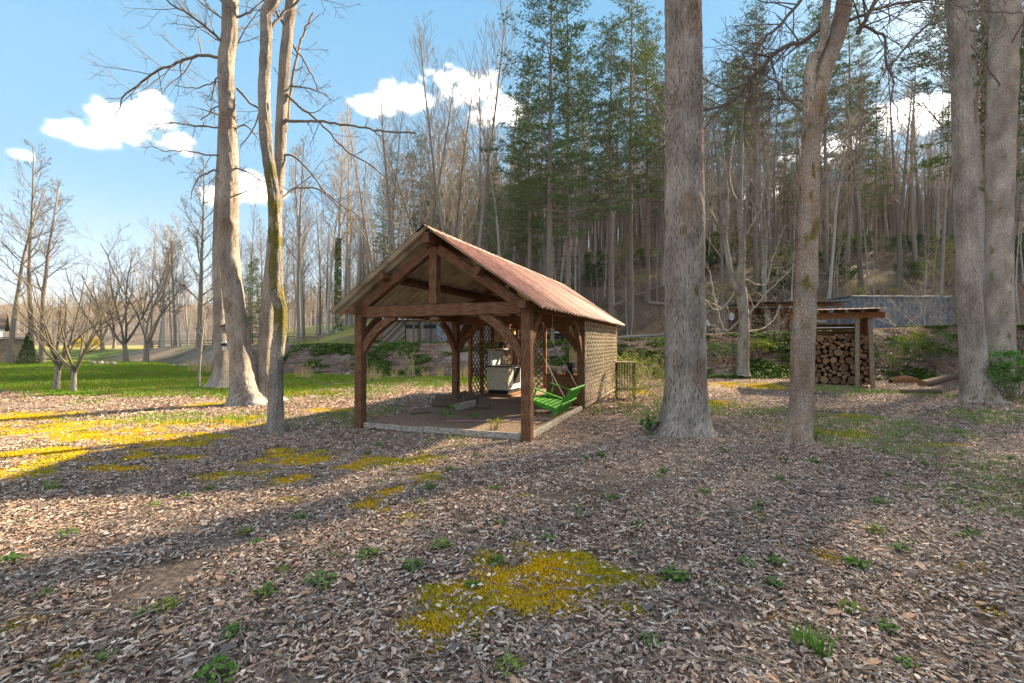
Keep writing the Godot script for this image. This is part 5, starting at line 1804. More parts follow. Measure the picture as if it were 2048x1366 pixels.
# a curved knee: from the post (drop below) to the beam (reach along dir)
func brace(mb: MB, corner: Vector3, dir: Vector3, reach: float, drop: float, th: float, deep: float) -> void:
	var n := 10
	var side := dir.cross(Vector3.UP).normalized()
	var rows := []
	var run := 0.0
	var last := Vector3.ZERO
	for k in n + 1:
		var t := float(k) / n
		# quadratic curve that bows towards the corner
		var a := Vector3(0, -drop, 0)
		var b := dir * reach
		var ctrl := (a + b) * 0.5 * 0.62
		var p := a.lerp(ctrl, t).lerp(ctrl.lerp(b, t), t)
		var tan := (ctrl.lerp(b, t) - a.lerp(ctrl, t)).normalized()
		var nrm := side.cross(tan).normalized()
		if nrm.dot(dir - Vector3.UP) < 0.0: nrm = -nrm
		if k > 0: run += p.distance_to(last)
		last = p
		var half := deep * (0.5 + 0.12 * sin(PI * t))
		rows.append([corner + p, nrm, tan, run, half])
	# four long faces
	for f in 4:
		var first := mb.v.size()
		for q in rows:
			var c: Vector3 = q[0]
			var nr: Vector3 = q[1]
			var hw: float = q[4]
			var e := [nr * hw - side * th * 0.5, nr * hw + side * th * 0.5, -nr * hw + side * th * 0.5, -nr * hw - side * th * 0.5]
			var fnrm: Vector3 = [nr, side, -nr, -side][f]
			mb.vert(c + e[f], fnrm, Vector2(0.3 * f, q[3]), Color.WHITE)
			mb.vert(c + e[(f + 1) % 4], fnrm, Vector2(0.3 * f + 0.12, q[3]), Color.WHITE)
		for k in rows.size() - 1:
			var a := first + k * 2
			var g0 := (mb.v[a + 1] - mb.v[a]).cross(mb.v[a + 2] - mb.v[a])
			if g0.dot(mb.n[a]) > 0.0: mb.quad(a, a + 1, a + 3, a + 2)
			else: mb.quad(a + 2, a + 3, a + 1, a)
	for q in [rows[0], rows[-1]]:
		var c: Vector3 = q[0]
		var nr: Vector3 = q[1] * q[4]
		mb.flat_quad(c + nr - side * th * 0.5, c + nr + side * th * 0.5, c - nr + side * th * 0.5, c - nr - side * th * 0.5, Color.WHITE, 0.1, 0.1)

# diagonal slats, two layers, each slat cut to the panel's rectangle, in a thin frame
func lattice_panel(o: Node3D, at: Vector3, dir: Vector3, wd: float, ht: float, m: Material) -> void:
	var outn := dir.cross(Vector3.UP).normalized()
	var mb := MB.new()
	for s in [[0.0, 0.0, wd, 0.0], [0.0, ht, wd, ht], [0.0, 0.0, 0.0, ht], [wd, 0.0, wd, ht]]:
		bar(mb, dir * s[0] + Vector3(0, s[1], 0), dir * s[2] + Vector3(0, s[3], 0), 0.03, 0.02, 0.003, outn)
	var pan := part(o, "lattice_panel", mb.mesh(m), Transform3D(Basis.IDENTITY, at))
	var step := 0.20
	for lay in 2:
		var c := -ht if lay == 0 else 0.0
		c += step * 0.5
		var lim := wd if lay == 0 else wd + ht
		while c < lim:
			# lay 0: y = x - c ; lay 1: y = c - x
			var a: Vector2
			var b: Vector2
			if lay == 0:
				a = Vector2(maxf(0.0, c), maxf(0.0, c) - c)
				var xe := minf(wd, c + ht)
				b = Vector2(xe, xe - c)
			else:
				a = Vector2(maxf(0.0, c - ht), c - maxf(0.0, c - ht))
				var xe := minf(wd, c)
				b = Vector2(xe, c - xe)
			if a.distance_to(b) > 0.07:
				var z := outn * (0.012 if lay == 0 else 0.021)
				var sm := MB.new()
				bar(sm, dir * a.x + Vector3(0, a.y, 0) + z, dir * b.x + Vector3(0, b.y, 0) + z, 0.037, 0.008, 0.002, outn)
				part(pan, "slat", sm.mesh(m))
			c += step

func L2W(u: float, y: float, w: float) -> Vector3:
	return PAV + Vector3(0.927 * u + 0.375 * w, y, 0.375 * u - 0.927 * w)

func make_pavilion_things() -> void:
	# --- green porch swing: faces into the pavilion, tipped back
	var o := thing("porch_swing", "bright green slatted porch swing hanging tipped under the pavilion roof", "swing", L2W(2.98, 0.30, 2.55), PAV_TURN)
	o.rotation.z = 0.0
	var gp: Material = M.green_paint
	var tip := Basis(Vector3.BACK, deg_to_rad(-17.0))
	# local: x to the back, z along the bench
	var hl := 0.60
	for k in 6:
		var x := -0.26 + k * 0.094
		bar_part(o, "seat_slat", gp, tip * Vector3(x, 0.045, -hl), tip * Vector3(x, 0.045, hl), 0.066, 0.018, 0.004, tip * Vector3.UP)
	for z in [-hl + 0.05, hl - 0.05, 0.0]:
		bar_part(o, "seat_rail", gp, tip * Vector3(-0.30, 0.0, z), tip * Vector3(0.30, 0.0, z), 0.035, 0.075, 0.005, tip * Vector3.UP)
	bar_part(o, "front_rail", gp, tip * Vector3(-0.315, 0.0, -hl), tip * Vector3(-0.315, 0.0, hl), 0.03, 0.08, 0.005, tip * Vector3.UP)
	var lean := Basis(Vector3.BACK, deg_to_rad(-33.0))
	var b0 := tip * Vector3(0.28, -0.02, 0)
	for k in 7:
		var z := -hl + 0.06 + k * (2.0 * hl - 0.12) / 6.0
		var zo := Vector3(0, 0, z)
		var drop := 0.16 if k % 2 == 0 else 0.08
		bar_part(o, "back_slat", gp, b0 + zo + lean * Vector3(0, -drop, 0), b0 + zo + lean * Vector3(0, 0.56, 0), 0.018, 0.088, 0.004, Vector3.BACK)
	bar_part(o, "top_rail", gp, b0 + lean * Vector3(0.022, 0.53, -hl), b0 + lean * Vector3(0.022, 0.53, hl), 0.03, 0.07, 0.004, lean * Vector3.UP)
	bar_part(o, "back_rail", gp, b0 + lean * Vector3(0.022, 0.18, -hl), b0 + lean * Vector3(0.022, 0.18, hl), 0.03, 0.06, 0.004, lean * Vector3.UP)
	for z in [-hl - 0.02, hl + 0.02]:
		var zo := Vector3(0, 0, z)
		bar_part(o, "armrest", gp, tip * Vector3(-0.34, 0.29, 0) + zo, tip * Vector3(0.34, 0.29, 0) + zo, 0.075, 0.022, 0.005, tip * Vector3.UP)
		bar_part(o, "arm_post", gp, tip * Vector3(-0.24, -0.05, 0) + zo, tip * Vector3(-0.24, 0.28, 0) + zo, 0.03, 0.07, 0.004, Vector3.BACK)
		var rb := MB.new()
		var hook := Vector3(-0.42, 1.78, z)
		for e in [tip * Vector3(-0.26, 0.30, 0) + zo, b0 + lean * Vector3(0, 0.36, 0) + zo]:
			tube(rb, PackedVector3Array([hook, hook.lerp(e, 0.5) + Vector3(0, -0.01, 0), e]), PackedFloat32Array([0.006, 0.006, 0.006]), 5, Color.WHITE)
		part(o, "rope", rb.mesh(M.rope))

	# --- kitchen range
	o = thing("wood_range", "old cream enamel kitchen range on a black base inside the pavilion", "stove", L2W(0.14, 0.05, 5.32), PAV_TURN)
	var mb := MB.new()
	box(mb, Vector3(0.34, 0.16, -0.5), Vector3(0.78, 0.08, 1.12), 0.006)
	part(o, "plinth", box_at(Vector3(0.35, 0.03, -0.5), Vector3(0.86, 0.05, 1.2), M.rust_wood))
	part(o, "base", box_at(Vector3(0.34, 0.105, -0.5), Vector3(0.60, 0.10, 0.98), M.iron))
	part(o, "body", box_at(Vector3(0.33, 0.50, -0.5), Vector3(0.66, 0.68, 1.04), M.enamel, 0.02))
	part(o, "front_panel", box_at(Vector3(0.667, 0.50, -0.5), Vector3(0.012, 0.66, 1.02), M.enamel_white, 0.004))
	part(o, "firebox_door", box_at(Vector3(0.68, 0.58, -0.17), Vector3(0.016, 0.40, 0.26), M.enamel, 0.006))
	var dr := part(o, "oven_door", box_at(Vector3(0.68, 0.56, -0.68), Vector3(0.016, 0.46, 0.52), M.iron, 0.006))
	part(dr, "handle", box_at(Vector3(0.70, 0.80, -0.68), Vector3(0.025, 0.02, 0.40), M.chrome, 0.006))
	for z in [-0.14, -0.5]:
		part(o, "drawer_pull", box_at(Vector3(0.685, 0.27, z), Vector3(0.02, 0.018, 0.08), M.iron, 0.004))
	part(o, "cooktop", box_at(Vector3(0.35, 0.855, -0.5), Vector3(0.76, 0.03, 1.10), M.iron, 0.006))
	part(o, "splashback", box_at(Vector3(0.05, 1.10, -0.5), Vector3(0.03, 0.46, 1.02), M.enamel_white, 0.006))
	var sh := part(o, "warming_shelf", box_at(Vector3(0.14, 1.335, -0.5), Vector3(0.26, 0.045, 1.06), M.enamel, 0.008))
	part(sh, "trim", box_at(Vector3(0.275, 1.325, -0.5), Vector3(0.014, 0.03, 1.06), M.iron, 0.003))
	for z in [-0.04, -0.96]:
		part(o, "shelf_bracket", box_at(Vector3(0.10, 1.08, z), Vector3(0.07, 0.44, 0.02), M.enamel_white, 0.004))
	part(o, "stovepipe", pipe_mesh(Vector3(0.12, 1.36, -0.78), Vector3(0.12, 2.08, -0.78), 0.07, M.iron))

	# --- cabinets
	o = thing("wall_cabinet", "honey-coloured double wall cabinet hanging above the cream range", "cabinet", L2W(0.03, 1.62, 6.02), PAV_TURN)
	part(o, "carcass", box_at(Vector3(0.20, 0.22, -0.45), Vector3(0.36, 0.44, 0.90), M.cabinet, 0.005))
	for k in 2:
		var dd := part(o, "door", box_at(Vector3(0.39, 0.22, -0.235 - 0.43 * k), Vector3(0.018, 0.40, 0.40), M.cabinet, 0.006))
		part(dd, "knob", box_at(Vector3(0.407, 0.10, -0.38 - 0.15 * k), Vector3(0.02, 0.02, 0.02), M.chrome, 0.005))
	var pnl := part(o, "end_panel", box_at(Vector3(0.20, 0.22, 0.008), Vector3(0.34, 0.42, 0.014), M.cabinet, 0.004))
	part(pnl, "seam", box_at(Vector3(0.26, 0.22, 0.017), Vector3(0.008, 0.42, 0.006), M.rust_wood, 0.001))
	o = thing("tall_cabinet", "tall cream wall cabinet beside the lattice, above the green swing", "cabinet", L2W(2.98, 1.10, 4.02), PAV_TURN)
	part(o, "carcass", box_at(Vector3(0.13, 0.46, -0.30), Vector3(0.28, 0.92, 0.60), M.cream_door, 0.005))
	var cd := part(o, "door", box_at(Vector3(0.13, 0.46, 0.012), Vector3(0.27, 0.90, 0.018), M.cream_door, 0.006))
	part(cd, "handle", box_at(Vector3(0.235, 0.52, 0.03), Vector3(0.012, 0.16, 0.02), M.iron, 0.004))

	# --- chest with an iron lantern on top, behind the swing
	o = thing("wooden_chest", "dark red-brown wooden chest behind the green swing", "chest", L2W(2.78, 0.05, 4.15), PAV_TURN)
	part(o, "body", box_at(Vector3(0, 0.36, -0.2), Vector3(0.86, 0.70, 0.5), M.shed_wood, 0.01))
	part(o, "lid", box_at(Vector3(0, 0.735, -0.2), Vector3(0.92, 0.045, 0.56), M.rust_wood, 0.012))
	o = thing("iron_lantern", "black iron lantern standing on the red-brown chest", "lantern", L2W(2.92, 0.81, 4.3), PAV_TURN)
	part(o, "base", box_at(Vector3(0, 0.012, 0), Vector3(0.2, 0.025, 0.2), M.iron, 0.004))
	for s in [[-1, -1], [1, -1], [1, 1], [-1, 1]]:
		part(o, "frame_bar", box_at(Vector3(0.085 * s[0], 0.13, 0.085 * s[1]), Vector3(0.018, 0.22, 0.018), M.iron, 0.003))
	part(o, "cap", pipe_mesh(Vector3(0, 0.235, 0), Vector3(0, 0.30, 0), 0.12, M.iron, 0.03))
	part(o, "glow_tube", pipe_mesh(Vector3(0, 0.03, 0), Vector3(0, 0.22, 0), 0.05, M.iron))
	o = top("pale_block", box_at(Vector3.ZERO, Vector3(0.11, 0.2, 0.1), M.enamel, 0.01), "small pale upright block on the chest beside the lantern", "block", "", Transform3D(Basis(Vector3.UP, PAV_TURN), L2W(2.66, 0.912, 4.25)))

	# --- hanging chime from the right plate
	o = thing("wind_chime", "wind chime hanging from the pavilion's right plate above the swing", "wind chime", L2W(3.1, 1.5, 2.2), PAV_TURN)
	part(o, "cord", pipe_mesh(Vector3(0, 0.42, 0), Vector3(0, 0.66, 0), 0.005, M.rope))
	part(o, "disc", pipe_mesh(Vector3(0, 0.40, 0), Vector3(0, 0.42, 0), 0.045, M.shed_post))
	for k in 5:
		var a := TAU * k / 5.0
		part(o, "tube", pipe_mesh(Vector3(cos(a) * 0.03, 0.06 + 0.03 * k, sin(a) * 0.03), Vector3(cos(a) * 0.03, 0.395, sin(a) * 0.03), 0.008, M.rope))
	part(o, "clapper", pipe_mesh(Vector3(0, 0.0, 0), Vector3(0, 0.395, 0), 0.006, M.iron))

	# --- fire logs and split pieces at the left back post
	var logs := [[0.10, 0.14, 3.10, 1.05, 0.0, 0.13, 0.40, "long dark log lying behind the split pieces by the left back post", true],
		[0.25, 0.11, 2.78, 0.62, 0.1, 0.10, 0.9, "rounded log in front of the stacked split pieces", false],
		[0.02, 0.09, 2.62, 0.55, 0.0, 0.09, 0.45, "weathered grey log at the left foot of the little log heap", false],
		[0.28, 0.27, 2.98, 0.36, 0.25, 0.085, 1.9, "short split piece resting on top of the little log heap, left", false],
		[0.52, 0.24, 2.95, 0.34, 0.2, 0.085, 1.7, "short split piece resting on top of the little log heap, right", false],
		[1.02, 0.075, 2.72, 0.30, 0.0, 0.07, 0.3, "small dark log stub right of the little log heap", false]]
	for s in logs:
		top("fire_log", log_mesh(s[3], s[5], int(s[0] * 100.0) + 3), s[7], "log", "logs of the little heap", Transform3D(Basis.from_euler(Vector3(0, PAV_TURN + s[6] * 0.6, s[4])), L2W(s[0] + 0.25, s[1] + 0.03, s[2])))
	top("leaning_plank", box_at(Vector3.ZERO, Vector3(0.52, 0.17, 0.045), M.sill, 0.008), "short brown plank leaning at the right of the little log heap", "plank", "", Transform3D(Basis.from_euler(Vector3(0.35, PAV_TURN + 0.75, 0.22)), L2W(0.88, 0.14, 2.55)))
	# --- white wire hoop beside the left side, pink string on the floor
	var hp := MB.new()
	tube(hp, PackedVector3Array([Vector3(-0.055, -0.05, 0), Vector3(-0.055, 0.15, 0), Vector3(-0.03, 0.185, 0), Vector3(0.03, 0.185, 0), Vector3(0.055, 0.15, 0), Vector3(0.055, 0.02, 0)]), PackedFloat32Array([0.012, 0.012, 0.012, 0.012, 0.012, 0.012]), 6, Color.WHITE, Color(-1, 0, 0), true)
	top("white_pipe_hoop", hp.mesh(M.white_paint), "small white pipe hoop standing in the leaves left of the log heap", "pipe", "", Transform3D(Basis.IDENTITY, P(866, 810, 12.0) * Vector3(1, 0, 1) + Vector3(0, 0.02, 0)))
	var sp := MB.new()
	var pp := PackedVector3Array()
	var rr := PackedFloat32Array()
	for k in 40:
		var t := k / 39.0
		var q := L2W(1.35 + 1.9 * t + 0.06 * sin(t * 17.0), 0.078, 0.75 + 1.15 * t + 0.07 * sin(t * 9.0 + 1.0))
		pp.push_back(q)
		rr.push_back(0.006)
	tube(sp, pp, rr, 5, Color.WHITE)
	top("pink_cord", sp.mesh(M.string_pink), "faded pink cord lying across the pavilion's dirt floor", "cord")
	top("pale_stick", log_mesh(0.42, 0.018, 8), "pale stick on the dirt floor left of the log heap", "stick", "", Transform3D(Basis.from_euler(Vector3(0, 0.5, 0.03)), L2W(0.35, 0.08, 1.5)))

	# --- rack outside the lattice
	o = thing("metal_rack", "black slatted metal rack standing outside the lattice wall", "rack", L2W(3.98, 0.0, 6.3), PAV_TURN + 0.25)
	for s in [[-0.24, -0.2], [0.24, -0.2], [0.24, 0.2], [-0.24, 0.2]]:
		part(o, "leg", box_at(Vector3(s[0], 0.52, s[1]), Vector3(0.035, 1.06, 0.035), M.iron, 0.004))
	for y in [0.30, 1.04]:
		part(o, "shelf", box_at(Vector3(0, y, 0), Vector3(0.54, 0.035, 0.46), M.iron if y < 1.0 else M.shed_post, 0.005))
	for k in 6:
		part(o, "upright", box_at(Vector3(-0.18 + 0.072 * k, 0.67, 0.2), Vector3(0.02, 0.70, 0.014), M.iron, 0.003))
	for k in 5:
		part(o, "upright", box_at(Vector3(0.24, 0.67, -0.14 + 0.07 * k), Vector3(0.014, 0.70, 0.02), M.iron, 0.003))

func box_at(cen: Vector3, size: Vector3, m: Material, ch := 0.006) -> ArrayMesh:
	var mb := MB.new()
	box(mb, cen, size, ch)
	return mb.mesh(m)

func pipe_mesh(a: Vector3, b: Vector3, r: float, m: Material, r2 := -1.0) -> ArrayMesh:
	var mb := MB.new()
	tube(mb, PackedVector3Array([a, a.lerp(b, 0.5), b]), PackedFloat32Array([r, (r + (r if r2 < 0 else r2)) * 0.5, r if r2 < 0 else r2]), 12, Color.WHITE, Color(-1, 0, 0), true)
	return mb.mesh(m)

# a log along x with bark and two cut ends showing rings
func log_mesh(ln: float, r: float, sd: int) -> ArrayMesh:
	var rg := RandomNumberGenerator.new()
	rg.seed = sd * 7 + 1
	var bk := MB.new()
	var en := MB.new()
	var n := 18
	var ph := rg.randf() * 6.0
	var prof := []
	for s in n:
		var a := TAU * s / n
		prof.append(r * (1.0 + 0.05 * sin(a * 2.0 + ph) + 0.035 * sin(a * 5.0 + ph * 2.0) + rg.randf_range(-0.03, 0.03)))
	for k in 4:
		for s in n + 1:
			var a := TAU * (s % n) / n
			var q: float = prof[s % n] * (1.0 - 0.02 * k)
			var nn := Vector3(0, cos(a), sin(a))
			bk.vert(Vector3(-ln * 0.5 + ln * k / 3.0, cos(a) * q, sin(a) * q), nn, Vector2(a * r, ln * k / 3.0), Color.WHITE)
	for k in 3:
		for s in n:
			var a := k * (n + 1) + s
			bk.quad(a, a + 1, a + n + 2, a + n + 1)
	var tone := rg.randf_range(0.55, 1.25)
	var grey := rg.randf_range(0.0, 0.35)
	for e in 2:
		var x := -ln * 0.5 if e == 0 else ln * 0.5
		var dirx := -1.0 if e == 0 else 1.0
		var sc := 1.0 if e == 0 else 0.94
		var first := en.v.size()
		var rings := [0.0, 0.16, 0.3, 0.45, 0.6, 0.74, 0.87, 0.95, 1.0]
		for j in rings.size():
			var dark := (0.74 if j % 2 == 1 else 1.0) * tone
			if j == rings.size() - 1: dark = 0.5
			for s in n + 1:
				var a := TAU * (s % n) / n
				var q: float = prof[s % n] * sc * rings[j]
				en.vert(Vector3(x + dirx * 0.004 * (1.0 - rings[j]), cos(a) * q, sin(a) * q), Vector3(dirx, 0, 0), Vector2(cos(a) * q, sin(a) * q), Color(dark * (1.0 - 0.12 * grey), dark * (0.97 + 0.25 * grey), dark * (0.92 + 0.8 * grey)))
		for j in rings.size() - 1:
			for s in n:
				var a := first + j * (n + 1) + s
				if e == 1: en.quad(a, a + n + 1, a + n + 2, a + 1)
				else: en.quad(a + 1, a + n + 2, a + n + 1, a)
	var m := ArrayMesh.new()
	bk.add_to(m, M.log_bark)
	en.add_to(m, M.log_end)
	return m

# ---------------------------------------------------------------- other buildings and things
func make_buildings() -> void:
	var r := RandomNumberGenerator.new()
	r.seed = 909
	# --- firewood shed
	var base := P(1746, 777, 16.3)
	base.y = H(base.x, 16.3)
	var o := thing("firewood_shed", "open-fronted brown wooden shed full of stacked firewood", "shed", base, -0.45)
	var sw: Material = M.shed_wood
	var ph := 2.72
	# local x runs left (negative) from the right front post; z negative to the back
	for s in [[0.0, 0.0], [-0.46, 0.02], [-2.3, 0.0], [-0.12, -1.5], [-2.3, -1.5]]:
		bar_part(o, "post", M.shed_post, Vector3(s[0], -0.15, s[1]), Vector3(s[0] - (0.10 if s[1] == 0.0 and s[0] == 0.0 else 0.0), ph - 0.02, s[1]), 0.13, 0.11, 0.01, Vector3.BACK)
	part(o, "front_beam", box_at(Vector3(-1.1, ph - 0.12, 0.08), Vector3(2.85, 0.22, 0.05), M.rust_wood, 0.008))
	part(o, "rear_beam", box_at(Vector3(-1.15, ph - 0.02, -1.5), Vector3(2.6, 0.18, 0.06), sw, 0.008))
	for k in 6:
		bar_part(o, "rafter", sw, Vector3(-2.3 + k * 0.48, ph + 0.02, 0.3), Vector3(-2.3 + k * 0.48, ph + 0.16, -1.75), 0.05, 0.12, 0.006)
	var rf := MB.new()
	for k in 61:
		var x := -2.4 + 2.75 * k / 60.0
		var h := 0.012 * cos(k * TAU / 4.0)
		var nn := Vector3(-0.5 * sin(k * TAU / 4.0) * -0.4, 1, 0).normalized()
		rf.vert(Vector3(x, ph + 0.085 + h, 0.42), nn, Vector2(x, 0), Color.WHITE)
		rf.vert(Vector3(x, ph + 0.25 + h, -1.9), nn, Vector2(x, 2.3), Color.WHITE)
	for k in 60:
		rf.quad(k * 2, k * 2 + 2, k * 2 + 3, k * 2 + 1)
	part(o, "roof", rf.mesh(M.shingle))
	for k in 9:
		part(o, "back_board", box_at(Vector3(-1.15, 0.14 + 0.262 * k, -1.56), Vector3(2.4, 0.24, 0.025), sw, 0.004))
	for k in 4:
		part(o, "side_board", box_at(Vector3(-0.06, ph * 0.5, -0.32 - 0.32 * k), Vector3(0.025, ph - 0.3, 0.27), sw, 0.004))
	part(o, "rail", box_at(Vector3(-1.35, 2.18, -0.1), Vector3(1.85, 0.035, 0.035), M.white_paint, 0.006))
	part(o, "bottom_rail", box_at(Vector3(-1.2, 0.06, -0.15), Vector3(2.2, 0.07, 0.07), M.shed_post, 0.008))
	# firewood: rounds packed in the shed, each its own log
	var row_y := 0.11
	var lr := RandomNumberGenerator.new()
	lr.seed = 33
	var spots := []
	var tries := 0
	while spots.size() < 170 and tries < 14000:
		tries += 1
		var rad := lr.randf_range(0.06, 0.15)
		if tries > 4000: rad = lr.randf_range(0.06, 0.11)
		if tries > 9000: rad = lr.randf_range(0.045, 0.07)
		var lx := lr.randf_range(-2.24 + rad, -0.06 - rad)
		if absf(lx + 0.46) < 0.05: continue
		var ly := 0.1 + rad + pow(lr.randf(), 1.4) * (1.78 - rad)
		var ok := true
		for s in spots:
			if Vector2(s.x, s.y).distance_to(Vector2(lx, ly)) < s.z + rad - 0.004:
				ok = false
				break
		if ok: spots.append(Vector3(lx, ly, rad))
	for s in spots:
		var m := log_mesh(1.05, s.z, int(s.x * 313.0) + int(s.y * 97.0) + 700)
		var loc := Transform3D(Basis(Vector3.UP, -0.45), base) * Transform3D(Basis(Vector3.UP, PI / 2 + lr.randf_range(-0.03, 0.03)), Vector3(s.x, s.y, -0.72 + lr.randf_range(-0.12, 0.12)))
		top("firewood_log", m, "sawn log stacked end-on in the firewood shed", "log", "logs stacked in the firewood shed", loc)

	# --- shipping container on the terrace
	var cb := P(1704, 661, 33.0)
	cb.y = H(cb.x + 3.0, 33.0) + 0.02
	o = thing("shipping_container", "long slate-blue corrugated shipping container on top of the bank", "container", cb, 0.03)
	var cm := MB.new()
	var cl := 7.2
	var chh := 2.5
	var cw := 2.4
	corrugated_wall(cm, Vector3(0.06, 0.2, 0), Vector3(1, 0, 0), cl - 0.12, chh - 0.32, 0.36, 0.07)
	part(o, "front_wall", cm.mesh(M.container))
	cm = MB.new()
	corrugated_wall(cm, Vector3(0, 0.2, -cw + 0.06), Vector3(0, 0, 1), cw - 0.12, chh - 0.32, 0.2, 0.03)
	part(o, "end_wall", cm.mesh(M.container))
	cm = MB.new()
	corrugated_wall(cm, Vector3(cl, 0.2, -0.06), Vector3(0, 0, -1), cw - 0.12, chh - 0.32, 0.2, 0.03)
	part(o, "end_wall", cm.mesh(M.container))
	cm = MB.new()
	corrugated_wall(cm, Vector3(cl - 0.06, 0.2, -cw), Vector3(-1, 0, 0), cl - 0.12, chh - 0.32, 0.36, 0.07)
	part(o, "rear_wall", cm.mesh(M.container))
	for s in [[0, 0], [cl, 0], [0, -cw], [cl, -cw]]:
		part(o, "corner_post", box_at(Vector3(s[0], chh * 0.5 + 0.05, s[1]), Vector3(0.14, chh - 0.1, 0.14), M.container, 0.01))
	for z in [0.0, -cw]:
		part(o, "top_rail", box_at(Vector3(cl * 0.5, chh - 0.08, z), Vector3(cl - 0.15, 0.11, 0.09), M.container, 0.008))
		part(o, "bottom_rail", box_at(Vector3(cl * 0.5, 0.14, z), Vector3(cl - 0.15, 0.14, 0.09), M.container, 0.008))
	part(o, "roof", box_at(Vector3(cl * 0.5, chh - 0.02, -cw * 0.5), Vector3(cl - 0.05, 0.04, cw - 0.05), M.container, 0.008))
	for x in [0.5, cl - 0.5]:
		part(o, "bearer", box_at(Vector3(x, 0.0, -cw * 0.5), Vector3(0.25, 0.16, cw), M.shed_wood, 0.01))

	# --- open pole shed left of the container
	var ob := P(1500, 668, 31.0)
	ob.y = H(ob.x + 3.0, 31.0)
	o = thing("pole_shed", "dark open pole shed with a low roof on top of the bank", "shed", ob, 0.0)
	var sl := 5.9
	for s in [[0.0, 0.0], [1.9, 0.0], [3.9, 0.0], [sl, 0.0], [0.0, -3.0], [2.9, -3.0], [sl, -3.0]]:
		bar_part(o, "post", M.shed_post if s[1] == 0.0 else sw, Vector3(s[0], -0.2, s[1]), Vector3(s[0], 1.82, s[1]), 0.14, 0.14, 0.01, Vector3.BACK)
	part(o, "front_beam", box_at(Vector3(sl * 0.5, 1.82, 0.0), Vector3(sl + 0.5, 0.16, 0.12), sw, 0.008))
	part(o, "roof", box_at(Vector3(sl * 0.5, 2.02, -1.4), Vector3(sl + 0.7, 0.07, 4.0), M.shingle, 0.01))
	for k in 20:
		part(o, "back_board", box_at(Vector3(0.15 + k * 0.295, 0.92, -3.08), Vector3(0.28, 1.9, 0.03), sw, 0.004))
	part(o, "pale_panel", box_at(Vector3(2.4, 1.15, -2.2), Vector3(0.42, 1.1, 0.04), M.enamel, 0.006))
	part(o, "inner_cabinet", box_at(Vector3(3.1, 0.9, -2.0), Vector3(0.7, 1.4, 0.4), M.rust_wood, 0.01))
	for k in 3:
		part(o, "shelf", box_at(Vector3(1.0, 0.35 + 0.42 * k, -1.2), Vector3(1.6, 0.05, 0.5), M.shed_post, 0.005))
	var blk := top("concrete_block", box_at(Vector3(0, 0.11, 0), Vector3(0.75, 0.24, 0.35), M.stone, 0.02), "pale concrete block at the foot of the pole shed's post", "block", "", Transform3D(Basis.IDENTITY, on(ob.x + 1.35, 30.7)))
	# tank on a post, workbench
	var tk := on((1463.0 - 1024.0) / FPX * 30.0, 30.0)
	o = thing("round_tank", "pale blue-white round tank on a dark stand beside the lichen tree", "tank", tk)
	var tb := MB.new()
	var sp := PackedVector3Array()
	var sr := PackedFloat32Array()
	for k in 9:
		var t := k / 8.0
		sp.push_back(Vector3(0, 0.92 + 0.52 * t, 0))
		sr.push_back(0.17 * sqrt(maxf(0.02, 1.0 - pow(absf(t * 2.0 - 1.0), 2.6))))
	tube(tb, sp, sr, 16, Color.WHITE, Color(-1, 0, 0), true)
	part(o, "tank", tb.mesh(M.galvanised))
	for s in [[-0.1, -0.1], [0.1, -0.1], [0.1, 0.1], [-0.1, 0.1]]:
		part(o, "leg", box_at(Vector3(s[0], 0.42, s[1]), Vector3(0.06, 1.1, 0.06), M.iron, 0.005))
	var wb := on((1412.0 - 1024.0) / FPX * 29.0, 29.0)
	o = thing("workbench", "low grey workbench with a metal hood left of the lichen tree", "workbench", wb)
	part(o, "bench_top", box_at(Vector3(0, 0.62, 0), Vector3(0.9, 0.06, 0.6), M.galvanised, 0.008))
	part(o, "hood", pipe_mesh(Vector3(-0.1, 0.65, 0), Vector3(-0.1, 0.98, 0), 0.36, M.galvanised, 0.26))
	for s in [[-0.4, -0.25], [0.4, -0.25], [0.4, 0.25], [-0.4, 0.25]]:
		part(o, "leg", box_at(Vector3(s[0], 0.27, s[1]), Vector3(0.08, 0.7, 0.08), M.iron, 0.006))
	part(o, "stone_foot", box_at(Vector3(0.62, 0.2, 0.1), Vector3(0.32, 0.5, 0.32), M.stone, 0.02))

	# --- low dark shed seen through the pavilion
	var lb := on(1.6, 30.5)
	o = thing("machinery_shed", "low dark shed behind the pavilion sheltering small machines", "shed", lb)
	for x in [0.0, 1.9, 3.7]:
		bar_part(o, "post", sw, Vector3(x, -0.2, 0), Vector3(x, 1.6, 0), 0.12, 0.12, 0.008, Vector3.BACK)
	part(o, "roof", box_at(Vector3(1.85, 1.68, -1.3), Vector3(4.3, 0.08, 3.4), M.shingle, 0.01))
	part(o, "fascia", box_at(Vector3(1.85, 1.56, 0.1), Vector3(4.2, 0.16, 0.05), sw, 0.006))
	for k in 13:
		part(o, "back_board", box_at(Vector3(0.15 + k * 0.285, 0.8, -2.9), Vector3(0.27, 1.7, 0.03), sw, 0.004))
	bar_part(o, "brace", M.rust_wood, Vector3(0.2, 0.05, 0.1), Vector3(0.95, 1.05, 0.1), 0.07, 0.07, 0.005)
	for s in [[2.75, 30.2, "dark quad bike with pale fenders under the low shed behind the pavilion, left one"], [3.9, 30.4, "dark quad bike with pale fenders under the low shed behind the pavilion, right one"]]:
		quad_bike(on(s[0], s[1] + 0.4), s[2])

	# --- chevron-boarded barn
	var bb := on(-11.1, 40.0)
	bb.y = H(-7.0, 40.0)
	o = thing("chevron_barn", "weathered plank barn with diagonal and chevron boards and a metal roof", "barn", bb)
	var bl := 9.6
	var bh := 1.92
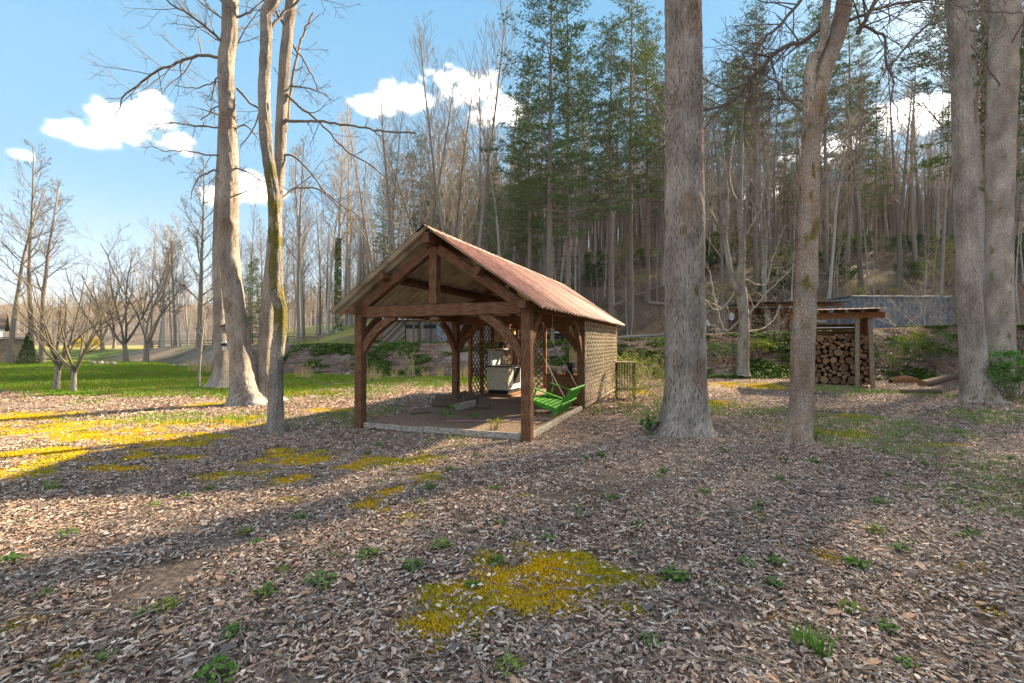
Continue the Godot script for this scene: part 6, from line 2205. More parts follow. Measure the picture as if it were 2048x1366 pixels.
	part(o, "wall_frame", box_at(Vector3(bl * 0.5, bh * 0.5, -3.0), Vector3(bl - 0.1, bh, 5.8), M.shed_wood, 0.01))
	var bm: Material = M.board
	var pal := [Color(0.20, 0.165, 0.145), Color(0.30, 0.265, 0.24), Color(0.40, 0.31, 0.22), Color(0.14, 0.11, 0.095), Color(0.34, 0.32, 0.31), Color(0.25, 0.20, 0.165)]
	var blu := [Color(0.34, 0.35, 0.38), Color(0.22, 0.225, 0.25), Color(0.42, 0.42, 0.44)]
	# diagonal field
	var c := -bh
	var w0 := 1.9
	var idx := 0
	while c < w0:
		var a := Vector2(maxf(0.0, c), maxf(0.0, c) - c)
		var e := Vector2(minf(w0, c + bh), minf(w0, c + bh) - c)
		if a.distance_to(e) > 0.12:
			var mb := MB.new()
			bar(mb, Vector3(a.x, a.y, 0.02 + 0.012 * (idx % 2)), Vector3(e.x, e.y, 0.02 + 0.012 * (idx % 2)), 0.17, 0.03, 0.004, Vector3.BACK, pal[[2, 3, 5, 2, 0, 2, 3][idx % 7]])
			part(o, "board", mb.mesh(bm))
		c += 0.245
		idx += 1
	# upright boards, with two slot windows left unboarded over black panels
	var x := 2.0
	while x < bl - 0.1:
		var chev := x > 4.6 and x < 5.55
		if not chev:
			var win := (x > 1.95 and x < 3.15 and not (x > 2.45 and x < 2.65)) or (x > 3.45 and x < 4.55)
			var tone: Color = pal[r.randi() % 6]
			var z := 0.02 + 0.010 * r.randf()
			if win:
				for s in [[0.0, bh - 0.62], [bh - 0.28, bh]]:
					var mb := MB.new()
					bar(mb, Vector3(x + 0.09, s[0], z), Vector3(x + 0.09, s[1], z), 0.175, 0.03, 0.004, Vector3.BACK, tone)
					part(o, "board", mb.mesh(bm))
			else:
				var mb := MB.new()
				bar(mb, Vector3(x + 0.09, r.randf_range(-0.04, 0.03), z), Vector3(x + 0.09, bh, z), 0.175, 0.03, 0.004, Vector3.BACK, tone)
				part(o, "board", mb.mesh(bm))
		x += 0.185
	for k in 9:
		for sg: float in [-1.0, 1.0]:
			var mb := MB.new()
			var y := 0.12 + k * 0.2
			var cx := 5.12
			var y1 := minf(y + 0.44, bh)
			var fr := (y1 - y) / 0.44
			bar(mb, Vector3(cx, y, 0.045), Vector3(cx + sg * 0.5 * fr, y1, 0.045), 0.13, 0.028, 0.004, Vector3.BACK, blu[r.randi() % 3])
			part(o, "board", mb.mesh(bm))
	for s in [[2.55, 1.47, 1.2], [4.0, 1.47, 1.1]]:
		part(o, "dark_window_panel", box_at(Vector3(s[0], s[1], 0.004), Vector3(s[2], 0.34, 0.012), M.iron, 0.002))  # black panel painted in for the unlit inside behind each slot
	part(o, "corner_post", box_at(Vector3(-0.08, bh * 0.5, 0.0), Vector3(0.13, bh + 0.1, 0.13), M.shed_wood, 0.008))
	part(o, "eave_board", box_at(Vector3(bl * 0.5, bh + 0.06, 0.08), Vector3(bl + 0.4, 0.10, 0.06), M.shed_wood, 0.006))
	var bro := MB.new()
	for k in 121:
		var xx := -0.3 + (bl + 0.6) * k / 120.0
		var hh := 0.02 if k % 5 == 0 else 0.0
		bro.vert(Vector3(xx, bh + 0.12 + hh, 0.35), Vector3(0, 0.95, 0.3), Vector2(xx, 0), Color.WHITE)
		bro.vert(Vector3(xx, bh + 0.95 + hh, -3.0), Vector3(0, 0.95, 0.3), Vector2(xx, 3.5), Color.WHITE)
	for k in 120:
		bro.quad(k * 2, k * 2 + 2, k * 2 + 3, k * 2 + 1)
	part(o, "roof", bro.mesh(M.galvanised))
	var bro2 := MB.new()
	bro2.flat_quad(Vector3(bl + 0.3, bh + 0.12, -6.4), Vector3(-0.3, bh + 0.12, -6.4), Vector3(-0.3, bh + 0.95, -3.0), Vector3(bl + 0.3, bh + 0.95, -3.0), Color.WHITE, 9, 3)
	part(o, "roof", bro2.mesh(M.galvanised))
	# cart by its corner
	var kp := on(-11.3, 38.6)
	o = thing("handcart", "black handcart tipped over by the barn's left corner", "cart", kp, 0.4)
	part(o, "tray", box_at(Vector3(0, 0.26, 0), Vector3(0.62, 0.18, 0.4), M.iron, 0.02))
	for z in [-0.24, 0.24]:
		part(o, "wheel", pipe_mesh(Vector3(0.1, 0.14, z - 0.03), Vector3(0.1, 0.14, z + 0.03), 0.15, M.iron))
	bar_part(o, "handle", M.iron, Vector3(-0.3, 0.28, 0), Vector3(-0.75, 0.10, 0), 0.03, 0.03, 0.004)

	# --- garage at the left edge
	var gb := on(-44.6, 34.0)
	o = thing("garage", "grey garage with a white door at the left edge", "garage", gb, 0.78)
	part(o, "wall", box_at(Vector3(0.9, 1.25, -3.0), Vector3(7.6, 2.9, 6.0), M.grey_siding, 0.02))
	for k in 9:
		part(o, "siding_board", box_at(Vector3(4.2, 0.15 + 0.3 * k, 0.012), Vector3(0.9, 0.28, 0.02), M.grey_siding, 0.006))
	var gd := part(o, "garage_door", box_at(Vector3(2.1, 1.05, 0.03), Vector3(2.7, 2.1, 0.05), M.white_paint, 0.01))
	for k in 3:
		part(gd, "groove", box_at(Vector3(2.1, 0.53 + 0.52 * k, 0.056), Vector3(2.66, 0.02, 0.008), M.grey_siding, 0.002))
	part(o, "door_frame", box_at(Vector3(3.5, 1.1, 0.04), Vector3(0.12, 2.3, 0.07), M.white_paint, 0.008))
	part(o, "door_frame", box_at(Vector3(2.1, 2.2, 0.04), Vector3(2.9, 0.12, 0.07), M.white_paint, 0.008))
	var gr := MB.new()
	gr.flat_quad(Vector3(-3.4, 2.65, 0.5), Vector3(5.1, 2.65, 0.5), Vector3(5.1, 4.1, -3.0), Vector3(-3.4, 4.1, -3.0), Color.WHITE, 8, 4)
	gr.flat_quad(Vector3(5.1, 2.65, -6.5), Vector3(-3.4, 2.65, -6.5), Vector3(-3.4, 4.1, -3.0), Vector3(5.1, 4.1, -3.0), Color.WHITE, 8, 4)
	part(o, "roof", gr.mesh(M.shingle))
	part(o, "fascia", box_at(Vector3(0.85, 2.62, 0.48), Vector3(8.5, 0.16, 0.04), M.white_paint, 0.006))
	part(o, "lean_to", box_at(Vector3(5.6, 0.95, -1.5), Vector3(1.7, 2.0, 2.4), M.tan_siding, 0.02))
	part(o, "lean_to_roof", box_at(Vector3(5.7, 2.05, -1.4), Vector3(2.1, 0.10, 2.9), M.galvanised, 0.02))

	# --- board fence in the field
	for k in 9:
		var fx := -51.0 + k * 3.2
		var fd := 66.0
		var fo := thing("field_fence", "grey field fence panel beyond the creek", "fence", on(fx, fd), 0.0, "panels of the field fence")
		bar_part(fo, "post", M.shed_post, Vector3(0, -0.2, 0), Vector3(0, 1.25, 0), 0.14, 0.14, 0.01, Vector3.BACK)
		for y in [0.4, 0.75, 1.1]:
			bar_part(fo, "rail", M.shed_post, Vector3(0.08, y, 0), Vector3(3.12, y + H(fx + 3.2, fd) - H(fx, fd), 0), 0.04, 0.12, 0.006)

	# --- picnic tables
	for s in [[622, 43.0, "wooden picnic table on the rise left of the pavilion"]]:
		picnic_table(place(s[0], s[1]), s[2])

	# --- bird box and feeder on the tree
	o = thing("bird_box", "dark wooden bird box high on the feeder tree's trunk", "bird box", P(452, 668, 15.9))
	part(o, "box", box_at(Vector3(0, 0.16, 0), Vector3(0.17, 0.26, 0.16), M.shed_post, 0.008))
	bar_part(o, "roof", M.iron, Vector3(-0.14, 0.25, 0), Vector3(0.12, 0.36, 0), 0.26, 0.02, 0.004)
	part(o, "mount", box_at(Vector3(-0.02, 0.15, -0.16), Vector3(0.06, 0.4, 0.2), M.shed_post, 0.006))
	o = thing("bird_feeder", "green bird feeder with a pale cap on the feeder tree's trunk", "bird feeder", P(449, 704, 15.9))
	part(o, "tray", pipe_mesh(Vector3(0, 0.02, 0), Vector3(0, 0.05, 0), 0.13, M.shed_post))
	part(o, "tube", pipe_mesh(Vector3(0, 0.05, 0), Vector3(0, 0.24, 0), 0.075, M.chrome))
	part(o, "body", pipe_mesh(Vector3(0, 0.20, 0), Vector3(0, 0.30, 0), 0.10, M.iron))
	part(o, "cap", pipe_mesh(Vector3(0, 0.30, 0), Vector3(0, 0.39, 0), 0.13, M.white_paint, 0.02))
	part(o, "bracket", box_at(Vector3(-0.02, 0.2, -0.13), Vector3(0.05, 0.3, 0.26), M.iron, 0.006))

	# --- overturned boat, fallen logs
	var bp := place(1808, 18.5)
	o = thing("upturned_boat", "rusty brown upturned boat hull right of the firewood shed", "boat", bp, 0.1)
	var hb := MB.new()
	var nl := 12
	var na := 8
	for k in nl + 1:
		var t := float(k) / nl
		var wd := 0.36 * sqrt(maxf(0.0, sin(PI * clampf(t, 0.02, 0.98))))
		for j in na + 1:
			var a := PI * j / na
			var p := Vector3(-0.6 + 1.2 * t, sin(a) * 0.30 * (0.55 + 0.45 * sin(PI * t)), cos(a) * wd)
			hb.vert(p, Vector3(0, sin(a), cos(a)).normalized(), Vector2(t, j * 0.1), Color.WHITE)
	for k in nl:
		for j in na:
			var a := k * (na + 1) + j
			hb.quad(a, a + na + 1, a + na + 2, a + 1)
	part(o, "hull", hb.mesh(M.rust_wood))
	bar_part(o, "keel", M.iron, Vector3(-0.5, 0.29, 0), Vector3(0.5, 0.29, 0), 0.04, 0.04, 0.006)
	fallen_log("mossy pale fallen log left of the leaning tree's foot", Vector3(15.0, 0.0, -17.0), Vector3(17.2, 0.25, -17.9), 0.14, 41)
	fallen_log("bare fallen log lying on the bank seen through the pavilion", on(1.45, 22.3, 0.28), on(3.1, 20.9, 0.15), 0.15, 42)
	fallen_log("short grey log in front of the leaning tree's foot", Vector3(12.0, 0.05, -14.4), Vector3(13.1, 0.06, -14.2), 0.07, 43)

	# --- creek stones
	for k in 46:
		var sx := r.randf_range(-38.0, -17.0) if k < 30 else r.randf_range(-12.0, 0.0)
		var sd := pl(sx, BANK_D) - 0.9 + r.randf_range(-1.4, 1.0)
		top("creek_stone", stone_mesh(k % 6), "pale weathered stone in the creek bed", "stone", "stones in the creek bed", Transform3D(Basis.from_euler(Vector3(r.randf() * 0.5, r.randf() * TAU, 0)).scaled(Vector3.ONE * r.randf_range(0.4, 1.1)), on(sx, sd, 0.02)))
	for s in [[185, 34.0, 1.2], [200, 33.5, 1.5], [212, 33.8, 1.0], [226, 33.0, 1.1]]:
		top("creek_stone", stone_mesh(int(s[0]) % 6), "pale weathered stone in the creek bed", "stone", "stones in the creek bed", Transform3D(Basis(Vector3.UP, s[0]).scaled(Vector3.ONE * s[2]), place(s[0], s[1]) + Vector3(0, 0.1, 0)))

func fallen_log(label: String, a: Vector3, b: Vector3, rad: float, sd: int) -> void:
	var mid := (a + b) * 0.5
	var x := (b - a).normalized()
	var z := x.cross(Vector3.UP).normalized()
	top("fallen_log", log_mesh(a.distance_to(b), rad, sd), label, "log", "fallen logs", Transform3D(Basis(x, z.cross(x), z), mid + Vector3(0, rad * 0.6, 0)))

var stones := []
func stone_mesh(k: int) -> ArrayMesh:
	if stones.is_empty():
		var f := FastNoiseLite.new()
		f.frequency = 2.2
		for j in 6:
			var mb := MB.new()
			f.seed = 90 + j
			for a in 7:
				for b in 11:
					var th := PI * a / 6.0
					var ph := TAU * (b % 10) / 10.0
					var n := Vector3(sin(th) * cos(ph), cos(th), sin(th) * sin(ph))
					var rr := 0.16 * (1.0 + 0.7 * f.get_noise_3dv(n))
					mb.vert(n * rr * Vector3(1.25, 0.6, 1.0), n, Vector2(b, a), Color.WHITE)
			for a in 6:
				for b in 10:
					var i0 := a * 11 + b
					mb.quad(i0, i0 + 1, i0 + 12, i0 + 11)
			stones.append(mb.mesh(M.stone))
	return stones[k]

func corrugated_wall(mb: MB, at: Vector3, dir: Vector3, ln: float, ht: float, pitch: float, deep: float) -> void:
	var outn := dir.cross(Vector3.UP).normalized()
	var n := int(ln / pitch)
	var pitch2 := ln / n
	var prof := [[0.0, 0.0], [0.32, 0.0], [0.5, -1.0], [0.82, -1.0], [1.0, 0.0]]
	for k in n:
		for j in 4:
			var a: Vector3 = dir * (k + prof[j][0]) * pitch2 + outn * prof[j][1] * deep
			var b: Vector3 = dir * (k + prof[j + 1][0]) * pitch2 + outn * prof[j + 1][1] * deep
			mb.flat_quad(at + a, at + b, at + b + Vector3(0, ht, 0), at + a + Vector3(0, ht, 0), Color.WHITE)

func quad_bike(at: Vector3, label: String) -> void:
	var o := thing("quad_bike", label, "quad bike", at, 0.5, "quad bikes under the low shed")
	for s in [[-0.3, 0.42], [0.3, 0.42], [-0.3, -0.42], [0.3, -0.42]]:
		var w := part(o, "wheel", pipe_mesh(Vector3(s[0] - 0.1, 0.24, s[1]), Vector3(s[0] + 0.1, 0.24, s[1]), 0.25, M.iron))
		part(w, "rim", pipe_mesh(Vector3(s[0] - 0.11, 0.24, s[1]), Vector3(s[0] + 0.11, 0.24, s[1]), 0.12, M.chrome))
	part(o, "chassis", box_at(Vector3(0, 0.38, 0), Vector3(0.36, 0.2, 1.1), M.iron, 0.04))
	part(o, "seat", box_at(Vector3(0, 0.62, -0.18), Vector3(0.28, 0.16, 0.6), M.iron, 0.05))
	for z in [0.42, -0.44]:
		part(o, "fender", box_at(Vector3(0, 0.56, z), Vector3(0.86, 0.07, 0.36), M.white_paint, 0.03))
	bar_part(o, "handlebar", M.iron, Vector3(-0.34, 0.86, 0.26), Vector3(0.34, 0.86, 0.26), 0.03, 0.03, 0.006)
	bar_part(o, "steering_column", M.iron, Vector3(0, 0.5, 0.34), Vector3(0, 0.86, 0.26), 0.05, 0.05, 0.006)

func picnic_table(at: Vector3, label: String) -> void:
	var o := thing("picnic_table", label, "picnic table", at, 0.2)
	for k in 5:
		part(o, "top_board", box_at(Vector3(0, 0.75, -0.3 + 0.15 * k), Vector3(1.9, 0.04, 0.14), M.shed_post, 0.006))
	for z in [-0.7, 0.7]:
		part(o, "bench_board", box_at(Vector3(0, 0.44, z), Vector3(1.9, 0.045, 0.25), M.shed_post, 0.006))
	for x in [-0.65, 0.65]:
		bar_part(o, "leg", M.shed_post, Vector3(x, 0.0, -0.6), Vector3(x, 0.73, -0.22), 0.05, 0.1, 0.006)
		bar_part(o, "leg", M.shed_post, Vector3(x, 0.0, 0.6), Vector3(x, 0.73, 0.22), 0.05, 0.1, 0.006)
		bar_part(o, "cross_bar", M.shed_post, Vector3(x, 0.40, -0.8), Vector3(x, 0.40, 0.8), 0.05, 0.09, 0.006, Vector3.UP)

# ---------------------------------------------------------------- plants
func weed_mesh(sd: int, leaves: int, rad: float, ls: float, c1: Color, c2: Color) -> ArrayMesh:
	var r := RandomNumberGenerator.new()
	r.seed = sd
	var mb := MB.new()
	for k in leaves:
		var a := r.randf() * TAU
		var q := rad * sqrt(r.randf())
		var hh := r.randf_range(0.02, 0.085) * (1.2 - 0.6 * q / rad)
		var o := Vector3(cos(a) * q, hh, sin(a) * q)
		var ln := ls * r.randf_range(0.6, 1.2)
		leaf_shape(mb, o, r.randf() * TAU, Vector2(r.randf_range(-0.45, 0.45), r.randf_range(-0.45, 0.45)), ln, ln * r.randf_range(0.6, 0.9), r.randf_range(0.05, 0.4), c1.lerp(c2, r.randf()), false)
		tube(mb, PackedVector3Array([Vector3(o.x * 0.3, 0.0, o.z * 0.3), Vector3(o.x * 0.7, hh * 0.7, o.z * 0.7), o]), PackedFloat32Array([0.0022, 0.002, 0.0015]), 3, c1)
	return mb.mesh(M.leaf_green)

func make_plants() -> void:
	var r := RandomNumberGenerator.new()
	r.seed = 517
	var weeds := []
	for k in 5:
		weeds.append(weed_mesh(800 + k, 34 + 7 * k, 0.11, 0.022, [Color(0.05, 0.11, 0.02), Color(0.07, 0.13, 0.035), Color(0.09, 0.13, 0.02)][k % 3], [Color(0.11, 0.19, 0.04), Color(0.13, 0.20, 0.06), Color(0.19, 0.23, 0.05)][k % 3]))
	var spots := [[530, 1185, 1.1], [640, 1165, 1.35], [335, 1215, 1.0], [470, 1262, 0.9], [290, 1225, 0.8], [430, 1345, 1.3], [1095, 1090, 0.9], [880, 1105, 1.1], [735, 1115, 1.0], [825, 1140, 1.0], [1350, 1165, 1.3], [1300, 1288, 0.8], [1020, 1340, 1.0], [945, 1178, 0.7], [1000, 1060, 0.8], [1275, 1055, 0.8], [1410, 990, 0.9], [1155, 1020, 0.7], [1225, 1000, 0.7], [1325, 945, 0.9], [1450, 905, 1.0], [1760, 1010, 1.1], [1750, 1070, 1.0], [1715, 1140, 1.1], [1800, 1105, 0.8], [1490, 1135, 0.9], [1545, 1175, 0.8], [1700, 1230, 0.9], [1770, 1265, 0.8], [1815, 1340, 0.7], [20, 1130, 1.1], [135, 1075, 1.0], [490, 1070, 0.8], [510, 1090, 0.7], [600, 1040, 0.8], [370, 1000, 0.9], [310, 1015, 0.8], [755, 890, 0.9], [790, 950, 0.8], [860, 985, 0.9], [900, 950, 0.9], [950, 920, 0.8], [840, 1015, 0.7], [990, 985, 0.7], [1630, 920, 0.8], [1560, 960, 0.8], [1940, 1080, 0.7], [1850, 930, 0.7], [2020, 920, 0.9], [1920, 1010, 0.7], [90, 1190, 0.7], [210, 1310, 0.7]]
	var wl := "low clump of round green leaves among the dead leaves"
	var n := 0
	for s in spots:
		var d: float = FPX * EYE / (s[1] - 685.0)
		var x: float = (s[0] - 1024.0) / FPX * d
		var sc: float = s[2] * (0.62 + 0.03 * d)
		top("weed_clump", weeds[n % 5], wl, "plant", "low green plants among the leaves", Transform3D(Basis(Vector3.UP, r.randf() * TAU).scaled(Vector3.ONE * sc), on(x, d, 0.01)))
		n += 1
	for k in 320:
		var d := 3.0 + 12.0 * r.randf()
		var x := r.randf_range(-1.05, 1.1) * d
		if in_pavilion(x, d, 0.2) or moss(x, d) > 0.3: continue
		if fn2.get_noise_2d(x * 2.5 + 77.0, d * 2.5) < 0.08: continue
		top("weed_clump", weeds[r.randi() % 5], wl, "plant", "low green plants among the leaves", Transform3D(Basis(Vector3.UP, r.randf() * TAU).scaled(Vector3.ONE * r.randf_range(0.25, 0.7)), on(x, d, 0.01)))
	# leafy grass tuft at lower right
	for s in [[1640, 1310, 1.3, "bright green tuft of broad grass at the lower right, the larger one"], [1598, 1290, 0.9, "bright green tuft of broad grass just left of the larger one"], [105, 985, 1.2, "pale green grass tuft by the sunlit moss at the left"]]:
		var d: float = FPX * EYE / (s[1] - 685.0)
		top("grass_tuft", grass_tuft(r, 26, 0.17, Color(0.07, 0.18, 0.02), Color(0.17, 0.30, 0.05), 0.05, 0.006), s[3], "grass", "grass tufts", Transform3D(Basis.IDENTITY.scaled(Vector3.ONE * s[2] * 0.8), on((s[0] - 1024.0) / FPX * d, d)))
	# dark green shrub at the foot of the big tree
	shrub_thing("small_shrub", leafy_shrub(901, 0.36, 0.36, 620, 0.022, Color(0.03, 0.11, 0.03), Color(0.08, 0.20, 0.05), Color(0.12, 0.10, 0.07)), "small dense green shrub at the left foot of the massive straight tree", "shrub", "small shrubs", on(2.50, 8.35), 0.0)
	shrub_thing("small_shrub", leafy_shrub(902, 0.30, 0.30, 240, 0.024, Color(0.14, 0.20, 0.03), Color(0.26, 0.30, 0.06), Color(0.12, 0.10, 0.07)), "small yellow-green shrub at the right foot of the forked tree", "shrub", "small shrubs", on(5.0, 7.75), 0.0)
	# seedlings on the dirt floor
	shrub_thing("seedling", leafy_shrub(903, 0.34, 0.42, 130, 0.03, Color(0.05, 0.16, 0.02), Color(0.11, 0.26, 0.04), Color(0.2, 0.15, 0.08), 3, 5), "green leafy seedling bending over the dirt floor", "seedling", "seedlings under the roof", L2W(1.35, 0.05, 0.95), 0.0)
	shrub_thing("seedling", leafy_shrub(904, 0.42, 0.34, 110, 0.026, Color(0.20, 0.22, 0.03), Color(0.36, 0.36, 0.06), Color(0.2, 0.15, 0.08), 4, 6), "yellow-green seedling by the front sill, in the sun patch", "seedling", "seedlings under the roof", L2W(2.55, 0.05, 0.45), 0.0)
	shrub_thing("seedling", leafy_shrub(905, 0.2, 0.16, 60, 0.024, Color(0.05, 0.16, 0.05), Color(0.1, 0.24, 0.06), Color(0.2, 0.15, 0.08), 3, 4), "tiny green seedling in the middle of the dirt floor", "seedling", "seedlings under the roof", L2W(1.75, 0.05, 1.35), 0.0)
	# thin yellow-green sprouting shrub round the rack
	var sprouts := [[4.35, 5.6, 1.7, 911, "sprouting yellow-green shrub beside the lattice wall and the rack"], [4.75, 6.9, 1.5, 912, "sprouting yellow-green shrub behind the rack"], [4.3, 4.4, 1.0, 913, "low sprouting shrub in front of the rack"], [5.4, 5.4, 1.35, 914, "sprouting yellow-green shrub left of the massive straight tree"]]
	var sq := {"seg": 0.18, "wob": 0.2, "up": [0.02, 0.0, 0.0], "tip": 0.003, "kids": [5, 3], "start": 0.2, "ang": 0.7, "ratio": 0.55, "col": Color(0.26, 0.20, 0.12), "col2": Color(0.28, 0.24, 0.10)}
	for s in sprouts:
		var st := MB.new()
		var rg := RandomNumberGenerator.new()
		rg.seed = s[3]
		for k in 8:
			var a := rg.randf() * TAU
			limb(st, Vector3(cos(a) * 0.12, -0.03, sin(a) * 0.12), Vector3(cos(a) * 0.6, 1.1, sin(a) * 0.6), s[2] * rg.randf_range(0.55, 1.05), 0.008, 0, sq, rg)
		var lf := MB.new()
		var cnt := 0
		while cnt < 520:
			var p := st.v[rg.randi() % st.v.size()]
			if p.y < 0.15: continue
			cnt += 1
			var ls := rg.randf_range(0.013, 0.028)
			leaf_shape(lf, p + Vector3(rg.randf_range(-0.03, 0.03), rg.randf_range(-0.02, 0.03), rg.randf_range(-0.03, 0.03)), rg.randf() * TAU, Vector2(rg.randf_range(-0.8, 0.8), rg.randf_range(-0.8, 0.8)), ls, ls * 0.5, 0.2, Color(0.20, 0.24, 0.03).lerp(Color(0.38, 0.38, 0.06), rg.randf()), false)
		var at := L2W(s[0], 0.0, s[1])
		at.y = H(at.x, -at.z)
		shrub_thing("sprouting_shrub", [st, lf], s[4], "shrub", "sprouting shrubs by the lattice", at, 0.0)
	# bare bush seen through the pavilion
	var bq := sq.duplicate()
	bq.col = Color(0.19, 0.15, 0.10)
	bq.col2 = Color(0.30, 0.25, 0.14)
	var bm := MB.new()
	for k in 9:
		var a := r.randf() * TAU
		limb(bm, Vector3(cos(a) * 0.15, -0.05, sin(a) * 0.15), Vector3(cos(a) * 0.5, 1.1, sin(a) * 0.5), r.randf_range(0.9, 1.5), 0.022, 0, bq, r)
	top("bare_bush", bm.mesh(M.twig), "bare many-stemmed bush before the bank, seen through the pavilion", "bush", "", Transform3D(Basis.IDENTITY, place(826, 20.8)))
	# dry straw grass
	var dry := []
	for k in 3: dry.append(grass_tuft(r, 60, 0.85, Color(0.42, 0.28, 0.13), Color(0.58, 0.44, 0.24), 0.22, 0.006))
	for s in [[738, 20.5, 1.0, "tall straw-coloured grass clump right of the pavilion's left front post"], [755, 20.2, 0.7, "short straw-coloured grass clump right of the tallest clump"], [790, 21.0, 0.7, "straw-coloured grass clump left of the bare bush"], [850, 21.0, 0.65, "straw-coloured grass clump right of the bare bush"], [880, 21.2, 0.75, "straw-coloured grass clump left of the left middle post"], [927, 20.0, 1.0, "straw-coloured grass clump between the left middle post and the lattice"], [600, 20.6, 0.8, "straw-coloured grass clump right of the crooked mossy tree, left one"], [612, 20.3, 0.9, "straw-coloured grass clump right of the crooked mossy tree, right one"], [415, 24.0, 1.0, "straw-coloured grass clump left of the feeder tree"], [385, 25.0, 0.9, "straw-coloured grass clump beside the thin pale sapling"]]:
		var at := place(s[0], s[1])
		top("straw_grass", dry[int(s[0]) % 3], s[3], "dry grass", "straw-coloured grass clumps", Transform3D(Basis(Vector3.UP, r.randf() * 6.0).scaled(Vector3.ONE * s[2]), at))
	# green clumps by the barn wall
	for s in [[800, "green weeds at the barn's foot below the diagonal boards"], [842, "green weeds at the barn's foot below the dark window slot"]]:
		shrub_thing("barn_weeds", leafy_shrub(921 + int(s[0]), 0.9, 0.55, 260, 0.06, Color(0.05, 0.14, 0.02), Color(0.12, 0.24, 0.04), Color(0.1, 0.1, 0.05), 4, 6), s[1], "weeds", "weeds at the barn", place(s[0], 39.3), 0.0)
	# shrubs right of the firewood shed
	for s in [[1785, 20.0, 1.5, 2.0, 931, 0, "bluish green young shrub just right of the firewood shed"], [1835, 20.5, 1.5, 2.0, 932, 1, "yellow-green sunlit shrub below the container"], [1880, 20.0, 1.6, 2.2, 933, 0, "dark green young shrub below the container's right end"], [1450, 22.0, 1.6, 1.2, 934, 0, "green shrub at the foot of the bank right of the massive tree"], [1520, 22.3, 1.4, 0.9, 935, 1, "yellow-green shrub on the bank behind the forked tree"], [2035, 13.0, 1.5, 1.75, 936, 2, "bright green shrub at the right edge"], [1992, 12.3, 1.3, 1.3, 937, 0, "tangled green shrub round the foot of the right-edge trees"], [1268, 19.0, 1.8, 1.3, 938, 1, "yellow-green shrub on the bank behind the rack"]]:
		var cc := [[Color(0.05, 0.10, 0.035), Color(0.12, 0.17, 0.05)], [Color(0.14, 0.17, 0.03), Color(0.30, 0.28, 0.05)], [Color(0.05, 0.18, 0.02), Color(0.12, 0.32, 0.04)]]
		var a := leafy_shrub(s[4], s[2], s[3], 1500, 0.045, cc[s[5]][0], cc[s[5]][1], Color(0.18, 0.14, 0.10), 9, 14)
		shrub_thing("leafy_shrub", a, s[6], "shrub", "shrubs along the bank", place(s[0], s[1]), 0.0)
	# dark conical shrub and forsythia far left
	var cs := MB.new()
	var ct := MB.new()
	tube(ct, PackedVector3Array([Vector3(0, -0.1, 0), Vector3(0, 1.0, 0), Vector3(0, 2.0, 0)]), PackedFloat32Array([0.07, 0.05, 0.02]), 6, Color(0.12, 0.09, 0.07))
	for k in 2600:
		var y := pow(r.randf(), 1.25) * 2.15
		var a := r.randf() * TAU
		var rr := 0.62 * (1.0 - y / 2.25) * pow(r.randf(), 0.35) + 0.02
		needle_clump(cs, Vector3(cos(a) * rr, y + 0.08, sin(a) * rr), Vector3(cos(a), 0.8, sin(a)).normalized(), 0.12, 3, Color(0.02, 0.055, 0.018), Color(0.055, 0.10, 0.025), r)
	var co := thing("conical_shrub", "dark green conical evergreen shrub on the lawn by the garage", "shrub", place(56, 33.5))
	part(co, "stem", ct.mesh(M.twig))
	part(co, "foliage", cs.mesh(M.needle))
	shrub_thing("forsythia", leafy_shrub(941, 3.6, 2.4, 2200, 0.10, Color(0.55, 0.38, 0.01), Color(0.72, 0.52, 0.03), Color(0.2, 0.15, 0.1), 9, 12), "bright yellow flowering bush in the far field", "bush", "", place(172, 72.0), 0.0)

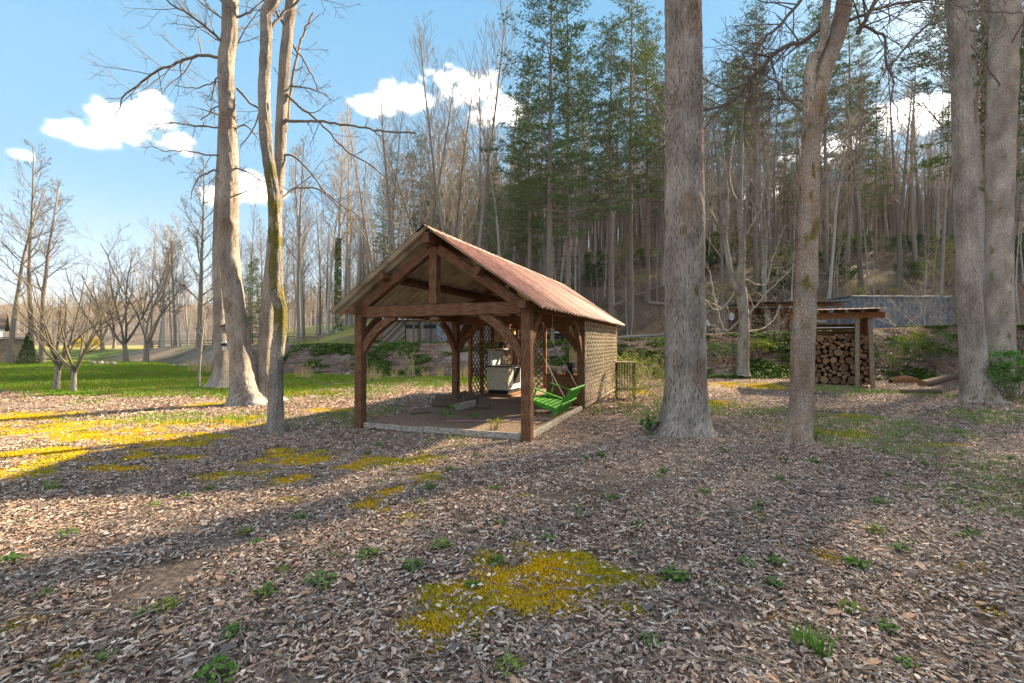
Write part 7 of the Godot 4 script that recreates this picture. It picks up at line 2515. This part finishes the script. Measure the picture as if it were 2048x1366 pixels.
# ---------------------------------------------------------------- build
func _ready() -> void:
	fn.seed = 4
	fn.frequency = 0.35
	fn.fractal_octaves = 3
	fn2.seed = 8
	fn2.frequency = 0.12
	fn2.fractal_octaves = 3
	rng.seed = 1
	make_world()
	make_materials()
	# moss patches: centre and half-size on the ground
	for m in [[1150, 1150, 150, 42], [1235, 1150, 85, 24], [1040, 1100, 34, 13], [1000, 1205, 75, 24], [900, 1195, 80, 28], [870, 1255, 62, 22], [960, 1255, 34, 16], [850, 1295, 36, 9], [980, 1120, 40, 10], [1130, 1205, 110, 18], [1270, 1215, 40, 15], [1090, 1120, 60, 12],
			[740, 1010, 58, 11], [770, 993, 28, 9], [600, 915, 78, 11], [490, 950, 60, 8], [572, 966, 42, 7], [560, 1000, 30, 6], [780, 925, 62, 8], [862, 925, 62, 9], [740, 935, 40, 7], [860, 960, 22, 6], [1040, 995, 14, 3], [820, 1040, 14, 4],
			[60, 860, 150, 13], [250, 846, 230, 11], [100, 915, 170, 15], [310, 880, 170, 12], [20, 952, 110, 15], [215, 945, 80, 8], [480, 838, 60, 7], [420, 805, 50, 5], [300, 915, 90, 8], [560, 900, 30, 5], [40, 830, 120, 8],
			[1540, 1235, 34, 14], [1650, 1113, 28, 11], [1490, 1175, 24, 6], [1562, 1140, 20, 6], [1955, 1145, 32, 10], [1650, 1260, 24, 12], [1745, 1240, 42, 9], [1990, 1230, 30, 10], [1520, 1035, 18, 4], [1575, 1097, 16, 4], [1820, 1180, 16, 4], [2030, 1290, 30, 10],
			[1490, 772, 70, 6], [1690, 862, 50, 8], [1260, 780, 40, 8], [1440, 805, 40, 5], [1720, 835, 40, 5], [1900, 890, 40, 6], [150, 1320, 50, 13], [35, 1245, 42, 12], [90, 1262, 30, 8], [230, 870, 120, 8], [1030, 905, 30, 3], [670, 820, 60, 4], [600, 785, 60, 4]]:
		var d: float = FPX * EYE / (m[1] - 685.0)
		var grow := 1.12 if moss_spots.size() < 12 else (1.4 if moss_spots.size() < 24 else 1.15)
		moss_spots.append(Vector4((m[0] - 1024.0) / FPX * d, d, m[2] * d / FPX * grow, m[3] * d * d / (FPX * EYE) * grow * 1.15))
	make_ground()
	make_buildings()
	make_pavilion()
	make_woods()
	make_near_trees()
	make_pavilion_things()
	make_plants()
	make_litter()
	make_moss_and_grass()
